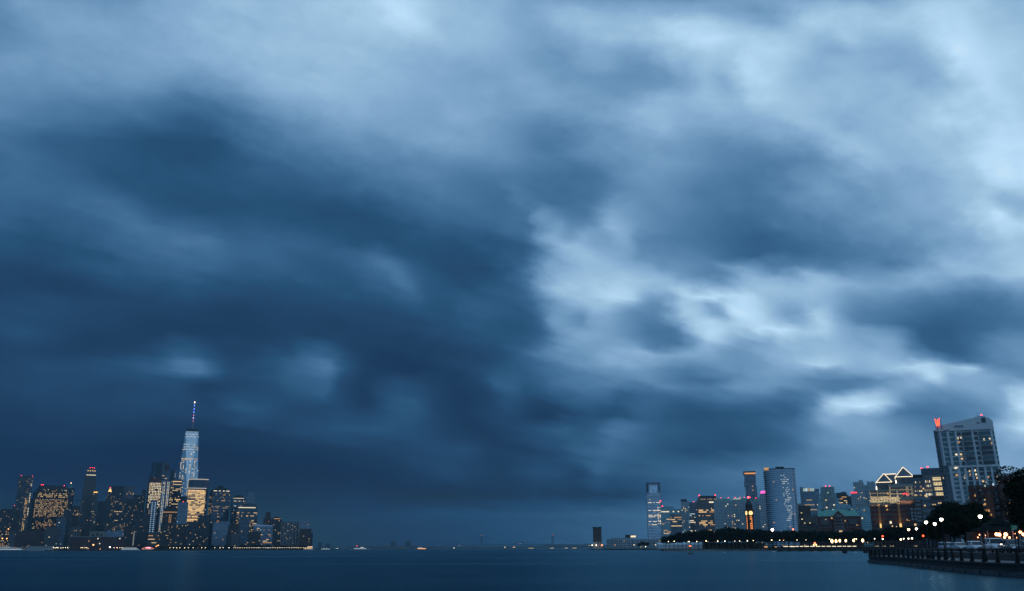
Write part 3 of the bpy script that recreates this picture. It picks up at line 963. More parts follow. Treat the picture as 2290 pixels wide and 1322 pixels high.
t = T('dark_tower', 'dark flat-topped tower in front of the wide glass one', 277, 304, 1116, 3500, 34, 0, F['dark'])
t.wall()
panes(t.root, box_faces(t.W, 34, 6, t.H - 5, p=.16, seed=22, mats=('warm', 'amber')))
t = T('dark_tower', 'dark tower with a narrow raised corner beside the lit red frame', 300, 324, 1107, 3600, 34, 0, F['dark'])
t.wall()
t.wall(t.z(1092), t.W * .32, 16, t.W * .36, 4, name='stair_tower')
panes(t.root, box_faces(t.W, 34, 6, t.H - 5, p=.14, seed=23, mats=('warm', 'amber')))

# very tall unfinished glass tower with a crane
t = T('glass_tower', 'tall unfinished glass tower with a crane on its roof', 341, 381, 1046, 3600, 48, 16, F['glass'], pyref=1050)
W = t.W
t.wall(t.z(1056), W * 1.04, 50)
t.wall(t.z(1032), W * .92, 44, W * .03)
for k in range(7):
    x = -W * .40 + W * .84 * k / 6
    MB().box(x - .7, x + .7, -22.9, -22.05, t.z(1056), t.z(1031)).build('fin', M_DARKST, t.root)
MB().box(W * .2, W * .49, -20, 20, t.z(1032) - .3, t.z(1030.5)).build('roof_frame', M_DARKST, t.root)
MB().box(W * .24, W * .5, -25.6, -25.06, t.z(1049), t.z(1037)).build('louvre', principled('louvre_red', (.12, .05, .05), .7), t.root)
MB().tube((W * .25, 0, t.z(1032)), (W * .25, 0, t.z(1026)), 1.2).build('crane_mast', M_DARKST, t.root)
MB().tube((W * .05, 0, t.z(1028)), (W * .5, 0, t.z(1029.5)), 1).build('crane_boom', M_DARKST, t.root)
panes(t.root, box_faces(W * 1.04, 50, t.z(1160), t.z(1060), side=1, sp=.35, p=.10, mode='office', bay=5, storey=5, seed=25, mats=('warm', 'pale')))

t = T('framed_tower', 'reddish concrete frame tower under construction, nearly every bay lit pale yellow', 333, 362, 1067, 3300, 30, 10, F['brown'], pyref=1085)
W = t.W
t.wall(t.z(1075))
t.wall(t.z(1067), W * .82, 26, name='wall')
panes(t.root, box_faces(W, 30, t.z(1135), t.z(1077), side=1, sp=.05, p=.86, bay=5.0, storey=5.4, w=.6, h=.6, mats=('pale', 'pale', 'warm'), seed=27, pf=lambda f: .55 if f < .25 else .9)
      + box_faces(W, 30, 8, t.z(1138), p=.5, mode='column', bay=5, storey=5, seed=28, mats=('warm', 'amber')))
MB().box(-W * .43, W * .43, -13.6, -13.05, t.z(1075), t.z(1067.5)).build('netting', principled('net_red', (.16, .05, .05), .9), t.root)

t = T('glass_tower', 'pale glass tower glowing in columns right of the red frame', 362, 380, 1075, 3450, 30, 0, F['glass'])
t.wall()
panes(t.root, box_faces(t.W, 30, 8, t.H - 3, p=.22, mode='column', bay=4.5, storey=5, seed=29, mats=('pale', 'cool', 'pale')))

t = T('slim_tower', 'slim blue tower with two vertical strings of small lights', 338, 352, 1119, 3120, 22, 0, F['glass'])
t.wall()
for x in (-.25, .2):
    panes(t.root, [(t.W * x, -11.1, z, 2.6, 2.6, 0, WIN['cool']) for z in np.arange(12, t.H - 4, 6.5)])

t = T('dark_tower', 'broad dim block under the red frame at the waterfront', 302, 336, 1149, 3050, 40, 0, F['dark'])
t.wall()
t.roof_bits(2, 3)
panes(t.root, box_faces(t.W, 40, 6, t.H - 5, p=.06, seed=30, mats=('amber', 'dim')))
t = T('low_block', 'low amber-lit block behind the quay below the red frame', 333, 376, 1190, 2980, 30, 0, F['tan'])
t.wall()
panes(t.root, box_faces(t.W, 30, 5, t.H - 3, p=.3, bay=5, storey=5, mode='office', seed=31, mats=('amber', 'warm')))

# faceted glass tower: square base turning into a rotated square
Y0 = 3450
t = T('skyscraper', 'tallest faceted glass skyscraper with a spire lit blue and pink', 409.5, 437.5, 962, Y0, 44, 0, None)
r = t.root
r.location = (at(423.5, 962, Y0).x, Y0 + 32, 0)
# what the water side shows: one inverted bright facet, two flanking upright ones
zb, zt = t.z(1108), t.z(962)
B = 31.5
BB = 27.0
base = [(-BB, -BB), (BB, -BB), (BB, BB), (-BB, BB)]
r.rotation_euler.z = math.radians(63)
top = [(0, -B), (B, 0), (0, B), (-B, 0)]
bm_ = MB()
vs = [(x, y, zb) for x, y in base] + [(x, y, zt) for x, y in top]
fs = []
for k in range(4):
    fs.append((k, (k + 1) % 4, 4 + k))
    fs.append((4 + k, (k + 1) % 4, 4 + (k + 1) % 4))
fs.append((4, 5, 6, 7))
bm_.add(vs, fs)
mg = facade('facade_mirror_glass', (0.40, 0.44, 0.48), (0.95, 0.95, 0.93), 3, 4.2, 0.96, 0.9, 0.97, 0.10, 0.8, 0.06)
bm_.build('curtain_wall', mg, r)
MB().box(-BB, BB, -BB, BB, -1, zb).build('podium', F['glassd'], r)
pr = B / math.sqrt(2)
s45 = math.sqrt(.5)


def rot45(x, y):
    return ((x - y) * s45, (x + y) * s45)


MB().prism([rot45(-pr - .4, -pr - .4), rot45(pr + .4, -pr - .4), rot45(pr + .4, pr + .4), rot45(-pr - .4, pr + .4)], zt + .2, t.z(957)).build('parapet', M_DARKST, r)
MB().lathe(0, 0, [(19, t.z(957)), (19, t.z(955.5)), (17, t.z(955.4)), (6, t.z(955.3))], 24).build('crown_ring', M_DARKST, r)
sp_ = MB()
zz = [t.z(p) for p in (956, 942, 938, 893)]
sp_.cyl(0, 0, zz[0], zz[1], 3.4, 2.2, 8).cyl(0, 0, zz[1], zz[2], 4.2, 2.4, 8).cyl(0, 0, zz[2], zz[3], 1.35, .6, 8)
spire = sp_.build('spire', M_STEEL, r)
LEDB, LEDP = glow('spire_blue', (.12, .22, 1.0), 3), glow('spire_pink', (1.0, .2, .4), 1.2)
LEDW = glow('spire_tip', (1.0, .75, .45), 5)
for py, m in ((937, LEDP), (930, glow('spire_lilac', (.7, .5, 1.0), 2)), (924, LEDP), (917, LEDB), (910, LEDB), (902, LEDB), (895, LEDW)):
    MB().cyl(0, 0, t.z(py + 1.5), t.z(py - 1.5), 1.5, 1.5, 8).build('spire_light', m, spire)
cam_dir = math.atan2(-r.location.x, 0 - r.location.y)
# lit floors. the camera-facing facet is in the turned frame: work in that frame
inv = Matrix.Rotation(-r.rotation_euler.z, 4, 'Z')


def sky_cells(f0, f1, p, seed, mats, xs, wd=3.2, hh=2.6, back=1.0):
    rr = random.Random(seed)
    out = []
    z = t.z(f0)
    while z < t.z(f1):
        fr = (z - zb) / (zt - zb)
        for x0, x1 in xs(fr):
            x = x0
            while x < x1:
                if rr.random() < p:
                    # distance of the skin from the axis along this sight line: on the flank or the front facet
                    wtop = pr * fr
                    yf = -(44.5 - (44.5 - pr) * fr) if abs(x) > 900 else None
                    out.append((x, z, wd, hh, rr.choice(mats)))
                x += 4.2
        z += 4.6
    return out


def skin_y(x, fr):
    """front surface of the octagon section (camera frame) at offset x"""
    # corners in the camera frame: base corners at +-45 deg, top corners on the axes
    a = base
    b = top
    ring = []
    for k in range(4):
        ring.append((a[k], b[k], b[(k - 1) % 4]))
    sec = []
    for k in range(4):
        # at height fr: base corner k moves towards both neighbours' top corners
        p0 = Vector(a[k])
        sec.append(p0.lerp(Vector(b[(k - 1) % 4]), fr))
        sec.append(p0.lerp(Vector(b[k]), fr))
    c, s_ = math.cos(r.rotation_euler.z), math.sin(r.rotation_euler.z)
    q = [Vector((p.x * c - p.y * s_, p.x * s_ + p.y * c)) for p in sec]
    best = 1e9
    ang = 0
    n = len(q)
    for i in range(n):
        p0, p1 = q[i], q[(i + 1) % n]
        if min(p0.x, p1.x) - 1e-6 <= x <= max(p0.x, p1.x) + 1e-6 and abs(p1.x - p0.x) > 1e-6:
            f = (x - p0.x) / (p1.x - p0.x)
            y = p0.y + (p1.y - p0.y) * f
            if y < best:
                best = y
                ang = math.atan2(p1.y - p0.y, p1.x - p0.x)
                if p1.x < p0.x:
                    ang += PI
    return (best, ang) if best < 1e8 else None


cells = []
rr = random.Random(5)
z = zb + 3
while z < zt - 4:
    py_f = z
    fr = (z - zb) / (zt - zb)
    # width of the bright facet at this height
    for k in range(-11, 12):
        x = k * 4.1
        sk = skin_y(x, fr)
        if sk is None:
            continue
        y, ang = sk
        inner = abs(x) < pr * fr * 1.0
        p = 0.0
        if fr > .90:
            p = .75 if int((z - zb) / 4.7) % 2 and .905 < fr < .975 else 0
            mt = 'cool'
        elif .70 < fr < .80:
            p = .8 if int((z - zb) / 4.7) % 2 else .1
            mt = 'cool' if inner else 'warm'
        elif .63 < fr <= .70:
            p = .10
            mt = 'pale'
        elif .28 < fr <= .63:
            p = (.45 if k == 0 and fr < .5 else .015) if inner else (.6 if k % 3 == 0 else .05)
            mt = rr.choice(('pale', 'warm'))
            if .545 < fr < .575:
                p, mt = .8, 'warm'
        elif fr <= .28:
            p = .02 if inner else (.5 if k % 3 == 0 else .10)
            mt = 'warm'
        else:
            mt = 'pale'
        if rr.random() < p:
            c, s_ = math.cos(-r.rotation_euler.z), math.sin(-r.rotation_euler.z)
            xx, yy = x, y - .25
            cells.append((xx * c - yy * s_, xx * s_ + yy * c, z, 3.0, 2.6, ang - r.rotation_euler.z, WIN[mt] if mt != 'cool' else glow('window_daylight', (.75, .85, .9), .75)))
    z += 4.7
panes(r, cells)

t = T('office_block', 'block with bands of amber floors at the foot of the tallest tower', 386, 409, 1072, 3300, 30, 10, F['glassd'])
t.wall()
panes(t.root, box_faces(t.W, 30, 60, t.H - 5, side=-1, p=.5, mode='office', bay=4.5, storey=5, seed=33, mats=('warm', 'gold', 'warm')))
t = T('glass_tower', 'slanted blue glass tower with two columns of white lights', 381, 397, 1051, 3700, 28, -8, F['glass'])
t.wall()
panes(t.root, box_faces(t.W, 28, 100, t.H - 5, side=0, p=.13, mode='column', bay=4, storey=6, seed=34, mats=('pale', 'cool')))

t = T('brick_tower', 'stepped art deco brick tower with a red-lit upper storey', 366, 398, 1129, 3130, 36, 0, F['brick'], pyref=1140)
W = t.W
t.wall(t.z(1142))
t.wall(t.z(1134), W * .86, 32)
t.wall(t.z(1129), W * .66, 26)
panes(t.root, [(W * x, -18.2, t.z(1144.5), 2.6, 3.4, 0, WIN['amber']) for x in np.linspace(-.46, .46, 12)] + [(W * x, -18.2, z, 2, 5, 0, WIN['amber']) for x in (-.05, .05) for z in np.arange(t.z(1172), t.z(1152), 7)]
      + box_faces(W, 36.2, 6, t.z(1150), p=.06, seed=35, mats=('amber', 'dim')))
t = T('glass_block', 'cold blue glass block in front of the tallest tower', 399, 421, 1123, 3060, 26, 0, F['glass'])
t.wall()
panes(t.root, box_faces(t.W, 26, 6, t.H - 5, p=.06, bay=4, seed=36, mats=('pale', 'cool')))
beacon(t.root, 0, -13, t.H + 1.5)
t = T('low_block', 'dull brick block on the quay under the art deco tower', 362, 420, 1172, 2990, 30, 0, F['brown'])
t.wall()
t.roof_bits(3, 9)
panes(t.root, box_faces(t.W, 30, 5, t.H - 3, p=.10, bay=5, seed=37, mats=('warm', 'amber')))

# golden office block: curved rear slab and a lower lit front
t = T('office_tower', 'curved office block with its whole lower front lit golden', 424, 467, 1073, 3100, 40, 4, F['glassd'])
W = t.W
zlow = t.z(1091)
pts = [(-W / 2, 20), (-W / 2, -10)] + [(-W / 2 + W * f, -10 - 9 * math.sin(PI * (.15 + .6 * f))) for f in (.2, .4, .6, .8)] + [(W / 2, -14), (W / 2, 20)]
pts.reverse()
MB().prism([(x, y) for x, y in pts], -1, t.H).build('wall', t.mat, t.root)
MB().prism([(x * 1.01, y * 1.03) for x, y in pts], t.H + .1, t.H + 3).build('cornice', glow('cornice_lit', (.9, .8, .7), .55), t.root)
MB().box(-W * .56, W * .40, -26, -16, -1, zlow).build('wall', t.mat, t.root)
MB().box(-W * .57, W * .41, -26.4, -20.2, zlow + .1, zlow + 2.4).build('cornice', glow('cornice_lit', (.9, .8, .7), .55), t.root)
gold = []
rr = random.Random(9)
z = t.z(1168)
while z < zlow - 7:
    x = -W * .54
    while x < W * .38:
        n = rr.choice((1, 2, 2, 3, 4))
        ww = min(4.6 * n, W * .385 - x)
        if rr.random() < .93 and ww > 1.5 and not (z < t.z(1150) and x > W * .12 and rr.random() < .6):
            gold.append((x + ww / 2, -26.2, z, round(ww - .7, 1), 3.1, 0, rr.choice((WIN['gold'], WIN['gold'], WIN['warm'], WIN['dim']))))
        x += 4.6 * n
    z += 4.6
panes(t.root, gold)
panes(t.root, lit(W * .40, W * .48, -17.8, t.z(1165), t.z(1085), 4, 5, .3, seed=38, mats=('dim', 'warm')) + lit(-W * .45, W * .45, -20.3, t.z(1087), t.z(1076), 8, 5, .25, 'office', seed=39, mats=('dim',)), limit=60)

# pyramid-roofed tower
t = T('pyramid_roofed_tower', 'square office tower with a dark pyramid roof', 473.5, 518, 1094, 3100, 46, 12, F['glassd'], pyref=1100)
W = t.W
t.wall(t.z(1098))
t.wall(t.z(1094), W * .92, 42)
MB().loft([[(-W * .45, -21, t.z(1094)), (W * .45, -21, t.z(1094)), (W * .45, 21, t.z(1094)), (-W * .45, 21, t.z(1094))], [(-.5, -.5, t.z(1083)), (.5, -.5, t.z(1083)), (.5, .5, t.z(1083)), (-.5, .5, t.z(1083))]]).build('roof', M_ROOF, t.root)
panes(t.root, box_faces(W, 46, t.z(1175), t.z(1100), side=-1, sp=.3, p=.20, mode='office', bay=4.5, storey=4.6, seed=40, mats=('dim', 'amber', 'warm'), pf=lambda f: .28 if .45 < f < .75 else .12)
      + [(x * W, -21.2, t.z(1097), 5, 2.4, 0, WIN['pale']) for x in (-.4, -.31, -.1, .12, .3, .4)])

# domed tower
t = T('domed_tower', 'office tower with a dark dome ringed by light', 519, 551, 1115, 3250, 40, 8, F['glassd'])
W = t.W
t.wall()
MB().lathe(W * .02, 0, [(W * .40, t.z(1115)), (W * .40, t.z(1111)), (W * .37, t.z(1109.5)), (W * .27, t.z(1106.5)), (W * .12, t.z(1105)), (.4, t.z(1104.6))], 20).build('dome', M_ROOF, t.root, True)
MB().lathe(W * .02, 0, [(W * .415, t.z(1113.6)), (W * .415, t.z(1112))], 20).build('light_ring', glow('ring_lit', (1, .86, .62), 1.0), t.root)
panes(t.root, box_faces(W, 40, t.z(1190), t.H - 3, p=.16, mode='office', bay=4.5, storey=4.6, seed=42, mats=('dim', 'cool')) + lit(-W / 2, W / 2, -20.1, t.z(1121), t.z(1117), 4, 5, .7, mats=('pale', 'dim'), seed=43))

t = T('glass_tower', 'slim blue tower standing alone behind the domed one', 552, 571, 1100, 3700, 30, 5, F['glass'])
t.wall()
MB().box(-t.W * .5, -t.W * .35, -14, 14, t.H - .4, t.H + 5).build('fin', M_DARKST, t.root)
panes(t.root, box_faces(t.W, 30, t.z(1160), t.H - 3, p=.03, seed=44, mats=('dim',)))

t = T('stepped_tower', 'office tower with rounded stepped shoulders and a white-lit cornice', 527, 579, 1133, 3050, 46, 12, F['glassd'], pyref=1140)
W = t.W
t.wall(t.z(1139))
t.wall(t.z(1131), W * .88, 42, W * .03)
t.wall(t.z(1126), W * .50, 34, W * .18)
MB().lathe(W * .18, 0, [(W * .24, t.z(1126)), (W * .2, t.z(1124.5)), (W * .08, t.z(1123.6))], 16).build('roof', M_ROOF, t.root)
MB().box(-W * .42, W * .40, -21.4, -21.05, t.z(1134.5), t.z(1132.5)).build('light_strip', glow('ring_lit', (1, .86, .62), 1.0), t.root)
panes(t.root, box_faces(W, 46, t.z(1195), t.z(1140), side=1, sp=.2, p=.36, mode='office', bay=4.5, storey=4.6, seed=45, mats=('warm', 'gold', 'dim')))

for lab, a in (
    ('short pale glass block with a bright sloped roof edge', (566, 612, 1177, 2960, 40, 6, 'glass', .16, 'office')),
    ('dark riverside apartment tower left of the golden block foot', (419, 445, 1166, 2990, 30, 0, 'dark', .10, 'home')),
    ('dark riverside apartment tower with a raised roof block under the golden front', (443, 469, 1153, 3010, 30, 0, 'dark', .16, 'home')),
    ('grey riverside block before the pyramid-roofed tower', (476, 515, 1169, 2980, 36, 6, 'glass', .07, 'home')),
    ('narrow brown block between the pyramid roof and the stepped shoulders', (515, 536, 1173, 2970, 26, 0, 'brown', .12, 'home')),
    ('plain glass slab in front of the stepped shoulders', (534, 559, 1155, 2990, 26, 0, 'glassd', .08, 'home')),
    ('small pale block low on the quay beside the glass slab', (518, 536, 1194, 2930, 20, 0, 'grey', .06, 'home')),
    ('low brick block hugging the quay right of the glass slab', (557, 583, 1190, 2940, 26, 0, 'brown', .05, 'home')),
):
    l, rr_, py, Y, dep, yaw, fm, p, mode = a
    t = T('apartment_block' if mode == 'home' else 'office_block', lab, l, rr_, py, Y, dep, yaw, F[fm])
    t.wall()
    if 'raised' in lab:
        t.wall(t.z(1150), t.W * .4, 14, -t.W * .1, name='plant_room')
    elif 'sloped' in lab:
        MB().profile([(-t.W * .46, t.H), (t.W * .46, t.H), (t.W * .46, t.H + 3), (-t.W * .46, t.H + 6)], -18, 18).build('roof', principled('roof_glass', (.4, .48, .55), .25, .7), t.root)
    else:
        t.roof_bits(2, l, hh=5)
    panes(t.root, box_faces(t.W, dep, 6, t.H - 4, p=p, mode=mode, bay=4.6, storey=4.6, seed=l, mats=('warm', 'amber', 'warm', 'dim')))

t = T('brick_tower', 'reddish stepped tower, first of the last group before open water', 590, 607, 1152, 3050, 26, 0, F['brick'])
t.wall(t.z(1156))
t.wall(t.z(1143.5), t.W * .64, 18, t.W * .06)
t.wall(t.z(1170), t.W * 1.4, 30, -t.W * .2)
panes(t.root, box_faces(t.W, 26, 6, t.z(1160), p=.04, seed=50))
t = T('brick_tower', 'dark tower with a lit ring under its hipped crown', 607.5, 630, 1161, 2980, 30, 0, F['dark'])
W = t.W
t.wall()
MB().loft([[(-W * .44, -13, t.H), (W * .44, -13, t.H), (W * .44, 13, t.H), (-W * .44, 13, t.H)], [(-W * .2, -6, t.z(1154)), (W * .2, -6, t.z(1154)), (W * .2, 6, t.z(1154)), (-W * .2, 6, t.z(1154))]]).build('roof', M_ROOF, t.root)
panes(t.root, [(W * x, -12.4, t.z(1159.5), 3, 2.4, 0, WIN['amber']) for x in (-.2, -.1, 0, .1, .2, .3)] + box_faces(W, 30, 6, t.H - 3, p=.14, seed=51, mats=('warm', 'amber')))
t = T('ribbed_slab', 'wide grey apartment slab with pale vertical ribs', 629, 670, 1168, 2960, 24, 0, F['ribs'])
W = t.W
t.wall()
for x, w_, pz in ((-.36, .2, 1164.5), (-.02, .16, 1165.5), (.3, .22, 1167)):
    t.wall(t.z(pz), W * w_, 20, W * x, name='plant_room')
for k in range(7):
    x = -W * .47 + W * .94 * k / 6
    MB().box(x - .9, x + .9, -13.4, -12.05, 4, t.H - 1).build('rib', M_CONC, t.root)
panes(t.root, box_faces(W, 24, 6, t.H - 3, p=.14, bay=4, seed=52, mats=('warm', 'amber')))
t = T('wedge_tower', 'glass wedge-topped tower, last tall one before open water', 670, 692, 1166, 3000, 26, 0, F['glass'])
W = t.W
MB().profile([(-W / 2, -1), (W / 2, -1), (W / 2, t.z(1159)), (-W * .1, t.z(1161)), (-W * .1, t.z(1166)), (-W / 2, t.z(1166))], -13, 13).build('wall', F['glass'], t.root)
panes(t.root, box_faces(W, 26, 6, t.H - 3, p=.06, seed=53))
t = T('brick_tower', 'red brick block stepping down to the open water', 669, 700, 1181, 2900, 30, 0, F['brick'])
W = t.W
t.wall(t.z(1190))
t.wall(t.z(1181), W * .82, 26, -W * .02)
panes(t.root, box_faces(W, 30, 6, t.z(1190), p=.14, bay=4, seed=54, mats=('warm', 'amber')))

# low quarter at the left edge
for lab, a in (
    ('low block at the left edge with bright amber window rows', (-12, 24, 1184, 2950, 30, 'brown', .6)),
    ('flat white-roofed shed next to the bright amber block', (22, 42, 1188, 2960, 30, 'grey', .15)),
    ('long flat dark brick warehouse on the far quay', (40, 104, 1188, 2980, 50, 'brick', .04)),
    ('dim square block with a few green windows above the quay', (103, 131, 1179, 2990, 40, 'stone', .08)),
    ('narrow dark tower right behind the green-windowed block', (128, 148, 1158, 3100, 40, 'glassd', .10)),
    ('dark block below the spired tower', (144, 164, 1142, 3250, 40, 'dark', .04)),
    ('pale apartment grid block low behind the quay', (157, 182, 1179, 3000, 30, 'stone', .10)),
    ('grey tower foot under the stepped stone tower', (180, 204, 1160, 3200, 30, 'dark', .10)),
    ('slim dark block with a single bright pipe on its side', (190, 212, 1176, 3050, 24, 'brown', .05)),
    ('dark block beside the pale ventilation tower', (234, 252, 1166, 3150, 30, 'dark', .06)),
    ('low lit terrace block under the wide glass tower', (236, 274, 1170, 3100, 30, 'tan', .25)),
    ('long blue-grey terminal shed right of the ventilation tower', (234, 276, 1188, 2960, 40, 'glass', .03)),
    ('brown block with a bright stair column near the quay', (274, 306, 1178, 2980, 30, 'brown', .12)),
):
    l, rr_, py, Y, dep, fm, p = a
    t = T('low_block', lab, l, rr_, py, Y, dep, 0, F[fm])
    t.wall()
    t.roof_bits(2, l + 3, hh=4)
    panes(t.root, box_faces(t.W, dep, 4, t.H - 3, p=p, bay=5, storey=4.6, seed=l + 60, mats=('amber', 'warm') if 'amber' in lab else (('teal', 'pale') if 'green' in lab else ('warm', 'amber', 'dim'))))
    if 'pipe' in lab or 'stair' in lab:
        MB().box(t.W * .30, t.W * .36, -dep / 2 - 1.2, -dep / 2 - .1, 8, t.H * .8).build('stair_light' if 'stair' in lab else 'pipe', glow('stair_lit', (.8, .85, .8), .3), t.root)

# ventilation tower on the far pier
t = T('ventilation_tower', 'square pale stone ventilation tower with tall slots on the far pier', 202, 235, 1188, 2900, 30, 0, principled('vent_stone', (.30, .27, .22), .9, noise=.15, nscale=.1))
W = t.W
t.wall()
MB().box(-W * .54, W * .54, -16.5, 16.5, t.H + .1, t.H + 2.2).build('cornice', M_ROOF, t.root)
for x in (-.26, .26):
    MB().box(W * x - 3, W * x + 3, -15.5, -15.05, t.H * .35, t.H * .85).build('louvre', M_DARKST, t.root)
MB().box(-W * .08, W * .08, -15.5, -15.05, t.H * .75, t.H * .9).build('louvre', M_DARKST, t.root)

t = T('pier_shed', 'long flat pier shed with a pale roof edge along the far quay', 163, 276, 1201, 2890, 24, 0, F['brick'])
t.wall()
MB().box(-t.W / 2 - 1, t.W / 2 + 1, -13, 13, t.H + .1, t.H + 1.8).build('roof', M_STEEL, t.root)
panes(t.root, box_faces(t.W, 24, 3, t.H - 1, p=.05, bay=6, storey=6, seed=70))
t = T('pier_shed', 'low pale ferry shed at the left end of the far quay', 62, 118, 1222, 2870, 20, 0, principled('shed_white', (.4, .42, .42), .6))
t.wall()
MB().box(-t.W / 2 - 1, t.W / 2 + 1, -11, 11, t.H + .1, t.H + 1.2).build('roof', M_STEEL, t.root)
HOME_P = 0.85
# ------------------------------------------------------------------ far narrows: low hills, bridge, distant blocks
far = principled('far_land', (0.03, 0.04, 0.045), 0.95)
hb_ = MB()
for seg, (pa, pb, Y, hh) in enumerate(((700, 1010, 11000, 34), (960, 1330, 12000, 34), (1180, 1420, 14000, 60))):
    n = 26
    r = random.Random(seg)
    rows0, rows1 = [], []
    for k in range(n + 1):
        f = k / n
        x = gx(pa + (pb - pa) * f, Y)
        h = hh * (0.45 + 0.35 * math.sin(f * PI) + r.uniform(0, .35))
        rows0.append((x, Y, -3))
        rows1.append((x, Y + 150, h))
    vs = rows0 + rows1 + [(p[0], Y + 900, h_[2] * .8) for p, h_ in zip(rows0, rows1)]
    fs = []
    for k in range(n):
        fs.append((k, k + 1, n + 2 + k, n + 1 + k))
        fs.append((n + 1 + k, n + 2 + k, 2 * n + 3 + k, 2 * n + 2 + k))
    kind(MB().add(vs, fs).build('hills', far), 'structure')

for lab, l, rr_, py in (('blocky silhouette on the hazy far shore, left of a pair', 873, 885, 1211), ('blocky silhouette on the hazy far shore, right of a pair', 906.5, 919.5, 1210)):
    t = Tower('far_tower', lab, l, rr_, py, 12000, 40, 0, F['dark'], 'hazy blocks on the far shore')
    t.wall()
    t.wall(t.H + 6, t.W * .4, 20, t.W * .1, name='plant_room')
for lab, l, rr_, py in (('low hazy block among the trees just right of the skyline', 712, 720, 1214), ('faint low hump of a building on the far shore by the skyline', 728, 738, 1217)):
    t = Tower('far_block', lab, l, rr_, py, 9000, 40, 0, F['dark'], 'hazy blocks on the far shore')
    t.wall()
    t.roof_bits(2, l)

# suspension bridge
YB = 14500
bt = thing('suspension_bridge', 'long suspension bridge faint in the haze between two tall towers', 'bridge', (0, 0, 0))
mbr = principled('bridge_steel', (0.03, 0.045, 0.06), 0.8)
deck_z = hz(1217, YB, 1150)
tops = []
for px, py in ((1077, 1198), (1235.5, 1198)):
    p = at(px, py, YB)
    tops.append(p)
    o = MB().box(p.x - 14, p.x - 5, YB - 16, YB + 16, -2, p.z).box(p.x + 5, p.x + 14, YB - 16, YB + 16, -2, p.z).box(p.x - 5, p.x + 5, YB - 12, YB + 12, p.z - 14, p.z).box(p.x - 5, p.x + 5, YB - 12, YB + 12, p.z * .62, p.z * .66)
    o.build('tower', mbr, bt)
    link('beacon', MB().sphere((0, 0, 0), 5, 8, 5).mesh('beacon', glow('bridge_red', (1, .08, .06), 3)), bt, (p.x, YB - 17, p.z + 4))
L0, L1 = gx(985, YB), gx(1330, YB)
pts = []
for k in range(41):
    f = k / 40
    x = L0 + (L1 - L0) * f
    z = deck_z + 12 * (1 - ((x - (tops[0].x + tops[1].x) / 2) / ((L1 - L0) / 2)) ** 2)
    pts.append((x, YB, z - 16))
dk = MB()
for a, b_ in zip(pts, pts[1:]):
    dk.loft([[(a[0], YB - 16, a[2] - 5), (a[0], YB + 16, a[2] - 5), (a[0], YB + 16, a[2] + 5), (a[0], YB - 16, a[2] + 5)], [(b_[0], YB - 16, b_[2] - 5), (b_[0], YB + 16, b_[2] - 5), (b_[0], YB + 16, b_[2] + 5), (b_[0], YB - 16, b_[2] + 5)]])
dk.build('deck', mbr, bt)


def sag(a, b_, low):
    return [(a[0] + (b_[0] - a[0]) * f, YB, a[1] + (b_[1] - a[1]) * f - 4 * low * f * (1 - f)) for f in np.linspace(0, 1, 17)]


span = tops[0].z - deck_z
for a, b_, lo in (((tops[0].x, tops[0].z), (tops[1].x, tops[1].z), span * .85), ((L0, deck_z - 10), (tops[0].x, tops[0].z), span * .12), ((tops[1].x, tops[1].z), (L1, deck_z - 10), span * .12)):
    MB().poly_tube(sag(a, b_, lo), 2.0, 5).build('cable', mbr, bt)
hang = MB()
for p in sag((tops[0].x, tops[0].z), (tops[1].x, tops[1].z), span * .85)[1:-1]:
    hang.tube((p[0], YB, p[2]), (p[0], YB, deck_z - 8), .8, .8, 4)
hang.build('hanger', mbr, bt)

# ------------------------------------------------------------------ near (western) shore: land
sheet('ground', [(gx(1352, 1680), 1660), (gx(1500, 1640), 1640), (gx(1480, 1120), 1130), (gx(1484, 900), 905), (gx(1700, 900), 890), (gx(1960, 860), 850), (gx(2150, 640), 600), (gx(2160, 420), 420),
                  (700, 300), (3000, 300), (3000, 6000), (gx(1440, 6000), 6000), (gx(1440, 3000), 3000), (gx(1352, 1900), 1900)], 1.9, land)

# ventilation tower standing in the river
t = Tower('ventilation_tower', 'lone brown ventilation tower on a white base standing in the river', 1326, 1345, 1181.5, 1500, 13, 0, None, pyref=1190)
W = t.W
vb = facade('vent_brick', (.13, .10, .085), (.09, .07, .06), .8, 40, .4, .98, 0, .8)
MB().box(-W / 2, W / 2, -6.5, 6.5, t.z(1213), t.H).build('wall', vb, t.root)
MB().box(-W * .52, -W * .04, -7, 7, t.H + .1, t.z(1179)).build('parapet', M_DARKST, t.root)
MB().box(W * .04, W * .52, -7, 7, t.H + .1, t.z(1179)).build('parapet', M_DARKST, t.root)
MB().box(-W * .47, W * .53, -6.8, 6.8, 2.0, t.z(1213) - .1).build('base', M_CONC, t.root)
MB().box(-W * .98, W * 1.3, -10, 10, .9, 2.0).build('platform', M_DARKST, t.root)
for x in np.linspace(-.9, 1.2, 8):
    MB().cyl(W * x, -9, -2, .9, .45).build('pile', M_DARKST, t.root)
MB().box(-.8, .8, -7.1, -6.85, t.z(1217), t.z(1215)).build('door', M_DARKST, t.root)
for x, m, s_ in ((-.62, 'pale', .8), (-.15, 'pale', .8), (.53, 'amber', .9), (-1.0, 'warm', .3)):
    MB().sphere((W * x, -9.4, t.z(1220)), s_, 8, 5).build('lamp', glow('deck_lamp_' + m, {'pale': (1, .85, .6), 'amber': (1, .35, .1), 'warm': (1, .7, .3)}[m], 5), t.root)

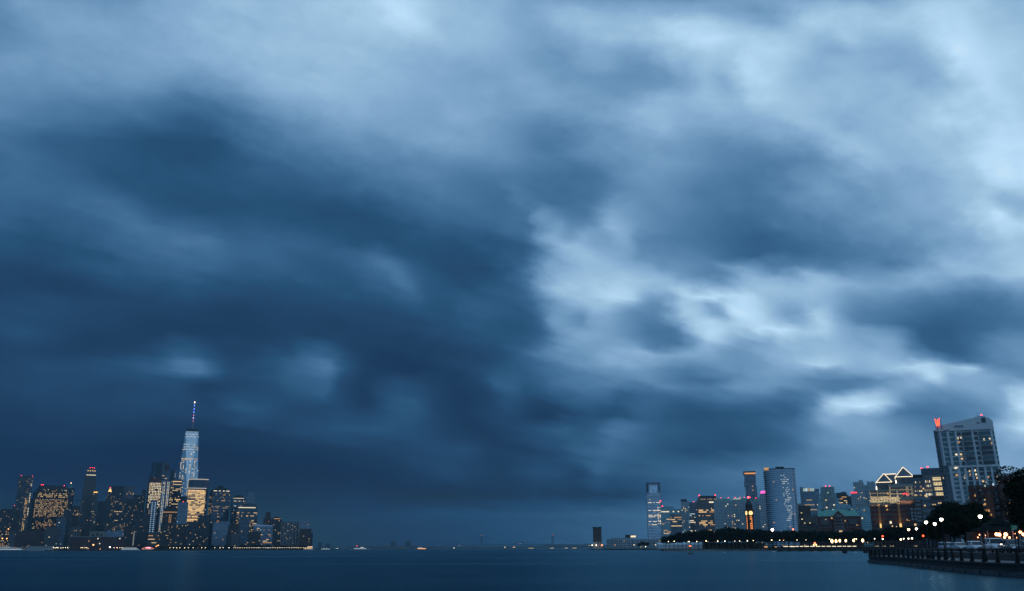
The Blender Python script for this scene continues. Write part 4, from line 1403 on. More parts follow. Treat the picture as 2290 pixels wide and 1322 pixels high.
# low white apartment block on the point
t = Tower('apartment_block', 'long low white apartment block on the point beside the lone ventilation tower', 1357, 1484, 1206, 1690, 40, 0, F['tealstone'], pyref=1215)
W = t.W
t.wall()
t.wall(t.z(1203.5), W * .34, 30, -W * .25, z0=t.H, name='penthouse')
MB().box(-W * .17, W * .02, -12, 12, t.z(1203.5), t.z(1197)).build('plant_room', F['brown'], t.root)
panes(t.root, [(-W * .03, -12.2, t.z(1202.5), W * .09, 3, 0, WIN['pale'])])
t.wall(t.z(1207), W * .3, 34, W * .28, z0=t.H, name='penthouse')
panes(t.root, box_faces(W, 40, 3, t.H - 1, p=.10, bay=4, storey=3.4, seed=80, mats=('warm', 'amber', 'pale')))
for k in range(14):
    x = -W * .47 + W * .94 * k / 13
    MB().box(x - .5, x + .5, -21, -20.05, 2, t.H).build('balcony_stack', M_CONC, t.root)

F['office_brown'] = facade('facade_office_brown', (.17, .135, .13), (.05, .06, .08), 4, 4.6, .6, .5, .3)
F['office_slate'] = facade('facade_office_slate', (.15, .17, .20), (.06, .08, .11), 4, 4.6, .7, .5, .4)
G2 = 'towers of the nearer city shore'


def U(*a, **k):
    k.setdefault('group', G2)
    return Tower(*a, **k)


# tall glass office tower with a tapering hooded crown
t = U('glass_tower', 'tallest glass office tower near the water with a dark hooded crown', 1446, 1479, 1108, 3000, 44, 0, F['glass'], pyref=1130)
W = t.W
gsm = facade('facade_pale_glass', (.3, .36, .42), (.26, .33, .40), 4, 4.7, .95, .6, .85, .12, .6, .05)
t.wall(t.z(1103), W, 44, cham=1.5, mat=gsm)
t.wall(t.z(1083), W * .95, 40, z0=t.z(1103), cham=5, name='crown', mat=facade('facade_crown_side', (.10, .13, .16), (.13, .18, .23), 4, 4.7, .95, .6, .8, .15, .6, .05))
t.wall(t.z(1079.5), W * .92, 38, z0=t.z(1083), cham=5, name='parapet', mat=F['glass'])
MB().box(-W * .27, W * .27, -22.4, -19.9, t.z(1104), t.z(1086)).build('crown_glass', facade('facade_crown_glass', (.3, .36, .42), (.38, .46, .54), 4, 4, .95, .9, .9, .1, .6, .05), t.root)
MB().tube((0, 0, t.z(1079.5)), (0, 0, t.z(1077)), 1).build('mast', M_DARKST, t.root)
panes(t.root, lit(-W * .40, W * .44, -22.05, t.z(1176), t.z(1102), 4, 4.7, .55, 'office', w=.8, h=.36, seed=81, mats=('pale', 'pale', 'warm'), pf=lambda f: 1.0 if (f > .93 or f > .6 and f < .64) else (.75 if .15 < f < .6 else .5))
      + lit(-W * .40, W * .40, -22.05, t.z(1202), t.z(1192), 4, 4.7, .5, 'office', seed=82, mats=('dim', 'warm'))
      + lit(W * .2, W * .45, -22.1, t.z(1174), t.z(1134), 5, 4.7, .7, seed=83, mats=('pale', 'pale', 'warm')))

t = U('teal_block', 'dark teal stepped office block right of the tall glass office tower', 1478, 1524, 1138, 2900, 40, 0, F['glassd'])
W = t.W
t.wall(mat=F['teal'])
t.wall(t.z(1133.5), W * .62, 34, -W * .17, mat=F['teal'])
panes(t.root, [(W * x, -20.2, t.z(1146.5), 4.5, 3, 0, WIN['pale']) for x in (-.45, -.36, -.28, -.2, -.14, .1, .34)] + box_faces(W, 40, 6, t.z(1150), p=.14, mode='office', bay=4.6, storey=4.6, seed=84, mats=('warm', 'amber')))
MB().tube((-W * .42, -10, t.H), (-W * .50, -10, t.z(1122)), .8).build('crane_boom', M_DARKST, t.root)
beacon(t.root, -W * .50, -10, t.z(1121), 2.2)
beacon(t.root, -W * .42, -12, t.z(1133), 2.6)
t = U('office_block', 'dark office block with neat rows of lit floors before the teal one', 1499, 1525, 1150, 2750, 30, 0, F['office_slate'])
t.wall()
MB().box(-t.W * .1, t.W * .5, -15.2, -15.03, t.H - 5, t.H - 1).build('parapet', M_CONC, t.root)
panes(t.root, box_faces(t.W, 30, 8, t.H - 6, p=.42, mode='office', bay=4.6, storey=5.6, h=.42, seed=85, mats=('warm', 'warm', 'amber', 'dim')))
t = U('slim_tower', 'slim pale concrete tower with a dark top band', 1522.5, 1541, 1122, 2600, 26, 0, F['tealstone'])
W = t.W
t.wall()
t.wall(t.z(1117.5), W * .74, 20, -W * .13, name='plant_room', mat=M_DARKST)
panes(t.root, box_faces(W, 26, 6, t.H - 4, p=.14, bay=4, seed=86, mats=('warm', 'pale', 'cool')))
t = U('office_block', 'dark blue block behind the slim pale concrete tower', 1540, 1562, 1123.5, 2900, 30, 0, F['office_slate'])
t.wall()
panes(t.root, box_faces(t.W, 30, 6, t.H - 4, p=.06, seed=87, mats=('warm', 'dim')))
beacon(t.root, 0, -10, t.H + 2)
t = U('low_block', 'small pale block of glowing white floors at the feet of two towers', 1540, 1555, 1146.5, 2600, 24, 0, F['grey'])
t.wall()
panes(t.root, box_faces(t.W, 24, 6, t.H - 1, p=.5, mode='office', bay=4.4, storey=4.4, h=.4, seed=88, mats=('pale', 'cool', 'dim')))
t = U('office_tower', 'stepped brown office tower with many amber floors and two red roof lights', 1558, 1607, 1118, 2500, 40, 0, F['office_brown'], pyref=1125)
W = t.W
t.wall(t.z(1120))
t.wall(t.z(1115), W * .9, 36)
t.wall(t.z(1110), W * .78, 32, mat=M_DARKST, name='crown')
for x in (-.36, .36):
    beacon(t.root, W * x, -14, t.z(1109), 2.2)
panes(t.root, lit(-W * .44, W * .44, -20.1, 8, t.z(1124), 4.2, 4.6, .36, 'office', h=.45, seed=89, mats=('warm', 'amber', 'gold'), pf=lambda f: .6 if .6 < f < .8 else .32) + lit(-W * .4, W * .42, -18.1, t.z(1119), t.z(1116), 3.6, 4, .8, mats=('warm', 'amber'), seed=90)
      + [(W * .2, -20.2, t.z(1126), 16, 3.4, 0, WIN['pale'])])

# cluster of pale apartment slabs with green hipped roofs
for k, (lab, l, r_, py, Y, ridge, fm) in enumerate((
    ('first pale apartment slab with a small green hipped roof', 1596, 1637, 1121, 2050, 1116.5, 'tealstone'),
    ('recessed apartment slab with a lit penthouse between two green roofs', 1634, 1660, 1119, 2120, None, 'tealstone'),
    ('wide apartment slab under the largest green hipped roof', 1652, 1684, 1122, 2050, 1115.5, 'tealstone'),
    ('apartment slab right of the clock tower with a green gable corner', 1684, 1701, 1122, 2000, 1117, 'tealstone'),
)):
    t = U('apartment_slab', lab, l, r_, py, Y, 26, 0, F[fm])
    W = t.W
    t.wall()
    if ridge:
        e = .5
        MB().loft([[(-W * e, -13, t.H + .1), (W * e, -13, t.H + .1), (W * e, 13, t.H + .1), (-W * e, 13, t.H + .1)], [(-W * .28, -3, t.z(ridge)), (W * .28, -3, t.z(ridge)), (W * .28, 3, t.z(ridge)), (-W * .28, 3, t.z(ridge))]]).build('roof', M_COPPER, t.root)
    else:
        MB().box(-W * .3, W * .4, -10, 10, t.H, t.z(1115.5)).build('penthouse', M_CONC, t.root)
        panes(t.root, [(W * x, -10.2, t.H + 2, 6, 3, 0, WIN['teal']) for x in (-.15, .05, .25)])
    panes(t.root, box_faces(W, 26, 6, t.H - 4, p=.07, bay=3.8, storey=4, seed=91 + k, mats=('warm', 'amber', 'pale')))
    for x in (-.1, .3):
        beacon(t.root, W * x, -12, t.z(ridge or 1115.5) + 1.5, .9)
t = U('apartment_tower', 'pale apartment tower with a glowing pink rooftop beside the curved tower', 1696, 1717, 1108, 1950, 30, 0, F['tealstone'], pyref=1112)
W = t.W
t.wall(t.z(1112))
t.wall(t.z(1105), W * .7, 22, W * .04)
pk = glow('pink_light', (1.0, .10, .50), 1.8)
MB().prism([(-W * .30, -10), (W * .36, -10), (W * .36, 8), (-W * .30, 8)], t.z(1105) + .1, t.z(1099), [(-W * .16, -7), (W * .30, -7), (W * .30, 5), (-W * .16, 5)]).build('crown', pk, t.root)
panes(t.root, box_faces(W, 30, 6, t.z(1114), p=.07, bay=3.8, seed=97, mats=('warm', 'pale')))

# tower of stacked, shifted boxes
t = U('stacked_tower', 'dark tower of stacked shifted glass boxes with an orange-lit crown', 1666, 1694, 1063, 2200, 30, 0, F['glassd'], pyref=1065)
W = t.W
sk = facade('facade_slate_glass', (.12, .14, .17), (.14, .18, .23), 2.6, 3.4, .8, .6, .5, .2)
for (pl, pr_, p0, p1, nm) in ((1671, 1696, 1240, 1089.5, 'wall'), (1668.5, 1694, 1089.2, 1079, 'box_storeys'), (1669, 1694, 1078.7, 1063, 'box_storeys')):
    a, b_ = at(pl, (max(p0, p1) if p0 < 1200 else 1095), 2200).x - t.root.location.x, at(pr_, (max(p0, p1) if p0 < 1200 else 1095), 2200).x - t.root.location.x
    MB().box(a, b_, -15, 15, max(-1, t.z(p0)), t.z(p1)).build(nm, sk, t.root)
a, b_ = at(1666, 1060, 2200).x - t.root.location.x, at(1693, 1060, 2200).x - t.root.location.x
MB().box(a, b_, -17, 15, t.z(1062.6), t.z(1055.5)).build('crown', principled('crown_copper', (.22, .12, .08), .5, .3), t.root)
MB().box(a + 3, b_ - .2, -17.4, -17.05, t.z(1062), t.z(1059)).build('light_strip', glow('crown_strip', (1, .42, .14), .9), t.root)
panes(t.root, lit(-W * .05, W * .15, -15.1, t.z(1130), t.z(1070), 4, 4.2, .18, seed=99, mats=('amber', 'warm')))
for x in (-.1, .2):
    MB().box(W * x, W * x + 4, -4, 4, t.z(1055.5), t.z(1054)).build('plant_room', M_DARKST, t.root)

# elliptical glass tower, white slab edges
t = U('curved_tower', 'big curved glass apartment tower banded with white slab edges', 1710, 1777, 1049, 1500, 30, 0, None, pyref=1060)
W, H = t.W, t.H
NS = 34


def ell(f, a=W / 2, b_=15.0):
    """front arc and back of the plan, f in 0..1 around"""
    t_ = 2 * PI * f
    n_ = 2.6
    c, s_ = math.cos(t_), math.sin(t_)
    return (a * math.copysign(abs(c) ** (2 / n_), c), b_ * math.copysign(abs(s_) ** (2 / n_), s_))


mell = principled('curved_glass', (.15, .23, .31), .12, .75)
t.wall_ = MB().loft([[(*ell(i / 48), z) for i in range(48)] for z in (-1, H)]).build('wall', mell, t.root, False)
slab = principled('slab_white', (.50, .57, .61), .5)
sh_ = H / 46
for k in range(38):
    z = 4 + k * (H - 4) / 38
    MB().loft([[(x * 1.02, y * 1.05, zz) for x, y in [ell(i / 48) for i in range(48)]] for zz in (z, z + 1.3)]).build('slab_edge', slab, t.root)
# balconies on the left flank
bal = []
for k in range(37):
    z = 6 + k * (H - 4) / 38
    MB().box(-W * .535, -W * .44, -9, 4, z, z + .5).build('balcony', M_DARKST, t.root)
MB().loft([[(x * 1.04 + 0, y * 1.05, zz) for x, y in [ell(i / 48) for i in range(48)]] for zz in (H + .05, H + 1.2)]).build('roof', M_DARKST, t.root)
MB().box(-W * .12, W * .16, -8, 8, H + 1.2, H + 4).build('plant_room', M_ROOF, t.root)
el = []
r = random.Random(3)
for k in range(37):
    f = k / 36
    z = 4 + k * (H - 4) / 38 + 1.5
    for c in range(-8, 11):
        x = c * W * .042
        inb = (.32 < f < .96 and -.6 < c - 1 - 3 * (1 - f) < 5)
        p = .62 if inb else .015
        if f > .9 and c > 4:
            p = 0
        if f < .3 and c > 0:
            p = .05
        if r.random() < p and (k * 7 + c * 3) % 5 > 0:
            tt = max(0.0, 1 - abs(x / (W / 2)) ** 2.6)
            y = -15.0 * tt ** (1 / 2.6) - .35
            el.append((x, y - .2, z, 1.7, 1.6, 0, glow('window_moonwhite', (.75, .93, 1.0), .45) if inb else WIN['amber']))
el += [(W * x, -12.5, t.z(1052.5), 3.2, 4, 0, WIN['amber']) for x in (-.46, -.42, -.37)]
panes(t.root, el)

# right of the curved tower
t = U('brick_tower', 'red-brown brick apartment tower touching the curved tower on its right', 1783, 1811, 1131, 1600, 26, 0, F['brick'])
W = t.W
t.wall()
MB().box(-W * .45, W * .1, -9, 9, t.H, t.z(1127.5)).build('plant_room', M_CONC, t.root)
for x in (-.3, -.05, .2, .4):
    MB().box(W * x - .6, W * x + .6, -13.5, -13.05, 3, t.H - 2).build('pilaster', F['tan'], t.root)
panes(t.root, box_faces(W, 26, 6, t.H - 3, p=.10, bay=3.6, storey=3.4, seed=101, mats=('pale', 'warm', 'amber')))
t = U('low_block', 'tan apartment block with scattered amber windows low beside the red tower', 1796, 1830, 1154, 1500, 26, 0, F['tan'])
t.wall()
panes(t.root, box_faces(t.W, 26, 4, t.H - 2, p=.10, bay=3.4, storey=3.4, seed=102, mats=('amber', 'warm')))
t = U('low_block', 'long dull purple-brown block just above the tree line', 1786, 1832, 1175, 1300, 26, 0, F['brown'])
t.wall()
MB().box(-t.W * .1, t.W * .3, -8, 8, t.H, t.H + 2.5).build('plant_room', M_ROOF, t.root)
panes(t.root, box_faces(t.W, 26, 3, t.H - 1, p=.04, seed=103))
t = U('office_tower', 'pale office tower with a sloped, brightly lit glass top', 1790.5, 1831, 1098, 1900, 34, 0, F['glass'], pyref=1105)
W = t.W
MB().profile([(-W / 2, -1), (W / 2, -1), (W / 2, t.z(1101)), (W * .38, t.z(1098)), (-W / 2, t.z(1090.5))], -17, 17).build('wall', F['glass'], t.root)
MB().box(W * .22, W * .5, -10, 14, t.z(1101), t.z(1095.5)).build('plant_room', M_DARKST, t.root)
panes(t.root, lit(-W * .34, W * .26, -17.1, t.z(1102.5), t.z(1094.5), 4, 4.4, .95, w=.9, h=.8, seed=104, mats=('cool', 'teal', 'teal', 'dim'))
      + lit(-W * .45, W * .45, -17.1, t.z(1150), t.z(1112), 4, 4.4, .75, 'office', w=.8, h=.45, seed=105, mats=('pale', 'warm', 'dim'), pf=lambda f: .7 if f < .75 else .2))
t = U('teal_tower', 'pale teal apartment tower stepping wider downwards, two red roof lights', 1836, 1864, 1091, 1500, 26, 0, F['teal'], pyref=1095)
W = t.W
for k, (ww, p1) in enumerate(((2.0, 1140), (1.78, 1128), (1.52, 1117), (1.28, 1105), (1.05, 1093))):
    t.wall(t.z(p1), W * ww, 30 - k * 2, W * .10 * (ww - 1), name='wall')
for k in range(8):
    x = -W * .46 + W * .94 * k / 7
    MB().box(x - .7, x + .7, -16.3, -15.5, 30, t.z(1093)).build('pilaster', M_CONC, t.root)
MB().box(-W * .46, W * .5, -10, 10, t.z(1093), t.z(1090.5)).build('parapet', M_CONC, t.root)
for x in (-.1, .2):
    beacon(t.root, W * x, -8, t.z(1089), 1.0)
panes(t.root, lit(-W * .9, W * .95, -16.4, 18, t.z(1140), 3.4, 3.4, .12, w=.6, seed=106, mats=('teal', 'cool', 'warm')) + lit(-W * .45, W * .5, -16.4, t.z(1140), t.z(1096), 3.4, 3.4, .16, w=.6, seed=107, mats=('pale', 'teal', 'warm')))
for lab, a in (
    ('dark office block with amber ribbons right of the teal stepped tower', (1871, 1893, 1102, 1900, 30, 'dark', .3, 'office')),
    ('low dim block between the dark ribbons and the pale twin towers', (1890, 1910, 1110, 1950, 30, 'dark', .05, 'home')),
    ('left tower of the pale twin apartment towers in the distance', (1908, 1930, 1078, 2100, 30, 'tealstone', .05, 'home')),
    ('right tower of the pale twin apartment towers in the distance', (1939, 1956, 1078, 2150, 30, 'tealstone', .06, 'home')),
    ('pale link block between the twin apartment towers', (1928, 1945, 1085, 2200, 30, 'tealstone', .05, 'home')),
    ('rounded pale block with a red-lit roof edge below the twin towers', (1903, 1925, 1102, 1900, 30, 'tealstone', .12, 'home')),
    ('teal glass apartment block with a framed white edge near the brick offices', (1917, 1958, 1127, 1350, 30, 'teal', .10, 'home')),
    ('low teal block peeping over the long green roof', (1880, 1912, 1133, 1600, 30, 'teal', .10, 'home')),
):
    l, r_, py, Y, dep, fm, p, mode = a
    t = U('apartment_block' if mode == 'home' else 'office_block', lab, l, r_, py, Y, dep, 0, F[fm])
    t.wall()
    if 'red-lit' in lab:
        MB().box(-t.W * .5, t.W * .1, -15.4, -15.05, t.H - 1, t.H + 1.6).build('light_strip', glow('red_strip', (1, .05, .08), 2.2), t.root)
    elif 'framed' in lab:
        MB().box(-t.W * .52, t.W * .52, -15.8, -15.05, t.H - 3, t.H).build('frame', M_CONC, t.root)
        MB().box(-t.W * .38, -t.W * .34, -15.8, -15.05, 3, t.H - 3).build('frame', M_CONC, t.root)
        MB().box(t.W * .40, t.W * .44, -15.8, -15.05, 3, t.H - 3).build('frame', M_CONC, t.root)
    else:
        t.roof_bits(2, l, hh=5)
    panes(t.root, box_faces(t.W, dep, 4, t.H - 3, p=p, mode=mode, bay=3.6, storey=3.6, seed=l, mats=('warm', 'amber', 'pale')))

# ------------------------------------------------------------------ brick terminal building with a green roof
t = Tower('terminal_building', 'wide brick building with a long green roof and an arched central gable', 1829, 1922, 1157, 1000, 40, 0, None)
W = t.W
bk = facade('terminal_brick', (.14, .045, .035), (.02, .025, .03), 3.2, 4.2, .5, .38)
MB().box(-W / 2, W / 2, -20, 20, -1, t.z(1157)).build('wall', bk, t.root)
# roof: steep front slope, hipped slightly at the ends
MB().loft([[(-W * .47, -20.6, t.z(1157) + .05), (W * .47, -20.6, t.z(1157) + .05), (W * .47, 20.6, t.z(1157) + .05), (-W * .47, 20.6, t.z(1157) + .05)],
           [(-W * .47, -1, t.z(1141)), (W * .40, -1, t.z(1141)), (W * .40, 1, t.z(1141)), (-W * .47, 1, t.z(1141))]]).build('roof', principled('terminal_roof', (.10, .36, .27), .6, noise=.15, nscale=.2), t.root)
for x in (-.36, .26):
    MB().box(W * x - 1.2, W * x + 1.2, -3, 2, t.z(1143.5), t.z(1140)).build('chimney', M_DARKST, t.root)
gw = W * .125
MB().profile([(-gw, -1), (gw, -1), (gw, t.z(1156)), (0, t.z(1144)), (-gw, t.z(1156))], -24, -6).build('gable', bk, t.root)
arc = [(gw * .62 * math.cos(a), t.z(1159.5) + gw * .62 * math.sin(a)) for a in np.linspace(0, PI, 13)]
MB().profile([(x * 1.12, z) for x, z in arc][::-1], -24.5, -24.05).build('arch_trim', M_CONC, t.root)
aw = MB().profile(arc[::-1], -24.9, -24.55).build('arch_window', principled('dark_glazing', (.02, .03, .04), .15), t.root)
for x in (-.3, 0, .3):
    MB().box(gw * x - .25, gw * x + .25, -25.1, -24.95, t.z(1159.5), t.z(1159.5) + gw * .5).build('glazing_bar', M_CONC, aw)
for py in (1163, 1170.5, 1178, 1185):
    MB().box(-gw * .9, gw * .9, -24.4, -24.05, t.z(py) - 1.6, t.z(py)).build('stone_band', principled('band_stone', (.24, .20, .18), .8), t.root)
for py in (1166, 1173.5, 1181):
    for x in (-.45, 0, .45):
        link('window', pane_mesh(gw * .36, 1.9, principled('window_pale_unlit', (.30, .34, .36), .2), .3), t.root, (gw * x, -24.1, t.z(py) - .6))
for s_ in (-1, 1):
    MB().box(s_ * W * .32 - W * .10, s_ * W * .32 + W * .10, -22, -20.05, t.z(1176), t.z(1165)).build('stone_bay', principled('bay_stone', (.16, .15, .15), .8), t.root)
    for k in range(5):
        for q in range(2):
            link('window', pane_mesh(1.6, 1.5, principled('window_dark_unlit', (.03, .035, .04), .15), .2), t.root, (s_ * W * .32 - W * .08 + k * W * .04, -22.1, t.z(1174.5 - q * 5)))
panes(t.root, [(W * x, -20.2, t.z(py), 1.6, 1.6, 0, WIN[m]) for x, py, m in ((-.16, 1162.6, 'amber'), (.14, 1169, 'dim'), (.32, 1173.5, 'warm'), (-.30, 1166, 'dim'), (.40, 1178, 'amber'))] + [(0.02 * W, -24.3, t.z(1193.5), 3, 2, 0, WIN['warm'])])
MB().box(-W * .5, W * .5, -20.5, -20.05, t.z(1177.5), t.z(1176.5)).build('stone_band', principled('band_stone', (.24, .20, .18), .8), t.root)

# ------------------------------------------------------------------ clock tower
YT = 950
p0 = at(1678.5, 1185, YT)
t = thing('clock_tower', 'dark clock tower with lit round dials and a red light on its spire', 'clock tower', (p0.x, YT, 0), math.radians(9))
zc = lambda py: at(1678, py, YT).z
dk_ = principled('tower_bronze', (.06, .035, .028), .7, noise=.2, nscale=.2)
h = 2.9
MB().box(-h, h, -h, h, -1, zc(1155)).build('wall', dk_, t)
MB().box(-h - .5, h + .5, -h - .5, h + .5, zc(1155), zc(1153.4)).build('cornice', dk_, t)
MB().box(-h - .1, h + .1, -h - .1, h + .1, zc(1153.4), zc(1142.5)).build('clock_stage', dk_, t)
MB().prism([(-h - .6, -h - .6), (h + .6, -h - .6), (h + .6, h + .6), (-h - .6, h + .6)], zc(1142.5), zc(1140)).build('cornice', dk_, t)
MB().box(-h * .86, h * .86, -h * .86, h * .86, zc(1140), zc(1131)).build('belfry', dk_, t)
MB().box(-h * .96, h * .96, -h * .96, h * .96, zc(1131), zc(1129.5)).build('cornice', dk_, t)
MB().prism([(-h * .9, -h * .9), (h * .9, -h * .9), (h * .9, h * .9), (-h * .9, h * .9)], zc(1129.5), zc(1114), [(-.4, -.4), (.4, -.4), (.4, .4), (-.4, .4)]).build('roof', principled('tower_roof', (.05, .06, .06), .7), t)
MB().cyl(0, 0, zc(1114.5), zc(1112.5), .25, .1).build('finial', dk_, t)
MB().sphere((0, 0, zc(1112.3)), 1.0, 10, 6).build('beacon', glow('tower_red', (1, .05, .07), 9, True), t)
dial = glow('clock_dial', (1.0, .66, .26), 1.7)
for rz in (0, -PI / 2):
    c, s_ = math.cos(rz), math.sin(rz)
    mb = MB()
    ring = [(2.0 * math.cos(a), 2.0 * math.sin(a)) for a in np.linspace(0, 2 * PI, 25)[:-1]]

    def R_(x, y, z):
        return (x * c - y * s_, x * s_ + y * c, z)
    mb.loft([[R_(x, -h - .55, zc(1147.6) + z) for x, z in ring], [R_(x, -h - .2, zc(1147.6) + z) for x, z in ring]])
    d = mb.build('clock_dial', dial, t)
    hand = MB()
    for ang, ln in ((.5, 1.5), (2.3, 1.1)):
        ca, sa = math.cos(ang), math.sin(ang)
        hand.loft([[R_(u_ * ca - v_ * sa, yy, zc(1147.6) + u_ * sa + v_ * ca) for u_, v_ in ((0, -.12), (ln, -.06), (ln, .06), (0, .12))] for yy in (-h - .6, -h - .56)])
    hand.build('clock_hand', M_DARKST, d)
    slots = []
    z = zc(1183)
    r = random.Random(4)
    while z < zc(1156.5):
        for x in (-.16, .16) if rz == 0 else (0,):
            if r.random() < .86:
                X_, Y_, _ = R_(x * h * 1.4, -h - .15, 0)
                o = link('window', pane_mesh(.6, 1.5, glow('tower_slot', (1, .32, .08), 1.6), .2), t, (X_, Y_, z))
                o.rotation_euler = (0, 0, rz)
        z += 2.2
# ------------------------------------------------------------------ hotel tower with a sloped roof and a red letter sign
YH = 620
t = Tower('hotel_tower', 'white-framed high-rise with a sloping roof and a red letter sign', 2104.5, 2219, 985, YH, 22, 0, None, pyref=985)
Wd, root = t.W, t.root
LEAN = -0.034
zt = lambda py: at(2160, py, YH).z
whitep = principled('hotel_panel', (.62, .64, .65), .5, noise=.06, nscale=.4)
greyp = principled('hotel_side_panel', (.30, .34, .38), .4)
hg = facade('hotel_glass', (.12, .17, .19), (.10, .19, .21), 40, 2.9, 1.0, .8, .55, .1, .3, 0, .1)
dkg = principled('hotel_dark_glass', (.035, .055, .07), .1, .3)


def P(f, z, y=0.0):
    """facade fraction f (0 left, 1 right) at height z -> local x, following the building's lean"""
    return -Wd / 2 + Wd * f + LEAN * z + 2.6


def quad_box(mb, f0, f1, z0, z1, y0, y1):
    return mb.loft([[(P(f0, z0), y0, z0), (P(f1, z0), y0, z0), (P(f1, z0), y1, z0), (P(f0, z0), y1, z0)],
                    [(P(f0, z1), y0, z1), (P(f1, z1), y0, z1), (P(f1, z1), y1, z1), (P(f0, z1), y1, z1)]])


zB, z1, z2 = 0.0, zt(1041), zt(962)
# core of the block, behind all the facing pieces
core = MB()
quad_box(core, .0, 1.0, -1, z2 + .5, -9.2, 11)
core.build('wall', whitep, root)
# sloped roof screen
zl, zp, zr = zt(951), zt(932), zt(945)
outline = [(P(-.03, z2), z2), (P(1.0, z2), z2), (P(1.005, zr), zr), (P(.955, zt(938)), zt(938)), (P(.87, zt(933)), zt(933)), (P(.80, zp), zp), (P(.62, zt(937)), zt(937)), (P(-.03, zl), zl)]
rf = MB().profile(outline, -11.0, 11.2).build('roof_screen', whitep, root)
for f0, f1, pa, pb in ((.32, .48, 953.5, 951.3), (.72, .77, 948.5, 946.5), (.13, .21, 961.2, 959.4), (.81, .885, 947.5, 936.5)):
    quad_box(MB(), f0, f1, zt(pa), zt(pb), -11.25, -11.05).build('vent', dkg, rf)
for k in range(6):
    quad_box(MB(), .33 + k * .026, .345 + k * .026, zt(956.4), zt(955.6), -11.2, -11.05).build('vent', dkg, rf)
MB().tube((P(.76, zp), -4, zp - 1), (P(.76, zp), -4, zt(919)), .12, .05).build('aerial', M_DARKST, rf)
MB().box(P(.55, zt(940)) - .5, P(.55, zt(940)) + .5, -5, -4, zt(940) - 1, zt(937)).build('vent_pipe', M_DARKST, rf)
MB().sphere((P(.83, zp), -6, zp + 1.1), .45, 8, 5).build('beacon', RED, rf)
# left side face: dark glass with balconies, a chamfer of blue glass next to it
quad_box(MB(), -.075, -.002, -1, zt(957.5), -6.5, 10.5).build('side_wall', facade('hotel_side_glass', (.10, .13, .15), (.05, .08, .10), 30, 2.9, 1, .6, .4, .15, .4), root)
for k in range(10):
    z = zt(1118) + k * 2.9
    quad_box(MB(), -.07, .09, z - 4, z - 3.75, -11.6, -6.6).build('balcony', M_STEEL, root)
quad_box(MB(), -.002, .03, z1, z2, -10.2, -9.25).build('corner_panel', greyp, root)
quad_box(MB(), -.002, .098, -1, z1 - .1, -9.8, -9.25).build('side_wall', facade('hotel_side_glass', (.10, .13, .15), (.05, .08, .10), 30, 2.9, 1, .6, .4, .15, .4), root)
# white piers
PIER_HI = [(.03, .06), (.155, .20), (.30, .335), (.60, .63), (.93, .965)]
for a, b_ in PIER_HI:
    quad_box(MB(), a, b_, z1, z2, -10.6, -9.25).build('pier', whitep, root)
PIER_LO = [(.10, .15), (.24, .295), (.365, .41), (.49, .53), (.585, .62), (.71, .75), (.825, .86), (.96, 1.0)]
for a, b_ in PIER_LO:
    quad_box(MB(), a, b_, -1, z1 - 1.3, -10.4, -9.25).build('pier', whitep, root)
quad_box(MB(), .30, .96, z1 - 1.2, z1 + .1, -11.0, -9.25).build('belt_course', whitep, root)
# windows
cells, dim = [], []
fl = 2.92
mgl = principled('hotel_window_glass', (.05, .12, .135), .08, .35)
mgd = principled('hotel_window_dark', (.025, .045, .055), .08, .4)
hw = {}


def hwin(f, z, w, h, m, y=-9.45):
    k = (round(w, 2), round(h, 2), m.name)
    if k not in hw:
        hw[k] = MB().box(-w / 2, w / 2, -.18, .15, 0, h).mesh('window', m)
    return (P(f, z), y, z, w, h, m, hw[k])


r = random.Random(21)
wl = []
nhi = int((z2 - z1) / fl)
for k in range(nhi):
    z = z1 + .5 + k * (z2 - z1 - .6) / nhi
    for (a, b_) in ((.06, .155), (.20, .30)):
        m = mgl
        wl.append(hwin((a + b_) / 2, z, Wd * (b_ - a) * .92, 2.2, m))
    for (a, b_) in ((.338, .415), (.632, .705)):
        wl.append(hwin((a + b_) / 2, z, Wd * (b_ - a) * .8, 2.1, mgd))
    for (a, b_) in ((.43, .595), (.72, .925)):
        wl.append(hwin((a + b_) / 2, z, Wd * (b_ - a) * .94, 2.1, mgl if r.random() < .5 else mgd))
    wl.append(hwin(.982, z, Wd * .03, 2.0, mgl))
    for (a, b_) in ((.40, .565), (.70, .90)):
        n = 6
        c0 = [(P(a + (b_ - a) * i / n, z) + 0, -10.5 - .9 * math.sin(PI * i / n)) for i in range(n + 1)]
        o = MB().loft([[(x, y, zz) for x, y in c0] + [(c0[-1][0], -9.3, zz), (c0[0][0], -9.3, zz)] for zz in (z - .32, z - .08)]).build('balcony', M_STEEL, root)
        MB().poly_tube([(x, y, z + .75) for x, y in c0], .05, 4).build('handrail', M_DARKST, o)
nlo = int((z1 - 1.4) / fl)
for k in range(nlo):
    z = z1 - 1.2 - (k + 1) * fl + .6
    if z < 6:
        continue
    wl.append(hwin(.195, z + .5, Wd * .085, 1.3, mgl))
    for (a, b_) in ((.295, .365), (.41, .49), (.53, .585), (.62, .71), (.75, .825), (.86, .96)):
        wl.append(hwin((a + b_) / 2, z, Wd * (b_ - a) * .9, 2.1, mgd if r.random() < .6 else mgl))
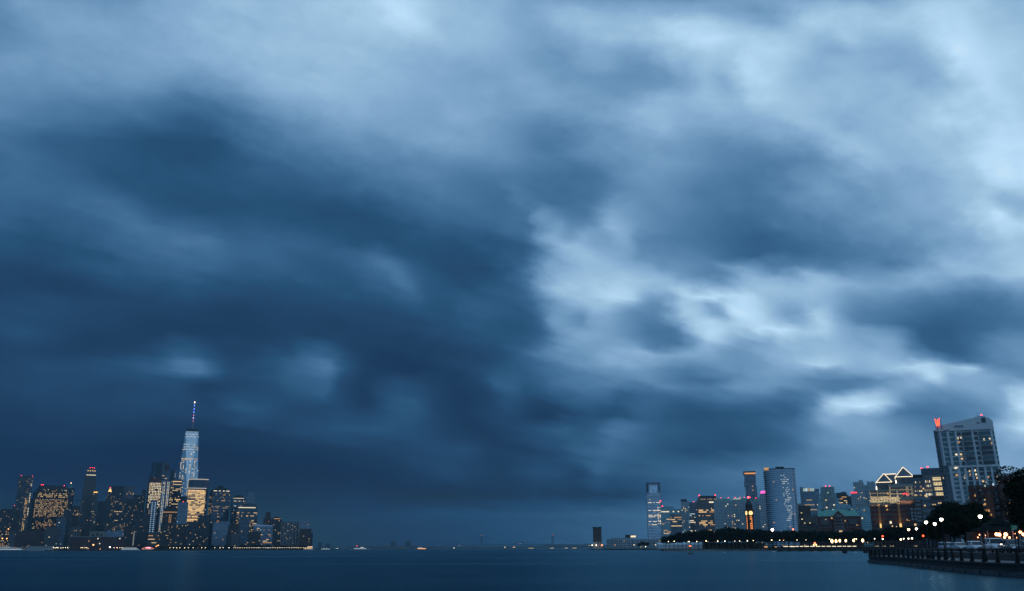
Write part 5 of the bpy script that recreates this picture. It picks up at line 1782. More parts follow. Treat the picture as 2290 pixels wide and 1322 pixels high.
# a few lit rooms, where the photograph shows them
litm = {'w': WIN['warm'], 'p': WIN['pale'], 'a': WIN['amber']}
LIT = [(.345, 979, 'w', .045), (.40, 978, 'p', .02), (.345, 988, 'a', .04), (.352, 1015, 'w', .055), (.36, 1025, 'w', .045), (.27, 1015, 'p', .05), (.90, 983, 'p', .03), (.92, 993, 'a', .025), (.80, 984, 'p', .03),
       (.23, 1045.5, 'p', .08), (.23, 1061, 'a', .08), (.375, 1062, 'a', .05), (.455, 1053, 'w', .03), (.455, 1061, 'a', .03), (.555, 1052, 'p', .035), (.56, 1061, 'p', .035), (.565, 1069, 'w', .035), (.66, 1077, 'w', .04), (.76, 1068, 'a', .035),
       (.555, 1043, 'a', .03), (.38, 1112, 'p', .045), (.38, 1119, 'w', .03), (.35, 1068, 'w', .02), (.71, 1079, 'w', .02), (.96, 1068, 'p', .02), (.985, 1078, 'w', .02), (-.03, 1066, 'w', .02)]
for f, py, c, w in LIT:
    z = zt(py) - .6
    o = link('window', pane_mesh(round(Wd * w * .75, 2), 1.15, litm[c], .2), root, (P(f, z), -9.75 if f > 0 else -6.8, z))
wl.sort(key=lambda c: -c[3] * c[4])
for x, y, z, w, h, m, me in wl[:75]:
    link('window', me, root, (x, y, z))
rest = {}
mb = MB()
me = bpy.data.meshes.new('window')
vs, fs, mi = [], [], []
for x, y, z, w, h, m, _ in wl[75:]:
    n = len(vs)
    vs += [(x + a * w / 2, y + b_, z + c * h) for c in (0, 1) for a, b_ in ((-1, -.18), (1, -.18), (1, .15), (-1, .15))]
    fs += [tuple(n + i for i in f) for f in ((0, 3, 2, 1), (4, 5, 6, 7), (0, 1, 5, 4), (1, 2, 6, 5), (2, 3, 7, 6), (3, 0, 4, 7))]
    mi += [0 if m is mgl else 1] * 6
me.from_pydata(vs, [], fs)
me.materials.append(mgl)
me.materials.append(mgd)
me.polygons.foreach_set('material_index', mi)
kind(link('window', me, root), 'stuff')

# the letter sign on the roof corner
sg = thing('letter_sign', 'glowing red neon letter W on the roof corner of the white-framed high-rise', 'sign', (0, 0, 0))
sg.matrix_world = Matrix.Translation(root.location) @ Matrix.Rotation(root.rotation_euler.z, 4, 'Z')
zs0, zs1 = zt(950.5), zt(933.5)
xs = [P(-.04, zs0) - .2 + a for a in (-.9, .1, .95, 1.6, 2.6)]
wpts = [(-1.6, zs1), (-.55, zs0), (.25, zs1 - .5), (.95, zs0), (2.0, zs1 + .3)]
x0 = P(-.035, zs0) + 1.9
nr, ny = glow('neon_red', (1, .02, .025), 2.2, True), glow('neon_yellow', (1, .26, .03), 2.0)
for off, m, rr_, nm in ((0, nr, .30, 'letter'), (-.34, ny, .10, 'tube')):
    MB().poly_tube([(x0 + a * .78, -12.2 + off, z) for a, z in wpts], rr_, 6).build(nm, m, sg)
fr_ = MB()
for z in (zs0 + .6, (zs0 + zs1) / 2, zs1 - .6):
    fr_.tube((x0 - 1.2, -11.7, z), (x0 + 2.6, -11.3, z), .1)
fr_.tube((x0 + 2.2, -11.4, zs0 - 2.5), (x0 + 2.2, -11.4, zs1 - .5), .14).tube((x0 - .3, -11.6, zs0 - 2.8), (x0 - .3, -11.6, zs1 - .2), .14).tube((x0 + 2.2, -11.4, zs0), (x0 + 1, -10, zs0 - 2), .1)
fr_.build('bracket', M_DARKST, sg)

# ------------------------------------------------------------------ office pair with light-outlined pyramid roofs
YP = 800
t = Tower('pyramid_offices', 'brick and sandstone offices with two light-outlined pyramid roofs', 1948, 2046, 1100, YP, 40, 0, None, pyref=1120)
root, W = t.root, t.W
zq = lambda py: at(2000, py, YP).z
fx = lambda px, py=1120: at(px, py, YP).x - at(1997, 1120, YP).x
brk = facade('offices_brick', (.085, .035, .028), (.016, .018, .022), 1.5, 3.9, .62, .42)
snd = facade('offices_sandstone', (.40, .35, .26), (.03, .03, .03), 2.2, 3.9, .30, .30)
slate = principled('slate_roof', (.10, .125, .15), .45, noise=.12, nscale=.3)
litl = glow('outline_light', (1.0, .82, .56), 1.5)
MB().box(fx(1947), fx(2047), -18, 20, -1, zq(1128)).build('brick_wall', brk, root)
MB().box(fx(2012), fx(2047), -19.5, -18.05, -1, zq(1119)).build('brick_bay', brk, root)
MB().box(fx(1949), fx(1992), -15, 19, zq(1128), zq(1098)).build('stone_storeys', snd, root)
MB().box(fx(1991.5), fx(2045), -16.5, 19, zq(1126), zq(1087)).build('stone_storeys', snd, root)
MB().box(fx(1950), fx(1992), -14, 18, zq(1098), zq(1094)).build('cornice', M_CONC, root)
MB().box(fx(1991), fx(2046), -15.5, 18, zq(1087), zq(1082)).build('cornice', M_CONC, root)
# drums and roofs
drm = facade('drum_glass', (.09, .10, .11), (.06, .075, .09), 3, 4, .8, .8, .3, .2)
MB().box(fx(1962, 1090), fx(1993, 1090), -12, 14, zq(1094), zq(1077)).build('drum', drm, root)
MB().box(fx(2003, 1080), fx(2041, 1080), -13, 14, zq(1082), zq(1066)).build('drum', drm, root)


def roof(l, r_, yf, yb, ze, za, a0, a1, nm='pyramid_roof'):
    ym = (yf + yb) / 2
    x0, x1 = fx(l, 1072), fx(r_, 1072)
    A, B_ = (fx(a0, 1050), ym, za), (fx(a1, 1050), ym, za)
    if a1 - a0 < 2:
        b0 = MB().add([(x0, yf, ze), (x1, yf, ze), (x1, yb, ze), (x0, yb, ze), A], [(0, 1, 4), (1, 2, 4), (2, 3, 4), (3, 0, 4), (3, 2, 1, 0)])
    else:
        b0 = MB().add([(x0, yf, ze), (x1, yf, ze), (x1, yb, ze), (x0, yb, ze), A, B_], [(0, 1, 5, 4), (1, 2, 5), (2, 3, 4, 5), (3, 0, 4), (3, 2, 1, 0)])
    o = b0.build(nm, slate, root)
    rd = .28
    e = MB()
    e.tube((x0, yf - .2, ze), (x1, yf - .2, ze), rd).tube((x0 - .2, yf, ze), (x0 - .2, yb, ze), rd)
    e.build('eave_light', litl, o)
    h_ = MB().tube((x0, yf - .2, ze), (A[0], A[1] - .2, A[2]), rd).tube((x1, yf - .2, ze), (B_[0], B_[1] - .2, B_[2]), rd).tube((x0 - .2, yb, ze), (A[0] - .2, A[1], A[2]), rd)
    h_.build('hip_light', litl, o)
    if a1 - a0 >= 2:
        MB().tube((A[0], A[1], za + .1), (B_[0], B_[1], za + .1), rd).build('ridge_light', litl, o)
    return o


# a pyramid with a longer hip-roofed wing behind it, and a freestanding pyramid
roof(1960.5, 1994, -12.5, 6, zq(1076.8), zq(1056), 1975.5, 1977)
MB().loft([[(fx(1968), 6, zq(1077)), (fx(2010), 6, zq(1074)), (fx(2010), 30, zq(1074)), (fx(1968), 30, zq(1077))], [(fx(1974, 1052), 15, zq(1054.5)), (fx(2001, 1052), 15, zq(1054)), (fx(2001, 1052), 19, zq(1054)), (fx(1974, 1052), 19, zq(1054.5))]]).build('wing_roof', slate, root)
MB().tube((fx(1974, 1052), 14.8, zq(1054.2)), (fx(2002, 1052), 14.8, zq(1053.6)), .36).build('ridge_light', litl, root)
roof(2002, 2040, -13.5, 10, zq(1065.8), zq(1042.5), 2017.6, 2018.6)
# windows: rows of small square ones in the stone, tall ribbons in the brick
cells = []
r = random.Random(8)
for py in (1101, 1109):
    for px in np.arange(1953, 1990, 2.6):
        cells.append((fx(px), -15.1, zq(py), 1.2, 1.6, 0, principled('window_dark_unlit', (.03, .035, .04), .15), 1))
for py in (1094, 1103, 1111):
    for px in np.arange(1996, 2026, 2.4):
        cells.append((fx(px), -16.6, zq(py), 1.1, 1.6, 0, principled('window_dark_unlit', (.03, .035, .04), .15), 1))
    for px in (2034, 2042):
        cells.append((fx(px), -16.6, zq(py), 1.5, 1.5, 0, principled('window_dark_unlit', (.03, .035, .04), .15), 1))
cells += [(fx(px), y, zq(py), w, h, 0, m, 1) for px, py, w, h, y, m in (
    (1988, 1105, 1.2, 1.6, -15.2, WIN['amber']), (1982, 1133, 1.4, 1.4, -18.2, WIN['gold']), (1983, 1141, 1.2, 1.2, -18.2, WIN['amber']), (1987.5, 1171, 1.5, 2.0, -18.2, WIN['pale']), (1990, 1178, 1, 1, -18.2, WIN['warm']),
    (2037.5, 1176, 1.6, 1.6, -19.7, WIN['warm']), (2045.5, 1176, 1.6, 1.6, -19.7, WIN['warm']), (2022, 1165, .8, 1.4, -19.7, WIN['amber']), (2026, 1166, .6, .8, -19.7, WIN['amber']), (1999, 1179, .8, .8, -18.2, WIN['pale']))]
for px, w in ((2033.5, 1.7), (2041, 1.7)):
    for py in (1142, 1150, 1157, 1164):
        cells.append((fx(px), -19.6, zq(py), w, 1.7, 0, principled('window_pale_unlit', (.30, .34, .36), .2), 1))
panes(root, [c[:7] for c in cells])
# two lit glazed stair bays running up through the brick, with floodlights at the stone storeys
for a, b_, top, yy in ((1964, 1968, 1127, -18.4), (2005, 2010, 1125, -18.9)):
    o = MB().box(fx(a), fx(b_), yy, -17.9, zq(1180), zq(top)).build('stair_bay', principled('stair_bay_stone', (.36, .20, .08), .6), root)
    MB().box(fx(a) + .1, fx(b_) - .1, yy - .15, yy - .02, zq(1180), zq(1171)).build('window', glow('stair_window', (1, .62, .2), 1.3), o)
    MB().box(fx(a + 1.6), fx(b_ - 1.2), -17.4, -15.2, zq(1127), zq(1095)).build('pilaster', M_CONC, root)
for px, py, y in ((1965, 1091, -13), (2007.5, 1078, -14)):
    MB().cyl(fx(px), y - 1, zq(py + 2), zq(py - 5), .45, .15, 6).build('lantern', glow('lantern_pale', (1, .85, .6), 5), root)
MB().poly_tube([(fx(px), -17.0, zq(py)) for px, py in ((2018.5, 1105.5), (2022, 1103.6), (2026, 1104), (2030, 1107))], .35, 5).build('red_logo', glow('logo_red', (1, .04, .06), 2.6), root)


def spot(px, py, y, energy, col, ang=100, up=True, Y=YP, root_=root, size=.4):
    d = bpy.data.lights.new('floodlight', 'SPOT')
    d.energy = energy
    d.color = col
    d.spot_size = math.radians(ang)
    d.spot_blend = .8
    d.shadow_soft_size = size
    o = bpy.data.objects.new('floodlight', d)
    COL.objects.link(o)
    o.parent = root_
    o.location = (fx(px), y - 5.0, zq(py) - 3)
    dirv = Vector((0, .42, 1)) if up else Vector((0, .30, -1))
    o.rotation_euler = (-dirv).to_track_quat('Z', 'Y').to_euler()
    return o


for px, y in ((1953, -16.6), (1960, -16.6), (1975, -16.6), (1984, -16.6), (1997, -17.8), (2013, -18.6), (2023, -18.6), (2030, -18.6), (1966, -17.9), (2008, -18.8)):
    spot(px, 1126.5 if px < 1992 else 1124, y, 2100, (1, .82, .52), 110)
for px, y in ((1966, -19.2), (2007.5, -19.8)):
    spot(px, 1181, y, 2600, (1, .6, .2), 60)

# ------------------------------------------------------------------ glass and stone office block between
YG = 690
t = Tower('office_block', 'grey stone office block with four floors of bright glass at its corner', 2046, 2118, 1062, YG, 30, 0, None, pyref=1090)
root, W = t.root, t.W
zg = lambda py: at(2080, py, YG).z
gxx = lambda px, py=1090: at(px, py, YG).x - at(2082, 1090, YG).x
stn = facade('office_stone_bands', (.22, .215, .21), (.05, .08, .11), 30, 4.35, .98, .5, .4, .1)
MB().box(gxx(2045), gxx(2068), -13, 15, -1, zg(1068)).build('wall', stn, root)
MB().box(gxx(2067), gxx(2121), -15, 15, -1, zg(1062)).build('wall', stn, root)
MB().box(gxx(2061, 1055), gxx(2112, 1055), -10, 12, zg(1063), zg(1046)).build('plant_room', principled('plant_grey', (.10, .125, .15), .5), root)
MB().box(gxx(2044, 1065), gxx(2062, 1065), -12, 12, zg(1068), zg(1060)).build('plant_room', M_DARKST, root)
for px, py in ((2062, 1046), (2074.5, 1043)):
    MB().sphere((gxx(px, 1048), -9, zg(py)), .6, 8, 5).build('beacon', RED, root)
MB().box(gxx(2046), gxx(2059), -14.2, -13.05, -1, zg(1115)).build('brick_bay', brk, root)
MB().box(gxx(2078), gxx(2123), -17, -15.05, -1, zg(1110)).build('brick_bay', brk, root)
cells = []
r = random.Random(14)
gl_lit = glow('office_lit_glass', (1, .78, .42), .85)
for k, (pa, pb) in enumerate(((1075, 1068), (1086, 1079), (1097, 1090), (1108.5, 1101.5))):
    off = 1.2 * k
    o = MB().box(gxx(2087 + off), gxx(2116), -15.5, -15.05, zg(pa), zg(pb)).build('window_band', gl_lit, root)
    for q in range(9):
        xm = gxx(2087 + off) + (gxx(2116) - gxx(2087 + off)) * (q + r.uniform(.2, .8)) / 9
        MB().box(xm - .08, xm + .08, -15.68, -15.52, zg(pa), zg(pb)).build('mullion', M_DARKST, o)
    MB().box(gxx(2087 + off), gxx(2116), -15.7, -15.55, zg(pb + 2.8), zg(pb + 2.2)).build('transom', M_DARKST, o)
for py in (1079, 1089, 1099, 1108):
    for px in np.arange(2047, 2064, 2.2):
        if r.random() < .4:
            cells.append((gxx(px), -13.2, zg(py), .5, 1.0, 0, WIN[r.choice(('pale', 'dim', 'warm', 'dim'))]))
    for px in np.arange(2069, 2084, 1.9):
        if r.random() < (.75 if py > 1085 else .25):
            cells.append((gxx(px), -15.2, zg(py), .48, 1.5, 0, WIN[r.choice(('pale', 'dim', 'dim', 'teal'))]))
for px, py in ((2066, 1094), (2068, 1110), (2065, 1132), (2071, 1112)):
    cells.append((gxx(px), -15.3, zg(py), 1.0, 1.0, 0, WIN['warm']))
for px, py in ((2082, 1130), (2086, 1130), (2094, 1127), (2107, 1127), (2098, 1127)):
    cells.append((gxx(px), -17.2, zg(py), 1.0, .8, 0, WIN['warm']))
for k in range(7):
    for px in (2048, 2050.5, 2053, 2055.5):
        cells.append((gxx(px), -14.4, zg(1122 + k * 9), .55, 1.7, 0, principled('window_pale_unlit', (.30, .34, .36), .2)))
    for px in np.arange(2081, 2121, 4):
        cells.append((gxx(px), -17.2, zg(1122 + k * 9) - .3, .9, 1.5, 0, principled('window_pale_dim', (.12, .14, .16), .2)))
panes(root, cells, limit=90)

# ------------------------------------------------------------------ brick apartments at the right edge
YA = 400
t = Tower('apartment_block', 'red brick apartment block with amber-lit bay windows right of the white high-rise', 2173, 2300, 1083, YA, 20, 0, None, pyref=1110)
root = t.root
za = lambda py: at(2220, py, YA).z
ax = lambda px, py=1110: at(px, py, YA).x - at(2236.5, 1110, YA).x
apt = facade('apartment_brick', (.10, .034, .024), (.02, .022, .028), 2.6, 2.9, .40, .50)
MB().box(ax(2173), ax(2240), -8, 10, -1, za(1083)).build('wall', apt, root)
MB().box(ax(2236), ax(2320), -11, 10, -1, za(1066)).build('wall', apt, root)
MB().box(ax(2238), ax(2275), -9, 8, za(1066), za(1059)).build('penthouse', M_CONC, root)
MB().box(ax(2206), ax(2222), -9.2, -8.05, -1, za(1104)).build('brick_bay', principled('bay_brick', (.16, .06, .035), .8, noise=.15, nscale=.6), root)
cells = []
for px, py, w, h, m in ((2205, 1129, 1.7, .9, 'amber'), (2207, 1144, 1.8, .9, 'amber'), (2205, 1118, .5, .5, 'warm'), (2186, 1109, .4, .9, 'amber'), (2199, 1099, .5, .8, 'cool'), (2236, 1068, .4, .7, 'warm'), (2258, 1078, 1.0, .5, 'warm'), (2266, 1077, .5, .5, 'warm'),
                        (2237, 1079, .4, .4, 'pale'), (2276, 1132, .4, .4, 'warm'), (2253, 1128, .3, .6, 'amber'), (2226, 1085, .6, .9, 'cool'), (2209, 1088, .6, .8, 'teal'), (2247, 1150, .4, .8, 'amber'), (2280, 1114, .4, .4, 'pale'), (2214, 1153, .4, .8, 'amber')):
    cells.append((ax(px), -11.2 if px > 2236 else (-9.4 if 2206 <= px <= 2222 else -8.3), za(py), w, h, 0, WIN[m]))
panes(root, cells)
for k in range(6):
    for px in (2196, 2229):
        MB().box(ax(px) - 1.3, ax(px) + 1.3, -9.4, -8.05, za(1100 + k * 13), za(1100 + k * 13) + .9).build('balcony', M_DARKST, root)
# ------------------------------------------------------------------ promenade, sea wall, railing
WALL = [(45.4, 60), (45.3, 74), (45.5, 86), (45.7, 92), (48.2, 106), (51.6, 120), (55.2, 134), (58.8, 150), (62.0, 167), (64.2, 175), (67.5, 181), (72, 184.5), (80, 187), (100, 192), (140, 205)]


def smooth(pts, n=6):
    out = []
    P_ = [pts[0]] + list(pts) + [pts[-1]]
    for i in range(1, len(P_) - 2):
        p0, p1, p2, p3 = [Vector((*q, 0)) for q in P_[i - 1:i + 3]]
        for k in range(n):
            t_ = k / n
            out.append(0.5 * ((2 * p1) + (-p0 + p2) * t_ + (2 * p0 - 5 * p1 + 4 * p2 - p3) * t_ * t_ + (-p0 + 3 * p1 - 3 * p2 + p3) * t_ ** 3))
    out.append(Vector((*pts[-1], 0)))
    return out


path = smooth(WALL)


def offset(path, d):
    out = []
    for i, p in enumerate(path):
        a = path[max(0, i - 1)]
        b_ = path[min(len(path) - 1, i + 1)]
        tg = (b_ - a).normalized()
        nrm = Vector((tg.y, -tg.x, 0))     # to the right of travel: landwards
        out.append(p + nrm * d)
    return out


def ribbon(sections):
    """sections: list of (offset, z) describing a closed cross-section swept along the path"""
    rings = []
    offs = {d: offset(path, d) for d in {s[0] for s in sections}}
    for i in range(len(path)):
        rings.append([(offs[d][i].x, offs[d][i].y, z) for d, z in sections])
    return MB().loft(rings)


granite = bpy.data.materials.new('sea_wall_granite')
granite.use_nodes = True
nt = granite.node_tree
b = nt.nodes['Principled BSDF']
b.inputs['Roughness'].default_value = .85
tcn = nt.nodes.new('ShaderNodeTexCoord')
spn = nt.nodes.new('ShaderNodeSeparateXYZ')
nt.links.new(tcn.outputs['Object'], spn.inputs[0])
nz = nt.nodes.new('ShaderNodeTexNoise')
nz.inputs['Scale'].default_value = .9
nz.inputs['Detail'].default_value = 6
nt.links.new(tcn.outputs['Object'], nz.inputs['Vector'])
mx = nt.nodes.new('ShaderNodeMix')
mx.data_type = 'RGBA'
mx.inputs[6].default_value = (.018, .018, .019, 1)
mx.inputs[7].default_value = (.045, .045, .047, 1)
nt.links.new(nz.outputs['Fac'], mx.inputs[0])
nt.links.new(mx.outputs[2], b.inputs['Base Color'])
tide = principled('sea_wall_foot', (.085, .09, .095), .8, noise=.35, nscale=.7)
cap_m = principled('cap_dark', (.03, .03, .032), .6, noise=.2, nscale=1)

sw = thing('sea_wall', 'dark granite sea wall with a paler foot, curving out to a rounded point', 'sea wall', (WALL[2][0], WALL[2][1], 0))
off = Vector((-WALL[2][0], -WALL[2][1], 0))


def loc(mb):
    mb.v = [(x + off.x, y + off.y, z) for x, y, z in mb.v]
    return mb


loc(ribbon([(-.25, -1.5), (.6, -1.5), (.6, .42), (-.25, .42)])).build('foot', tide, sw)
loc(ribbon([(0, .42), (.6, .42), (.6, 1.02), (0, 1.02)])).build('wall', granite, sw)
loc(ribbon([(-.12, 1.02), (.75, 1.02), (.75, 1.20), (-.12, 1.20)])).build('coping', cap_m, sw)
# block joints as thin recessed strips are part of the foot
acc = 0.0
last = path[0]
pr0 = offset(path, -.27)
for i in range(1, len(path)):
    acc += (path[i] - path[i - 1]).length
    if acc > 4.0:
        acc = 0
        p = pr0[i]
        MB().box(p.x + off.x - .05, p.x + off.x + .05, p.y + off.y - .05, p.y + off.y + .05, -.5, .40).build('joint', M_DARKST, sw)

# promenade paving and the street behind, both reaching far inland
inner = offset(path, .55)
road_edge = offset(path, 6.0)
pav = MB()
pts = [(p.x, p.y) for p in inner]
poly = pts + [(400, 240), (400, 60)]
paving = principled('paving', (.11, .11, .11), .7, noise=.2, nscale=.5)
kind(MB().prism(poly[::-1], -1.0, 1.16).build('pavement', paving), 'structure')
re_ = [(p.x, p.y) for p in road_edge]
asph = principled('asphalt', (.05, .05, .052), .85, noise=.25, nscale=.4)
poly = [q for q in re_ if q[1] < 186] + [(400, 200), (400, 60)]
kind(MB().prism(poly[::-1], 1.0, 1.95).build('road', asph), 'structure')
kind(MB().prism([(78, 183), (400, 236), (700, 300), (700, 420), (gx(2140, 430), 430), (110, 300)], -1, 2.0).build('ground', land), 'structure')

# railing: one thing, posts as parts
rl = thing('railing', 'dark iron promenade railing with thick tapered posts along the sea wall', 'railing', (WALL[2][0], WALL[2][1], 1.2))
off = Vector((-WALL[2][0], -WALL[2][1], -1.2))
ro = offset(path, .22)
iron = principled('iron_dark', (.012, .013, .015), .6, 0, .2)


def rail(z, rr_, nm):
    mb = MB()
    for a, b_ in zip(ro, ro[1:]):
        mb.tube((a.x + off.x, a.y + off.y, z - 1.2), (b_.x + off.x, b_.y + off.y, z - 1.2), rr_, rr_, 6)
    mb.build(nm, iron, rl)


rail(2.42, .075, 'top_rail')
rail(2.25, .035, 'rail')
rail(1.82, .03, 'rail')
rail(1.55, .03, 'rail')
dist = 0.0
nextp = 0.0
post_me = {}
for i in range(1, len(ro)):
    seg = ro[i] - ro[i - 1]
    L = seg.length
    while dist + L > nextp:
        f = (nextp - dist) / L
        p = ro[i - 1] + seg * f
        ang = math.atan2(seg.y, seg.x)
        if 'p' not in post_me:
            prof = [(-.20, 0), (.22, 0), (.22, .16), (.13, .22), (.09, .55), (.10, .9), (.06, 1.22), (-.06, 1.22), (-.10, .9), (-.10, .55), (-.13, .22), (-.20, .16)]
            mb = MB().loft([[(-.07, x, z) for x, z in prof], [(.07, x, z) for x, z in prof]])
            for zz in (.3, .45, .6, .75):
                mb.box(-.09, .09, -.15, .15, zz, zz + .05)
            mb.sphere((0, 0, 1.27), .08, 8, 5)
            post_me['p'] = mb.mesh('post', iron)
        o = link('post', post_me['p'], rl, (p.x + off.x, p.y + off.y, 0))
        o.rotation_euler = (0, 0, ang)
        nextp += 4.0
    dist += L

# ------------------------------------------------------------------ street lamps
LG = 'promenade lamps'
lamp_cols = {'white': ((1.0, .90, .52), 26), 'orange': (((1.0, .42, .14)), 16)}


def globe_mat(name, c, s):
    """lamp globe: hot in the middle, its coloured halo painted into the dimmer rim"""
    if name in MATS:
        return MATS[name]
    m = principled(name, (.3, .3, .3), .4, 0, .3, c, s)
    nt = m.node_tree
    lw = nt.nodes.new('ShaderNodeLayerWeight')
    lw.inputs[0].default_value = .45
    cr_ = nt.nodes.new('ShaderNodeValToRGB')
    e = cr_.color_ramp.elements
    e[0].position, e[0].color = .25, (c[0], c[1], min(1, c[2] * 1.5), 1)
    e[1].position, e[1].color = .85, (c[0] * .10, c[1] * .075, c[2] * .02, 1)  # the lamp's coloured halo, painted into the rim of the globe
    nt.links.new(lw.outputs['Facing'], cr_.inputs[0])
    nt.links.new(cr_.outputs[0], nt.nodes['Principled BSDF'].inputs['Emission Color'])
    m.cycles.emission_sampling = 'FRONT_BACK'
    return m


def make_lamp(label, px, py, Y, col, h=None, r=.26, group=LG, pw=30, name='street_lamp', ground=1.16, twin=False):
    p = at(px, py, Y)
    t_ = thing(name, label, 'street lamp', (p.x, p.y, ground), 0, group)
    H_ = p.z - ground
    MB().lathe(0, 0, [(.22, 0), (.22, .5), (.12, .62), (.075, 1.0), (.055, H_ - .55), (.11, H_ - .45), (.06, H_ - .35)], 8).build('post', iron, t_)
    if twin:
        for s_ in (-.22, .22):
            MB().tube((s_, 0, .6), (s_, 0, H_ * .62), .05, .05, 6).build('shaft_reflection', M_STEEL, t_)  # pale steel stands in for the reflections running along the dark post
    c, s = lamp_cols[col]
    MB().sphere((0, 0, H_), r, 12, 8).build('globe', globe_mat('lamp_' + col, c, s), t_, True)
    MB().lathe(0, 0, [(r * .9, H_ + r * .55), (r * .6, H_ + r * 1.1), (.03, H_ + r * 1.6)], 10).build('cap', iron, t_)
    return t_


make_lamp('tall white globe lamp behind the white parked cars', 2192, 1155, 103, 'white', r=.20, twin=True)
make_lamp('highest white globe lamp of the four before the dark trees', 2105, 1161.6, 118, 'white', r=.20)
make_lamp('white globe lamp between and below its two neighbours before the dark trees', 2090.5, 1171.7, 138, 'white', r=.21)
make_lamp('leftmost white globe lamp of the close trio before the dark trees', 2071, 1168, 128, 'white', r=.21)
make_lamp('smaller white globe lamp right beside the orange lamp', 2049.4, 1182.7, 172, 'white', r=.19)
make_lamp('orange globe lamp left of a smaller white one at the end of the promenade', 2032, 1184.2, 178, 'orange', r=.23)
# ------------------------------------------------------------------ trees
leaf_m = bpy.data.materials.new('tree_leaves')
leaf_m.use_nodes = True
nt = leaf_m.node_tree
b = nt.nodes['Principled BSDF']
b.inputs['Roughness'].default_value = .7
b.inputs['Specular IOR Level'].default_value = .06
tcl = nt.nodes.new('ShaderNodeTexCoord')
nzl = nt.nodes.new('ShaderNodeTexNoise')
nzl.inputs['Scale'].default_value = .6
nt.links.new(tcl.outputs['Object'], nzl.inputs['Vector'])
mxl = nt.nodes.new('ShaderNodeMix')
mxl.data_type = 'RGBA'
mxl.inputs[6].default_value = (.006, .013, .007, 1)
mxl.inputs[7].default_value = (.018, .032, .012, 1)
nt.links.new(nzl.outputs['Fac'], mxl.inputs[0])
nt.links.new(mxl.outputs[2], b.inputs['Base Color'])
bark = principled('tree_bark', (.025, .02, .017), .9)


def crown_mesh(seed, R_, H_, n, leaf, lobes=9, flat=.75):
    """leaf-sized faces spread through a set of lobes: an uneven outline with gaps"""
    r = random.Random(seed)
    L = []
    for k in range(lobes):
        a = r.uniform(0, 2 * PI)
        d = R_ * r.uniform(.15, .68)
        L.append((math.cos(a) * d, math.sin(a) * d, H_ * r.uniform(.25, .85), R_ * r.uniform(.28, .48)))
    L.append((0, 0, H_ * .6, R_ * .5))
    vs, fs = [], []
    for i in range(n):
        cx, cy_, cz, rr_ = r.choice(L)
        while True:
            v = Vector((r.uniform(-1, 1), r.uniform(-1, 1), r.uniform(-1, 1)))
            if .2 < v.length < 1:
                break
        v = v.normalized() * (v.length ** .45)
        p = Vector((cx, cy_, cz)) + Vector((v.x * rr_, v.y * rr_, v.z * rr_ * flat))
        s = leaf * r.uniform(.6, 1.3)
        u_ = Vector((r.uniform(-1, 1), r.uniform(-1, 1), r.uniform(-.6, .6))).normalized()
        w_ = u_.cross(Vector((r.uniform(-1, 1), r.uniform(-1, 1), r.uniform(-1, 1)))).normalized()
        k = len(vs)
        vs += [p - u_ * s, p - w_ * s * .55, p + u_ * s, p + w_ * s * .55]
        fs.append((k, k + 1, k + 2, k + 3))
    mb = MB()
    mb.v = [tuple(v) for v in vs]
    mb.f = fs
    return mb.mesh('crown', leaf_m), L


def trunk_mesh(seed, h, r0, L, base):
    r = random.Random(seed)
    mb = MB()
    mb.lathe(0, 0, [(r0 * 1.5, 0), (r0, h * .15), (r0 * .8, h)], 8)
    for lx, ly, lz, lr in L[:6]:
        mb.tube((0, 0, h * r.uniform(.8, 1)), (lx * .8, ly * .8, base + lz), r0 * .5, r0 * .12, 5)
    return mb.mesh('trunk', bark)


VAR = {}


def tree_kind(key, seed, R_, H_, trunk_h, r0, n, leaf, lobes=9):
    cm, L = crown_mesh(seed, R_, H_, n, leaf, lobes)
    VAR[key] = (cm, trunk_mesh(seed, trunk_h, r0, L, trunk_h * .75), trunk_h * .75)


for k in range(5):
    tree_kind('park%d' % k, 40 + k, 6.4, 8.6, 5.6, .22, 900, .62, 10)
for k in range(4):
    tree_kind('near%d' % k, 60 + k, 4.2, 8.0, 4.0, .20, 5200, .22, 16)
tree_kind('edge', 77, 5.2, 10.5, 5.0, .26, 9000, .22, 22)
for k in range(3):
    tree_kind('shrub%d' % k, 90 + k, 4.6, 6.0, 1.6, .15, 800, .5, 9)


def plant(key, x, y, z, s, rz, label, group=None, name='tree', sz=1.0):
    cm, tm, b_ = VAR[key]
    t_ = thing(name, label, 'tree', (x, y, z), rz, group)
    t_.scale = (s, s, s * sz)
    link('crown', cm, t_, (0, 0, b_))
    link('trunk', tm, t_)
    return t_


r = random.Random(31)
PARK = 'tree row along the low pier park'
# a double row on the park point; what nothing tells apart shares its label
front = list(np.arange(1489, 1952, 9.2))
for i, px in enumerate(front):
    Y = 925 + r.uniform(-6, 6)
    top = np.interp(px, [1480, 1500, 1530, 1600, 1660, 1700, 1760, 1820, 1880, 1950], [1203, 1195, 1190, 1187, 1183, 1187, 1187, 1189, 1191, 1188])
    hgt = hz(top + r.uniform(-1.5, 2.5), Y) - 1.9
    lab = 'dark round-crowned tree in the long row along the low pier park'
    if i == 0:
        lab = 'leftmost tree of the long park row, over the white tent'
    plant('park%d' % (i % 5), gx(px, Y), Y, 1.9, max(.6, hgt / 13.2), r.uniform(0, 6), lab, PARK if i else None)
for i, px in enumerate(np.arange(1540, 1960, 14)):
    Y = 975 + r.uniform(-10, 10)
    top = np.interp(px, [1480, 1540, 1640, 1680, 1740, 1880, 1960], [1192, 1188, 1181, 1184, 1187, 1189, 1185])
    hgt = hz(top + r.uniform(-2, 2), Y) - 1.9
    plant('park%d' % ((i + 2) % 5), gx(px, Y), Y, 1.9, hgt / 13.2, r.uniform(0, 6), 'dark tree of the rear row of the low pier park', 'rear tree row of the low pier park')
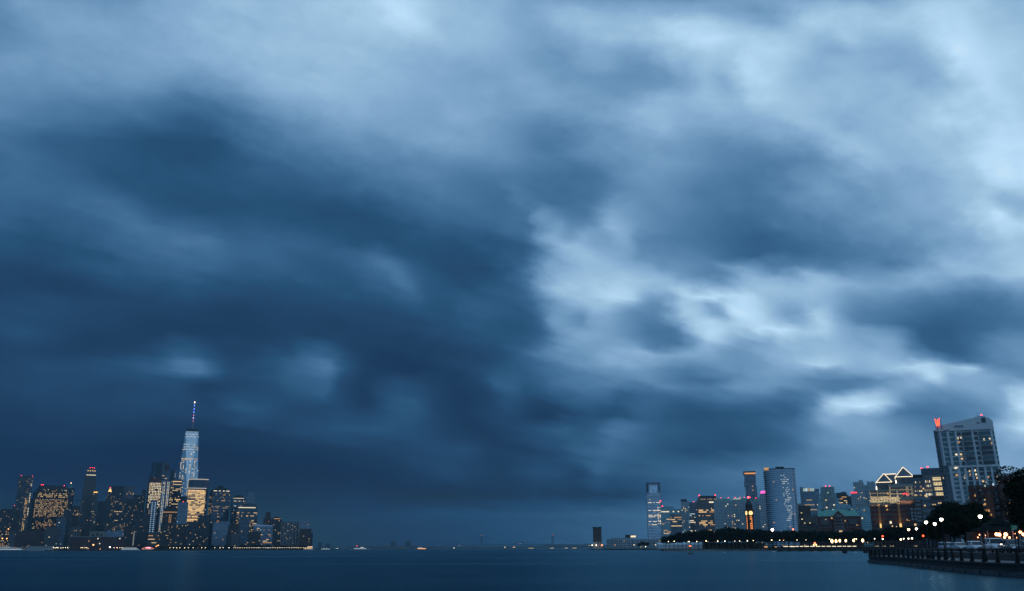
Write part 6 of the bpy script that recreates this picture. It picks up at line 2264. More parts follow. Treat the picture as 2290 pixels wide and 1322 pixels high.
for i, (px, py, Y) in enumerate(((1437, 1211, 1650), (1430, 1213, 1660), (1447, 1213, 1640))):
    hgt = hz(py, Y) - 1.9
    plant('park%d' % i, gx(px, Y), Y, 1.9, hgt / 13.2, i, ('dark round tree in front of the low white apartment block', 'small tree left of the round one before the white apartment block', 'small tree right of the round one before the white apartment block')[i])
# bank of trees between the pier and the promenade
for i, px in enumerate(np.arange(1952, 2092, 8.5)):
    Y = 640 + r.uniform(-10, 10)
    top = np.interp(px, [1950, 1985, 2010, 2040, 2060, 2100], [1187, 1181, 1179, 1182, 1178, 1172]) + r.uniform(-2, 2)
    hgt = hz(top, Y) - 1.9
    plant('park%d' % (i % 5), gx(px, Y), Y, 1.9, hgt / 13.2, r.uniform(0, 6), 'dark bushy tree in the bank below the pyramid-roofed offices', 'trees below the pyramid-roofed offices')
# dark trees behind the parked cars
NT = [(2086, 1150, 205, 0), (2098, 1138, 215, 1), (2113, 1128, 225, 2), (2128, 1119, 230, 3), (2138, 1128, 210, 0), (2150, 1136, 200, 1), (2162, 1126, 225, 2), (2173, 1121, 220, 3), (2184, 1133, 215, 0), (2196, 1136, 205, 1), (2206, 1146, 230, 2), (2216, 1158, 235, 3), (2226, 1168, 240, 0),
      (2092, 1172, 190, 2), (2112, 1160, 195, 3), (2135, 1158, 190, 1), (2160, 1160, 190, 0), (2185, 1160, 192, 2), (2205, 1168, 195, 3)]
for i, (px, py, Y, k) in enumerate(NT):
    hgt = hz(py, Y) - 2.0
    lab = 'dark leafy tree in the clump behind the parked cars'
    if py == 1119:
        lab = 'tallest tree on the left of the dark clump behind the parked cars'
    elif py == 1121:
        lab = 'tallest tree on the right of the dark clump behind the parked cars'
    s = hgt / 11.6
    plant('near%d' % k, gx(px, Y), Y, 2.0, s, r.uniform(0, 6), lab, None if py in (1119, 1121) else 'dark clump behind the parked cars')
for px, py, Y, lab in ((2332, 1026, 128, 'big dark tree cut by the right edge of the view'), (2352, 1050, 118, 'second dark tree crowding the right edge in front of the big one'), (2296, 1112, 150, 'lower dark tree left of the big one at the right edge')):
    hgt = hz(py, Y) - 2.0
    plant('edge', gx(px, Y), Y, 2.0, hgt / 15.0, px * .37, lab)
# low trees along the far quay
for i, px in enumerate(list(np.arange(300, 420, 9)) + list(np.arange(425, 520, 8)) + list(np.arange(520, 700, 10))):
    Y = 2895 if px > 420 else 2960
    plant('shrub%d' % (i % 3), gx(px, Y), Y - 5, 2.1, r.uniform(1.2, 2.1), r.uniform(0, 6), 'small dark tree on the far quay below the skyline', 'small trees on the far quay')
# ------------------------------------------------------------------ pier with lit rail, fascia and piles
sheet('pier_bank', [(gx(1484, 896), 896), (gx(1700, 885), 885), (gx(1760, 885), 885), (gx(1760, 905), 905), (gx(1484, 906), 906)], 1.4, principled('bank_stone', (.22, .21, .19), .9, noise=.5, nscale=.05))
YPI = 700
pr_ = thing('pier', 'dark timber pier on piles with a bright strip of light along its deck', 'pier', (gx(1741, YPI), YPI, 0))
ox_ = gx(1741, YPI)
xe = gx(2125, YPI) - ox_
timber = principled('timber_dark', (.06, .055, .05), .85, noise=.3, nscale=.3)
MB().box(0, xe, 0, 30, 1.0, 3.0).build('deck', timber, pr_)
MB().box(0, xe, -.3, -.02, 2.5, 3.1).build('fascia', timber, pr_)
for px in (1744, 1767, 1791, 1815, 1834, 1860, 1884, 1908, 1932, 1956, 1990, 2020, 2050):
    x = gx(px, YPI) - ox_
    MB().box(x - 1.6, x + 1.6, .2, 1.6, -1.5, 1.0).build('pile_cap', timber, pr_)
r = random.Random(2)
x = gx(1752, YPI) - ox_
ls = glow('rail_light', (1, .86, .62), 1.5)
ls2 = glow('rail_light_dim', (1, .82, .55), .5)
while x < gx(2078, YPI) - ox_:
    w = r.uniform(2.2, 3.4)
    bright = x < gx(1918, YPI) - ox_
    if bright or r.random() < .4:
        MB().box(x, x + w, -.6, -.35, 3.35, 3.75).build('rail_light', ls if bright else ls2, pr_)
    x += w + (1.0 if bright else 3)
MB().box(0, xe, -.45, -.36, 3.9, 4.05).build('rail', iron, pr_)
for px in np.arange(1742, 2120, 6):
    x = gx(px, YPI) - ox_
    MB().box(x - .1, x + .1, -.5, -.3, 3.0, 4.0).build('rail_post', iron, pr_)

# pile clusters in the water
for px, Y, lab, h in ((1888.5, 455, 'dark cluster of mooring piles in front of the lit pier', 4.0), (1935, 470, 'dark cluster of mooring piles just left of the promenade point', 2.8)):
    t = thing('pile_cluster', lab, 'mooring piles', (gx(px, Y), Y, 0), 0, 'mooring piles off the pier')
    for k in range(7):
        a = 2 * PI * k / 6
        d = 0 if k == 6 else .75
        MB().cyl(math.cos(a) * d, math.sin(a) * d, -1.5, h * .62 if k < 6 else h * .75, .42, .36, 8).build('pile', timber, t)
    MB().lathe(0, 0, [(1.2, .7), (1.2, 1.3)], 10).build('band', M_DARKST, t)
    if h > 3:
        MB().cyl(0, 0, h * .75, h * 1.25, .08, .08, 6).build('marker', M_DARKST, t)

# buoy
YB_ = 430
t = thing('buoy', 'yellowish lattice buoy with a red lamp floating on open water', 'buoy', (gx(1543.5, YB_), YB_, 0))
ylw = principled('buoy_paint', (.22, .17, .07), .6)
MB().lathe(0, 0, [(1.0, -.4), (1.3, .05), (1.25, .45), (.5, .6)], 14).build('float', principled('buoy_float', (.12, .10, .05), .6), t)
lat = MB()
for a in range(4):
    an = PI / 4 + a * PI / 2
    lat.tube((.55 * math.cos(an), .55 * math.sin(an), .5), (.32 * math.cos(an), .32 * math.sin(an), 2.3), .06)
lat.build('frame', ylw, t)
MB().box(-.55, .55, -.55, .55, 1.9, 2.7).build('marker', ylw, t)
MB().lathe(0, 0, [(.35, 2.7), (.45, 3.0), (.3, 3.35)], 10).build('lamp_housing', ylw, t)
for x in (-.28, .28):
    MB().sphere((x, -.1, 3.45), .17, 8, 5).build('lamp', glow('buoy_red', (1, .16, .06), 8), t)
t = thing('channel_marker', 'thin pole standing in the water off the park shore', 'marker pole', (gx(1444, 880), 880, 0))
MB().cyl(0, 0, -1, 3.6, .28, .22, 8).build('pole', timber, t)
MB().sphere((0, 0, 3.9), .35, 8, 5).build('lamp', glow('deck_lamp_pale', (1, .85, .6), 5), t)
fl_ = MB().sphere((gx(1620, 560), 560, .1), .35, 8, 5).build('float', M_WHITE)
tag(fl_, 'tiny white float on open water right of the buoy', 'float')

# white tent and long low wall behind the park trees
t = thing('tent', 'long white event tent behind the trunks at the left of the park', 'tent', (gx(1520, 960), 960, 1.9))
wt_ = t
L_ = 22
MB().profile([(-L_, 0), (L_, 0), (L_, 4.0), (-L_, 4.0)], -6, 6).build('wall', principled('tent_white', (.75, .76, .78), .6), t)
MB().loft([[(-L_ - .3, -6.4, 4.0), (L_ + .3, -6.4, 4.0), (L_ + .3, 6.4, 4.0), (-L_ - .3, 6.4, 4.0)], [(-L_, -.3, 6.2), (L_, -.3, 6.2), (L_, .3, 6.2), (-L_, .3, 6.2)]]).build('roof', principled('tent_white', (.75, .76, .78), .6), t)
t = thing('park_pavilion', 'long low beige shed glimpsed between the tree trunks of the park', 'pavilion', (gx(1625, 990), 990, 1.9))
sh = principled('shed_beige', (.26, .20, .15), .8)
MB().box(-38, 38, -5, 5, 0, 5.0).build('wall', sh, t)
for k in range(16):
    MB().box(-37 + k * 4.9 - .2, -37 + k * 4.9 + .2, -5.3, -5.02, 0, 5.0).build('pilaster', M_DARKST, t)
MB().box(-39, 39, -6, 6, 5.0, 5.5).build('roof', M_DARKST, t)

# ------------------------------------------------------------------ small lamps: shared kinds copied in loops
lamp_cols.update({'small': ((1.0, .74, .42), 6), 'pale': ((1.0, .88, .66), 6), 'ember': ((1.0, .40, .12), 5)})


def small_lamp_kind(col, r_, h_):
    c, s = lamp_cols[col]
    post = MB().lathe(0, 0, [(r_ * .35, 0), (r_ * .22, h_ * .3), (r_ * .18, h_)], 6).mesh('post', iron)
    globe = MB().sphere((0, 0, h_ + r_ * .8), r_, 8, 6).mesh('globe', glow('small_lamp_' + col, c, s))
    return post, globe


kinds_ = {}


def small_lamp(px, py, Y, col, r_, label, group, ground=1.9, name='street_lamp'):
    h_ = round(max(2.0, hz(py, Y, px) - ground), 1)
    k = (col, round(r_, 2), h_)
    if k not in kinds_:
        kinds_[k] = small_lamp_kind(*k)
    t_ = thing(name, label, 'street lamp', (gx(px, Y), Y, ground), 0, group)
    link('post', kinds_[k][0], t_)
    link('globe', kinds_[k][1], t_)
    return t_


# lamps under the park trees
for px, py, col, s in ((1495.5, 1212, 'small', .5), (1508.5, 1211.5, 'small', .55), (1540, 1212, 'small', .5), (1542.5, 1212, 'pale', .5), (1559, 1212, 'small', .6), (1580, 1211, 'small', .75), (1606, 1211, 'small', .65), (1622, 1211, 'pale', .6),
                       (1644.5, 1210.5, 'pale', .4), (1655, 1210.5, 'small', .5), (1672.5, 1210.5, 'pale', .65), (1686, 1209.5, 'small', .5), (1727, 1209, 'small', .7), (1745, 1209, 'small', .5), (1753.5, 1209, 'ember', .5), (1784, 1208.5, 'small', .5), (1804, 1208, 'small', .4)):
    small_lamp(px, py, 893, col, s * .62, 'small warm lamp under the park tree row', 'lamps under the park trees')
for px, py, Y, lab in ((1730, 1185, 905, 'very bright white floodlight above the park trees below the curved tower'), (1776.5, 1184, 905, 'small reddish light above the park trees right of the bright floodlight')):
    t = thing('floodlight', lab, 'floodlight', (gx(px, Y), Y, 1.9))
    h_ = hz(py, Y, px) - 1.9
    MB().lathe(0, 0, [(.3, 0), (.18, h_)], 8).build('mast', iron, t)
    MB().sphere((0, -.5, h_), 1.25 if px < 1750 else .8, 10, 6).build('lamp', globe_mat('flood_white', (1, .86, .60), 14) if px < 1750 else glow('flood_red', (1, .16, .08), 5), t)
for px, py, w, h_, lab in ((1713, 1215.5, 3.0, .9, 'first amber-lit kiosk on the park shore'), (1735, 1216, 2.0, .7, 'second amber-lit kiosk on the park shore'), (1771, 1214, 1.6, .8, 'small white-lit kiosk left of the red one'), (1776, 1214, 1.4, .8, 'small white-lit kiosk next to the red one')):
    t = thing('kiosk', lab, 'kiosk', (gx(px, 892), 892, 1.4))
    MB().box(-w / 2 - .3, w / 2 + .3, 0, 2.4, 0, 3.2).build('wall', M_DARKST, t)
    MB().box(-w / 2 - .6, w / 2 + .6, -.6, 2.8, 3.2, 3.5).build('roof', M_DARKST, t)
    MB().box(-w / 2, w / 2, -.15, -.02, 1.4, 1.4 + h_ * 1.5).build('window', WIN['amber' if 'amber' in lab else 'pale'], t)
t = thing('navigation_light', 'red and orange navigation light at the middle of the lit pier', 'navigation light', (gx(1823, YPI - 1), YPI - 1, 0))
MB().cyl(0, 0, -1, 4.6, .3, .25, 8).build('post', timber, t)
MB().sphere((0, -.2, 5.6), .75, 8, 5).build('lamp', glow('nav_red', (1, .12, .05), 7), t)
for x in (-.9, .9):
    MB().sphere((x, -.2, 4.5), .5, 8, 5).build('lamp', glow('nav_orange', (1, .5, .2), 5), t)

# tall orange lamps beyond the pier, seen as upright glows
for i, (px, py, r_) in enumerate(((1862, 1211, .95), (1871, 1211, .85), (1879.5, 1210, .75), (1893, 1210, .7), (1910.5, 1209.5, .7), (1931, 1209.5, .85), (1955, 1209, .6))):
    Y = YPI + 14
    t = thing('street_lamp', ('double-width amber lamp, first of the row behind the lit pier', 'second amber lamp of the row behind the lit pier', 'third amber lamp of the row behind the lit pier', 'fourth amber lamp of the row behind the lit pier', 'fifth amber lamp of the row behind the lit pier', 'sixth amber lamp, the brightest near the promenade point', 'last amber lamp of the row behind the lit pier')[i], 'street lamp', (gx(px, Y), Y, 3.0), 0, 'amber lamps behind the lit pier')
    h_ = hz(py, Y, px) - 3.0
    MB().lathe(0, 0, [(.2, 0), (.1, h_)], 6).build('post', iron, t)
    MB().sphere((0, 0, h_ + .2), r_, 10, 7, 1.45).build('globe', glow('amber_globe', (1, .62, .26), 6), t)
for px, py, Y, col, r_, lab in (
    (1857, 1206.5, 720, 'small', .35, 'faint small lamp left of the amber row'), (1913.5, 1206, 735, 'small', .35, 'faint lamp right of the fifth amber lamp'), (1917, 1206.3, 735, 'small', .35, 'faint lamp, farther right of the fifth amber lamp'),
    (1958, 1206, 560, 'pale', .28, 'small pale lamp beside the last amber one'), (1976.3, 1207, 520, 'pale', .42, 'pale lamp below the first red traffic light'), (2016.5, 1208.5, 500, 'small', .5, 'amber oval lamp left of three pale ones'),
    (2023.2, 1205.8, 520, 'pale', .32, 'first of three pale lamps under the orange lamp'), (2034, 1205.8, 500, 'pale', .36, 'second of three pale lamps under the orange lamp'), (2042, 1205.8, 490, 'pale', .42, 'third of three pale lamps under the orange lamp')):
    small_lamp(px, py, Y, col, r_, lab, 'small lamps beyond the promenade point', 2.0)
for px, py, Y, lab in ((1976.7, 1199.2, 505, 'red traffic light above a pale lamp beyond the promenade point'), (2067.6, 1198.4, 330, 'red traffic light left of the dark trees')):
    t = thing('traffic_light', lab, 'traffic light', (gx(px, Y), Y, 2.0))
    h_ = hz(py, Y, px) - 2.0
    MB().lathe(0, 0, [(.14, 0), (.08, h_ - .5)], 6).build('pole', iron, t)
    MB().box(-.2, .2, .02, .3, h_ - 1.3, h_ + .45).build('housing', iron, t)
    MB().sphere((0, 0, h_), .48 if Y > 400 else .34, 10, 6).build('signal', glow('signal_red', (1, .07, .02), 5), t)

# far quay lamps: one kind, copied
r = random.Random(55)
quay = [(x_, 1226 + r.uniform(-.7, .4), .8) for x_ in (119, 123, 127, 130, 136, 141, 146, 151, 155, 160, 166, 170, 174, 181, 185, 190, 194)]
quay += [(x_, 1226, .75) for x_ in (255, 262, 268, 273, 380, 388, 395, 402, 413, 421, 432, 451, 459, 480, 492, 499, 512)]
quay += [(x_, 1225.8, .52) for x_ in np.arange(523, 700, 3.9)]
for px, py, s in quay:
    small_lamp(px, py - .4, 2872, r.choice(('small', 'small', 'pale')), s * 1.05, 'small lamp in the string of lights along the far quay', 'lamps along the far quay', 2.2)
for px, py, col, s, lab in ((208, 1220, 'ember', 2.2, 'big orange light at the foot of the pale ventilation tower'), (245.5, 1225, 'pale', 2.0, 'bright white light right of the pale ventilation tower'), (224, 1229, 'ember', .9, 'small red light below the pale ventilation tower'), (261, 1225.5, 'ember', 1.0, 'small reddish quay light left of the second ferry'),
                            (2.5, 1205.5, 'ember', 1.5, 'first red-orange light at the left edge of the far quay'), (12.5, 1205.5, 'ember', 1.6, 'second red-orange light at the left edge of the far quay'), (13, 1184, 'ember', 1.4, 'orange light on top of the bright amber block'), (353, 1221, 'ember', 1.6, 'orange flame-like light beside the pink-lit boat'), (349, 1222.5, 'ember', 1.3, 'smaller orange light beside the flame-like one')):
    small_lamp(px, py, 2866, col, s, lab, 'brighter lights on the far quay', 2.2)
# lights scattered over the far water and shore
for i, (px, py, Y, col, s) in enumerate(((848, 1222.5, 5000, 'ember', 1.8), (871, 1221, 6500, 'ember', 1.5), (899, 1226, 4500, 'ember', 1.3), (1015, 1226, 4200, 'pale', 2.2), (1027, 1220, 7000, 'small', 1.8), (1129, 1224.5, 4500, 'small', 2.2), (1148, 1224.5, 4500, 'small', 2.0), (1151.5, 1224, 4500, 'ember', 2.4),
                                          (1161, 1216.5, 7000, 'ember', 2.0), (1164, 1216.5, 7000, 'small', 2.0), (984, 1220.5, 7000, 'small', 1.6), (752, 1227, 3000, 'pale', 1.0), (755, 1227, 3000, 'pale', 1.0), (724, 1227, 3000, 'pale', .9), (730, 1227, 3000, 'pale', .9))):
    small_lamp(px, py, Y, col, s * .5, 'lone small light on the hazy far shore', 'lone lights on the far shore', .3, 'shore_light')

# ------------------------------------------------------------------ boats
hullw = principled('hull_white', (.62, .64, .66), .4)
hulld = principled('hull_dark', (.04, .045, .05), .5)


def boat(label, pxl, pxr, Y, decks, hull, top=None, name='ferry', mast=True, glows=('pale',), group=None, hull_h=2.6):
    x0, x1 = gx(pxl, Y), gx(pxr, Y)
    L_ = x1 - x0
    t_ = thing(name, label, 'boat', ((x0 + x1) / 2, Y, 0), 0, group)
    b_ = max(3.0, L_ * .11)
    sec = [(-.5, .85), (-.3, 1.0), (.2, 1.0), (.38, .75), (.47, .35), (.5, .05)]
    rings = []
    for f, w_ in sec:
        rings.append([(f * L_, -b_ * w_, hull_h), (f * L_ * .96, -b_ * w_ * .7, -.5), (f * L_ * .96, b_ * w_ * .7, -.5), (f * L_, b_ * w_, hull_h)])
    MB().loft(rings).build('hull', hull, t_)
    z = hull_h
    for k, (f0, f1, h_) in enumerate(decks):
        MB().box(f0 * L_, f1 * L_, -b_ * .8 + k * .25, b_ * .8 - k * .25, z, z + h_).build('deckhouse', hullw, t_)
        MB().box(f0 * L_ - .3, f1 * L_ + .3, -b_ * .85 + k * .25, b_ * .85 - k * .25, z + h_, z + h_ + .2).build('deck', hullw, t_)
        n = max(2, int((f1 - f0) * L_ / 3.0))
        cs = [(f0 * L_ + (i + .5) * (f1 - f0) * L_ / n, -b_ * .8 + k * .25 - .02, z + h_ * .3, (f1 - f0) * L_ / n * .72, h_ * .45, 0, WIN[glows[k % len(glows)]]) for i in range(n)]
        panes(t_, cs, limit=40)
        z += h_ + .2
    if mast:
        MB().cyl(L_ * .05, 0, z, z + 3.0, .18, .1, 6).build('mast', hullw, t_)
        MB().box(-L_ * .1, -L_ * .04, -.8, .8, z, z + 1.8).build('funnel', hulld, t_)
    return t_, L_, z


boat('long white ferry by the left edge of the far shore', -30, 64, 2780, ((-.46, .38, 3.6), (-.44, .30, 3.2), (-.40, .10, 2.2)), hullw, glows=('cool', 'dim'))
boat('white ferry lit from inside before the low terraces of the skyline', 270, 316, 2700, ((-.42, .36, 3.6), (-.36, .24, 3.2)), hullw, glows=('cool', 'dim'))
tb, L_, z = boat('boat glowing pink and red beside the white ferry', 317, 347, 2740, ((-.44, .34, 3.0), (-.2, .2, 3.0)), hulld, glows=('amber', 'pale'))
for x in (-.08, .04, .14):
    MB().sphere((L_ * x, -3.5, 8.0), 1.5, 8, 5).build('lamp', glow('boat_pink', (1, .18, .32), 6), tb)
MB().poly_tube([(L_ * x, -3.6, 5 + 4.5 * (1 - (x / .45) ** 2)) for x in np.linspace(-.45, .45, 9)], .35, 5).build('light_garland', glow('garland_red', (1, .22, .16), 2.2), tb)
tb, L_, z = boat('brightly lit boat by the last brick block of the skyline', 678, 704, 2750, ((-.44, .30, 3.0), (-.15, .28, 3.2)), hullw, glows=('gold', 'gold'))
MB().box(-L_ * .12, L_ * .3, -3.2, 3.2, z, z + .5).build('light_strip', glow('boat_strip', (1, .62, .34), 3), tb)
boat('small dark launch with a blue deck light just past the skyline', 716, 744, 2900, ((-.4, .3, 2.4),), hulld, glows=('cool',), hull_h=1.6)
tb, L_, z = boat('white motor yacht alone on the open water past the skyline', 783, 830, 2500, ((-.30, .28, 2.6), (.0, .16, 2.4)), hullw, name='yacht', glows=('cool', 'pale'), hull_h=2.4)
MB().sphere((-L_ * .18, 0, z + 2.5), .8, 8, 5).build('lamp', RED, tb)
tb, L_, z = boat('boat with warm orange lower deck in the middle of the open water', 933, 955, 3300, ((-.44, .36, 2.8), (-.40, .05, 2.6)), hulld, glows=('gold', 'cool'), hull_h=2.0)
MB().box(-L_ * .46, L_ * .40, -5.2, -5.0, 2.2, 4.0).build('light_strip', glow('boat_orange', (1, .45, .18), 1.6), tb)
for lab, l, r_, Y in (('small boat with an orange deck below the bridge span', 1180, 1197, 4500), ('boat with two warm lights beneath the right bridge tower', 1229, 1241, 4400), ('small white-lit boat just right of the right bridge tower', 1262, 1272, 4300), ('orange-lit boat left of the lone ventilation tower', 1279, 1292, 4000)):
    boat(lab, l, r_, Y, ((-.40, .30, 3.4),), hulld, glows=('gold',) if 'orange' in lab else ('pale',), hull_h=2.2)

# ------------------------------------------------------------------ restaurant pavilion by the promenade, poles, sign
Y = 165
c = at(2236, 1190, Y)
t = thing('pavilion', 'small hip-roofed pavilion lit by red-orange lamps behind the parked cars', 'pavilion', (c.x, Y, 2.0))
zpv = lambda py: hz(py, Y, 2230) - 2.0
hw_ = 3.6
MB().loft([[(-hw_, -hw_, zpv(1187.5)), (hw_, -hw_, zpv(1187.5)), (hw_, hw_, zpv(1187.5)), (-hw_, hw_, zpv(1187.5))], [(-2.2, -1.2, zpv(1174)), (1.6, -1.2, zpv(1174)), (1.6, 1.2, zpv(1174)), (-2.2, 1.2, zpv(1174))]]).build('roof', principled('pavilion_roof', (.012, .018, .018), .9, 0, .05), t)
MB().loft([[(-2.2, -1.6, zpv(1173)), (1.6, -1.6, zpv(1173)), (1.6, 1.6, zpv(1173)), (-2.2, 1.6, zpv(1173))], [(-.4, -.2, zpv(1158)), (-.1, -.2, zpv(1158)), (-.1, .2, zpv(1158)), (-.4, .2, zpv(1158))]]).build('cupola', principled('pavilion_roof', (.012, .018, .018), .9, 0, .05), t)
for x in (-4.2, -2.1, 0, 2.1, 4.2):
    MB().cyl(x, -4.2, 0, zpv(1187.5), .09, .09, 6).build('column', M_STEEL, t)
MB().box(-4, 4, 1.5, 4.0, 0, zpv(1189)).build('wall', principled('pavilion_wall', (.12, .06, .04), .8), t)
for px, py, s in ((2228.6, 1195, .30), (2234.8, 1195.8, .30), (2249, 1195.3, .33), (2246.5, 1202, .20), (2257.4, 1202.3, .18), (2190.8, 1196, .12), (2203, 1197.5, .11), (2187, 1202, .10), (2203, 1202.5, .10), (2275, 1202.5, .14), (2269, 1193.6, .12), (2281, 1189.5, .26), (2289, 1195, .3)):
    q = at(px, py, Y - 5.2)
    tl = thing('lantern', {2228.6: 'left lantern of the bright pair under the pavilion roof', 2234.8: 'right lantern of the bright pair under the pavilion roof', 2249: 'largest red-orange lantern near the pavilion corner', 2281: 'red-orange lantern on a post near the right edge', 2289: 'red-orange lantern cut by the right edge'}.get(px, 'tiny orange lantern around the pavilion'), 'lantern', (q.x, q.y, 1.9), 0, None if px in (2228.6, 2234.8, 2249, 2281, 2289) else 'tiny lanterns around the pavilion')
    MB().cyl(0, 0, 0, q.z - 1.9, .04, .04, 6).build('post', iron, tl)
    MB().sphere((0, 0, q.z - 1.9), s, 10, 6).build('globe', globe_mat('lantern_red', (1, .34, .10), 8), tl)
pl_ = bpy.data.lights.new('lantern_glow', 'POINT')
pl_.energy = 14
pl_.color = (1, .35, .14)
pl_.shadow_soft_size = .4
o = bpy.data.objects.new('lantern_glow', pl_)
COL.objects.link(o)
o.location = at(2238, 1196, Y - 4.5)
for i, (px, py) in enumerate(((2236.8, 1165), (2250, 1164), (2263, 1162), (2276, 1163), (2288.5, 1161), (2256, 1171), (2270, 1170), (2283, 1168))):
    Y_ = 190 + (i % 3) * 6
    q = at(px, py, Y_)
    t = thing('mast', ('white-tipped pole rising beside the pavilion roof', 'pale flag pole, second from the pavilion', 'pale flag pole, third from the pavilion', 'pale flag pole, fourth from the pavilion', 'pale flag pole nearest the right edge', 'shorter pale pole in front of the second flag pole', 'shorter pale pole left of the green sign post', 'shorter pale pole right of the green sign')[i], 'pole', (q.x, Y_, 2.0), 0, 'pale poles behind the pavilion')
    MB().lathe(0, 0, [(.11, 0), (.09, 2), (.055, q.z - 2.0)], 8).build('pole', principled('pole_pale', (.45, .46, .47), .5), t)
    if i == 0:
        MB().sphere((0, 0, q.z - 1.95), .16, 8, 6).build('lamp', WIN['cool'], t)
    else:
        MB().sphere((0, 0, q.z - 1.97), .09, 8, 6).build('finial', M_STEEL, t)
Y_ = 108
q = at(2267.7, 1180, Y_)
t = thing('park_sign', 'green sign with a pale curved mark on a dark post behind the cars', 'sign', (q.x, Y_, 1.95))
hs = q.z - 1.95
MB().cyl(0, .08, 0, hs + .3, .05, .05, 8).build('post', iron, t)
sw_ = 7.0 / 2165 * Y_
pn = MB().box(-sw_, sw_, -.04, .03, hs - .27, hs + .27).build('panel', principled('sign_green', (.06, .24, .12), .5), t)
MB().poly_tube([(sw_ * x, -.055, hs - .05 + .16 * math.sin(x * 3.0 + .6)) for x in np.linspace(-.7, .8, 10)], .028, 5).build('mark', principled('sign_white', (.7, .75, .72), .5), pn)
MB().poly_tube([(sw_ * x, -.055, hs - .18 + .05 * math.sin(x * 4.0)) for x in np.linspace(-.5, .8, 8)], .018, 5).build('mark', principled('sign_white', (.7, .75, .72), .5), pn)
for px, top, Y_, lab in ((2112, 1192, 128, 'dark slim pole in front of the silver estate car'), (2273.5, 1186, 106, 'dark slim pole under the green sign, before the dark car'), (2073, 1180, 140, 'dark slim pole under the left globe lamps')):
    q = at(px, top, Y_)
    t = thing('bollard_pole', lab, 'pole', (q.x, Y_, 1.16))
    MB().lathe(0, 0, [(.16, 0), (.16, .3), (.08, .4), (.07, q.z - 1.16)], 8).build('pole', iron, t)
    MB().sphere((0, 0, q.z - 1.12), .10, 8, 6).build('finial', iron, t)
# ------------------------------------------------------------------ parked cars
paint = {k: principled('car_paint_' + k, c, .25, .1, .6) for k, c in (('white', (.70, .72, .74)), ('silver', (.42, .45, .48)), ('dark', (.05, .06, .07)))}
for m in paint.values():
    m.node_tree.nodes['Principled BSDF'].inputs['Coat Weight'].default_value = .6
cglass = principled('car_glass', (.015, .02, .025), .06, 0, .7)
tyre_m = principled('car_tyre', (.02, .02, .02), .85)
rim_m = principled('car_rim', (.4, .42, .44), .35, .8)
trim_m = principled('car_trim', (.02, .02, .022), .5)
hl = principled('car_headlight', (.75, .78, .8), .12, .2, .8)


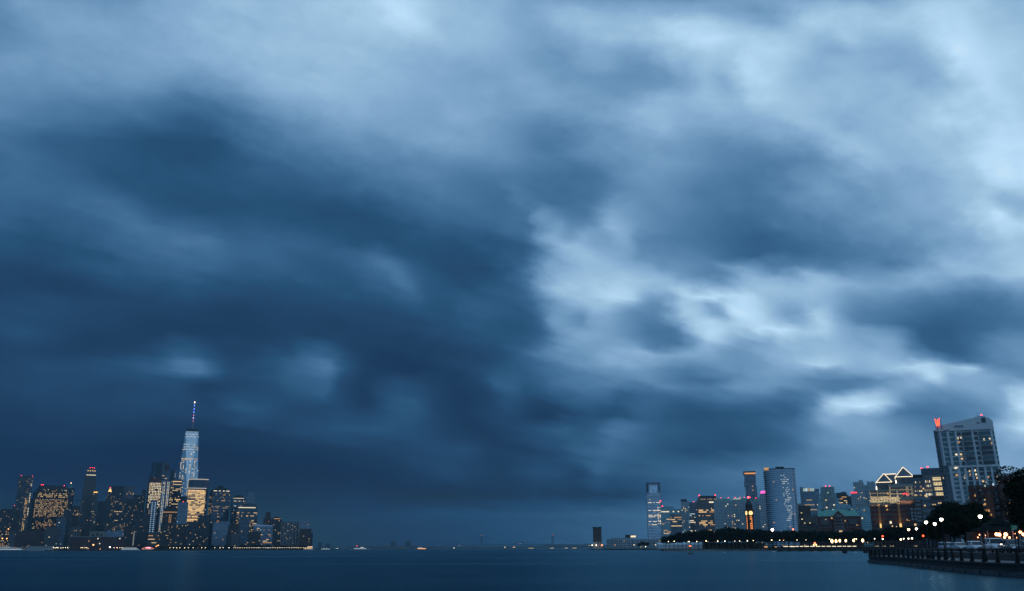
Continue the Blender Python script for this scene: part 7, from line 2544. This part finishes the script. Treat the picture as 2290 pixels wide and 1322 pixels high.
def car(label, px, Y, swing, col, kind_='suv', group=None, facing=1):
    """a car whose front points towards the viewer, swung by `swing` degrees"""
    x = gx(px, Y)
    v = math.atan2(-x, -Y)
    # local +x is forward: heading = from car to camera, turned
    head = math.atan2(-Y, -x) + math.radians(swing)
    t = thing('parked_car', label, 'car', (x, Y, 1.95), head, group)
    S_ = {'suv': dict(L=4.9, W=1.95, H=1.76, belt=1.08, hood=1.10, cow=.95, ws=.35, rear=-2.25, rtop=-2.0, gc=.22),
          'hatch': dict(L=4.2, W=1.78, H=1.52, belt=.96, hood=.92, cow=.95, ws=.20, rear=-1.95, rtop=-1.55, gc=.17),
          'sedan': dict(L=4.7, W=1.82, H=1.45, belt=.94, hood=.90, cow=.85, ws=.05, rear=-1.75, rtop=-1.05, gc=.16),
          'wagon': dict(L=4.7, W=1.82, H=1.52, belt=.96, hood=.92, cow=.85, ws=.10, rear=-2.2, rtop=-1.9, gc=.16)}[kind_]
    L, W, H, g = S_['L'], S_['W'], S_['H'], S_['gc']
    b = S_['belt']
    f = L / 2
    # lower body, lofted along x so that nose and tail round off
    rings = []
    for xx, wf, z1 in ((-f, .80, b - .18), (-f + .12, .93, b - .05), (-f * .6, 1.0, b), (0, 1.0, b), (S_['cow'], .99, b), (f - .55, .97, S_['hood'] - .04), (f - .15, .90, S_['hood'] - .16), (f, .76, S_['hood'] - .36)):
        w = W / 2 * wf
        zz = g if abs(xx) < f - .05 else g + .12
        rings.append([(xx, -w * .92, zz), (xx, -w, zz + .25), (xx, -w * .98, z1 - .10), (xx, -w * .88, z1), (xx, w * .88, z1), (xx, w * .98, z1 - .10), (xx, w, zz + .25), (xx, w * .92, zz)])
    body = MB().loft(rings).build('body', paint[col], t, True)
    # cabin: glass house with a painted roof
    hw0, hw1 = W / 2 * .90, W / 2 * .72
    base = [(S_['cow'], -hw0, b - .02), (S_['cow'], hw0, b - .02), (S_['rear'], hw0, b - .02), (S_['rear'], -hw0, b - .02)]
    top = [(S_['ws'], -hw1, H - .09), (S_['ws'], hw1, H - .09), (S_['rtop'], hw1, H - .09), (S_['rtop'], -hw1, H - .09)]
    MB().loft([base, top]).build('windows', cglass, t)
    MB().loft([[(S_['ws'] + .06, -hw1 - .03, H - .09), (S_['ws'] + .06, hw1 + .03, H - .09), (S_['rtop'] - .06, hw1 + .03, H - .09), (S_['rtop'] - .06, -hw1 - .03, H - .09)],
               [(S_['ws'] - .25, -hw1 + .12, H), (S_['ws'] - .25, hw1 - .12, H), (S_['rtop'] + .2, hw1 - .12, H), (S_['rtop'] + .2, -hw1 + .12, H)]]).build('roof', paint[col], t)
    pil = MB()
    for s in (-1, 1):
        pil.tube((S_['cow'], s * hw0, b), (S_['ws'], s * (hw1 + .01), H - .08), .045)
        pil.tube((S_['rear'], s * hw0, b), (S_['rtop'], s * (hw1 + .01), H - .08), .06)
        xm = (S_['cow'] + S_['rear']) / 2 - .1
        pil.tube((xm, s * (hw0 + .01), b), (xm - .05, s * (hw1 + .02), H - .08), .05)
    pil.build('pillars', paint[col], t)
    for s in (-1, 1):
        MB().box(f - .32, f - .02, s * W * .36 - .2, s * W * .36 + .2, S_['hood'] - .38, S_['hood'] - .20).build('headlight', hl, t)
        MB().sphere((S_['cow'] - .05, s * (W / 2 + .10), b + .08), .13, 8, 6).build('mirror', paint[col], t)
        MB().box(-f + .0, -f + .10, s * W * .36 - .14, s * W * .36 + .14, b - .34, b - .12).build('tail_light', principled('car_tail', (.25, .02, .02), .3), t)
        for xx in (f - .88, -f + .92):
            wy = s * (W / 2 - .10)
            n = 16
            ring = [(math.cos(2 * PI * i / n), math.sin(2 * PI * i / n)) for i in range(n)]
            R0 = .36 if kind_ == 'suv' else .31
            wh = MB().loft([[(xx + a * R0, wy - .11, R0 + c_ * R0) for a, c_ in ring], [(xx + a * R0, wy + .11, R0 + c_ * R0) for a, c_ in ring]]).build('wheel', tyre_m, t)
            MB().loft([[(xx + a * R0 * .62, wy + s * .10 - .02, R0 + c_ * R0 * .62) for a, c_ in ring], [(xx + a * R0 * .62, wy + s * .10 + .03, R0 + c_ * R0 * .62) for a, c_ in ring]]).build('rim', rim_m, wh)
    MB().box(f - .10, f + .015, -W * .24, W * .24, S_['hood'] - .48, S_['hood'] - .24).build('grille', trim_m, t)
    MB().box(f - .25, f + .03, -W * .36, W * .36, g + .06, g + .22).build('bumper', trim_m, t)
    if kind_ == 'suv':
        for s in (-1, 1):
            MB().tube((S_['ws'] - .2, s * hw1 * .92, H + .03), (S_['rtop'] + .2, s * hw1 * .92, H + .03), .025).build('roof_rail', trim_m, t)
    return t


car('white SUV parked facing the water, right of the white hatchback', 2227, 122, 16, 'white', 'suv')
car('white hatchback parked left of the white SUV', 2183, 140, 18, 'white', 'hatch')
car('silver estate car, leftmost of the parked cars', 2121, 166, 26, 'silver', 'wagon')
car('silver car half hidden between the silver estate and the white hatchback', 2146, 158, 22, 'silver', 'sedan')
car('dark car in front at the right edge of the parked row', 2266, 112, 20, 'dark', 'hatch')
car('white-roofed car behind the dark one at the right edge', 2276, 124, 16, 'white', 'wagon')
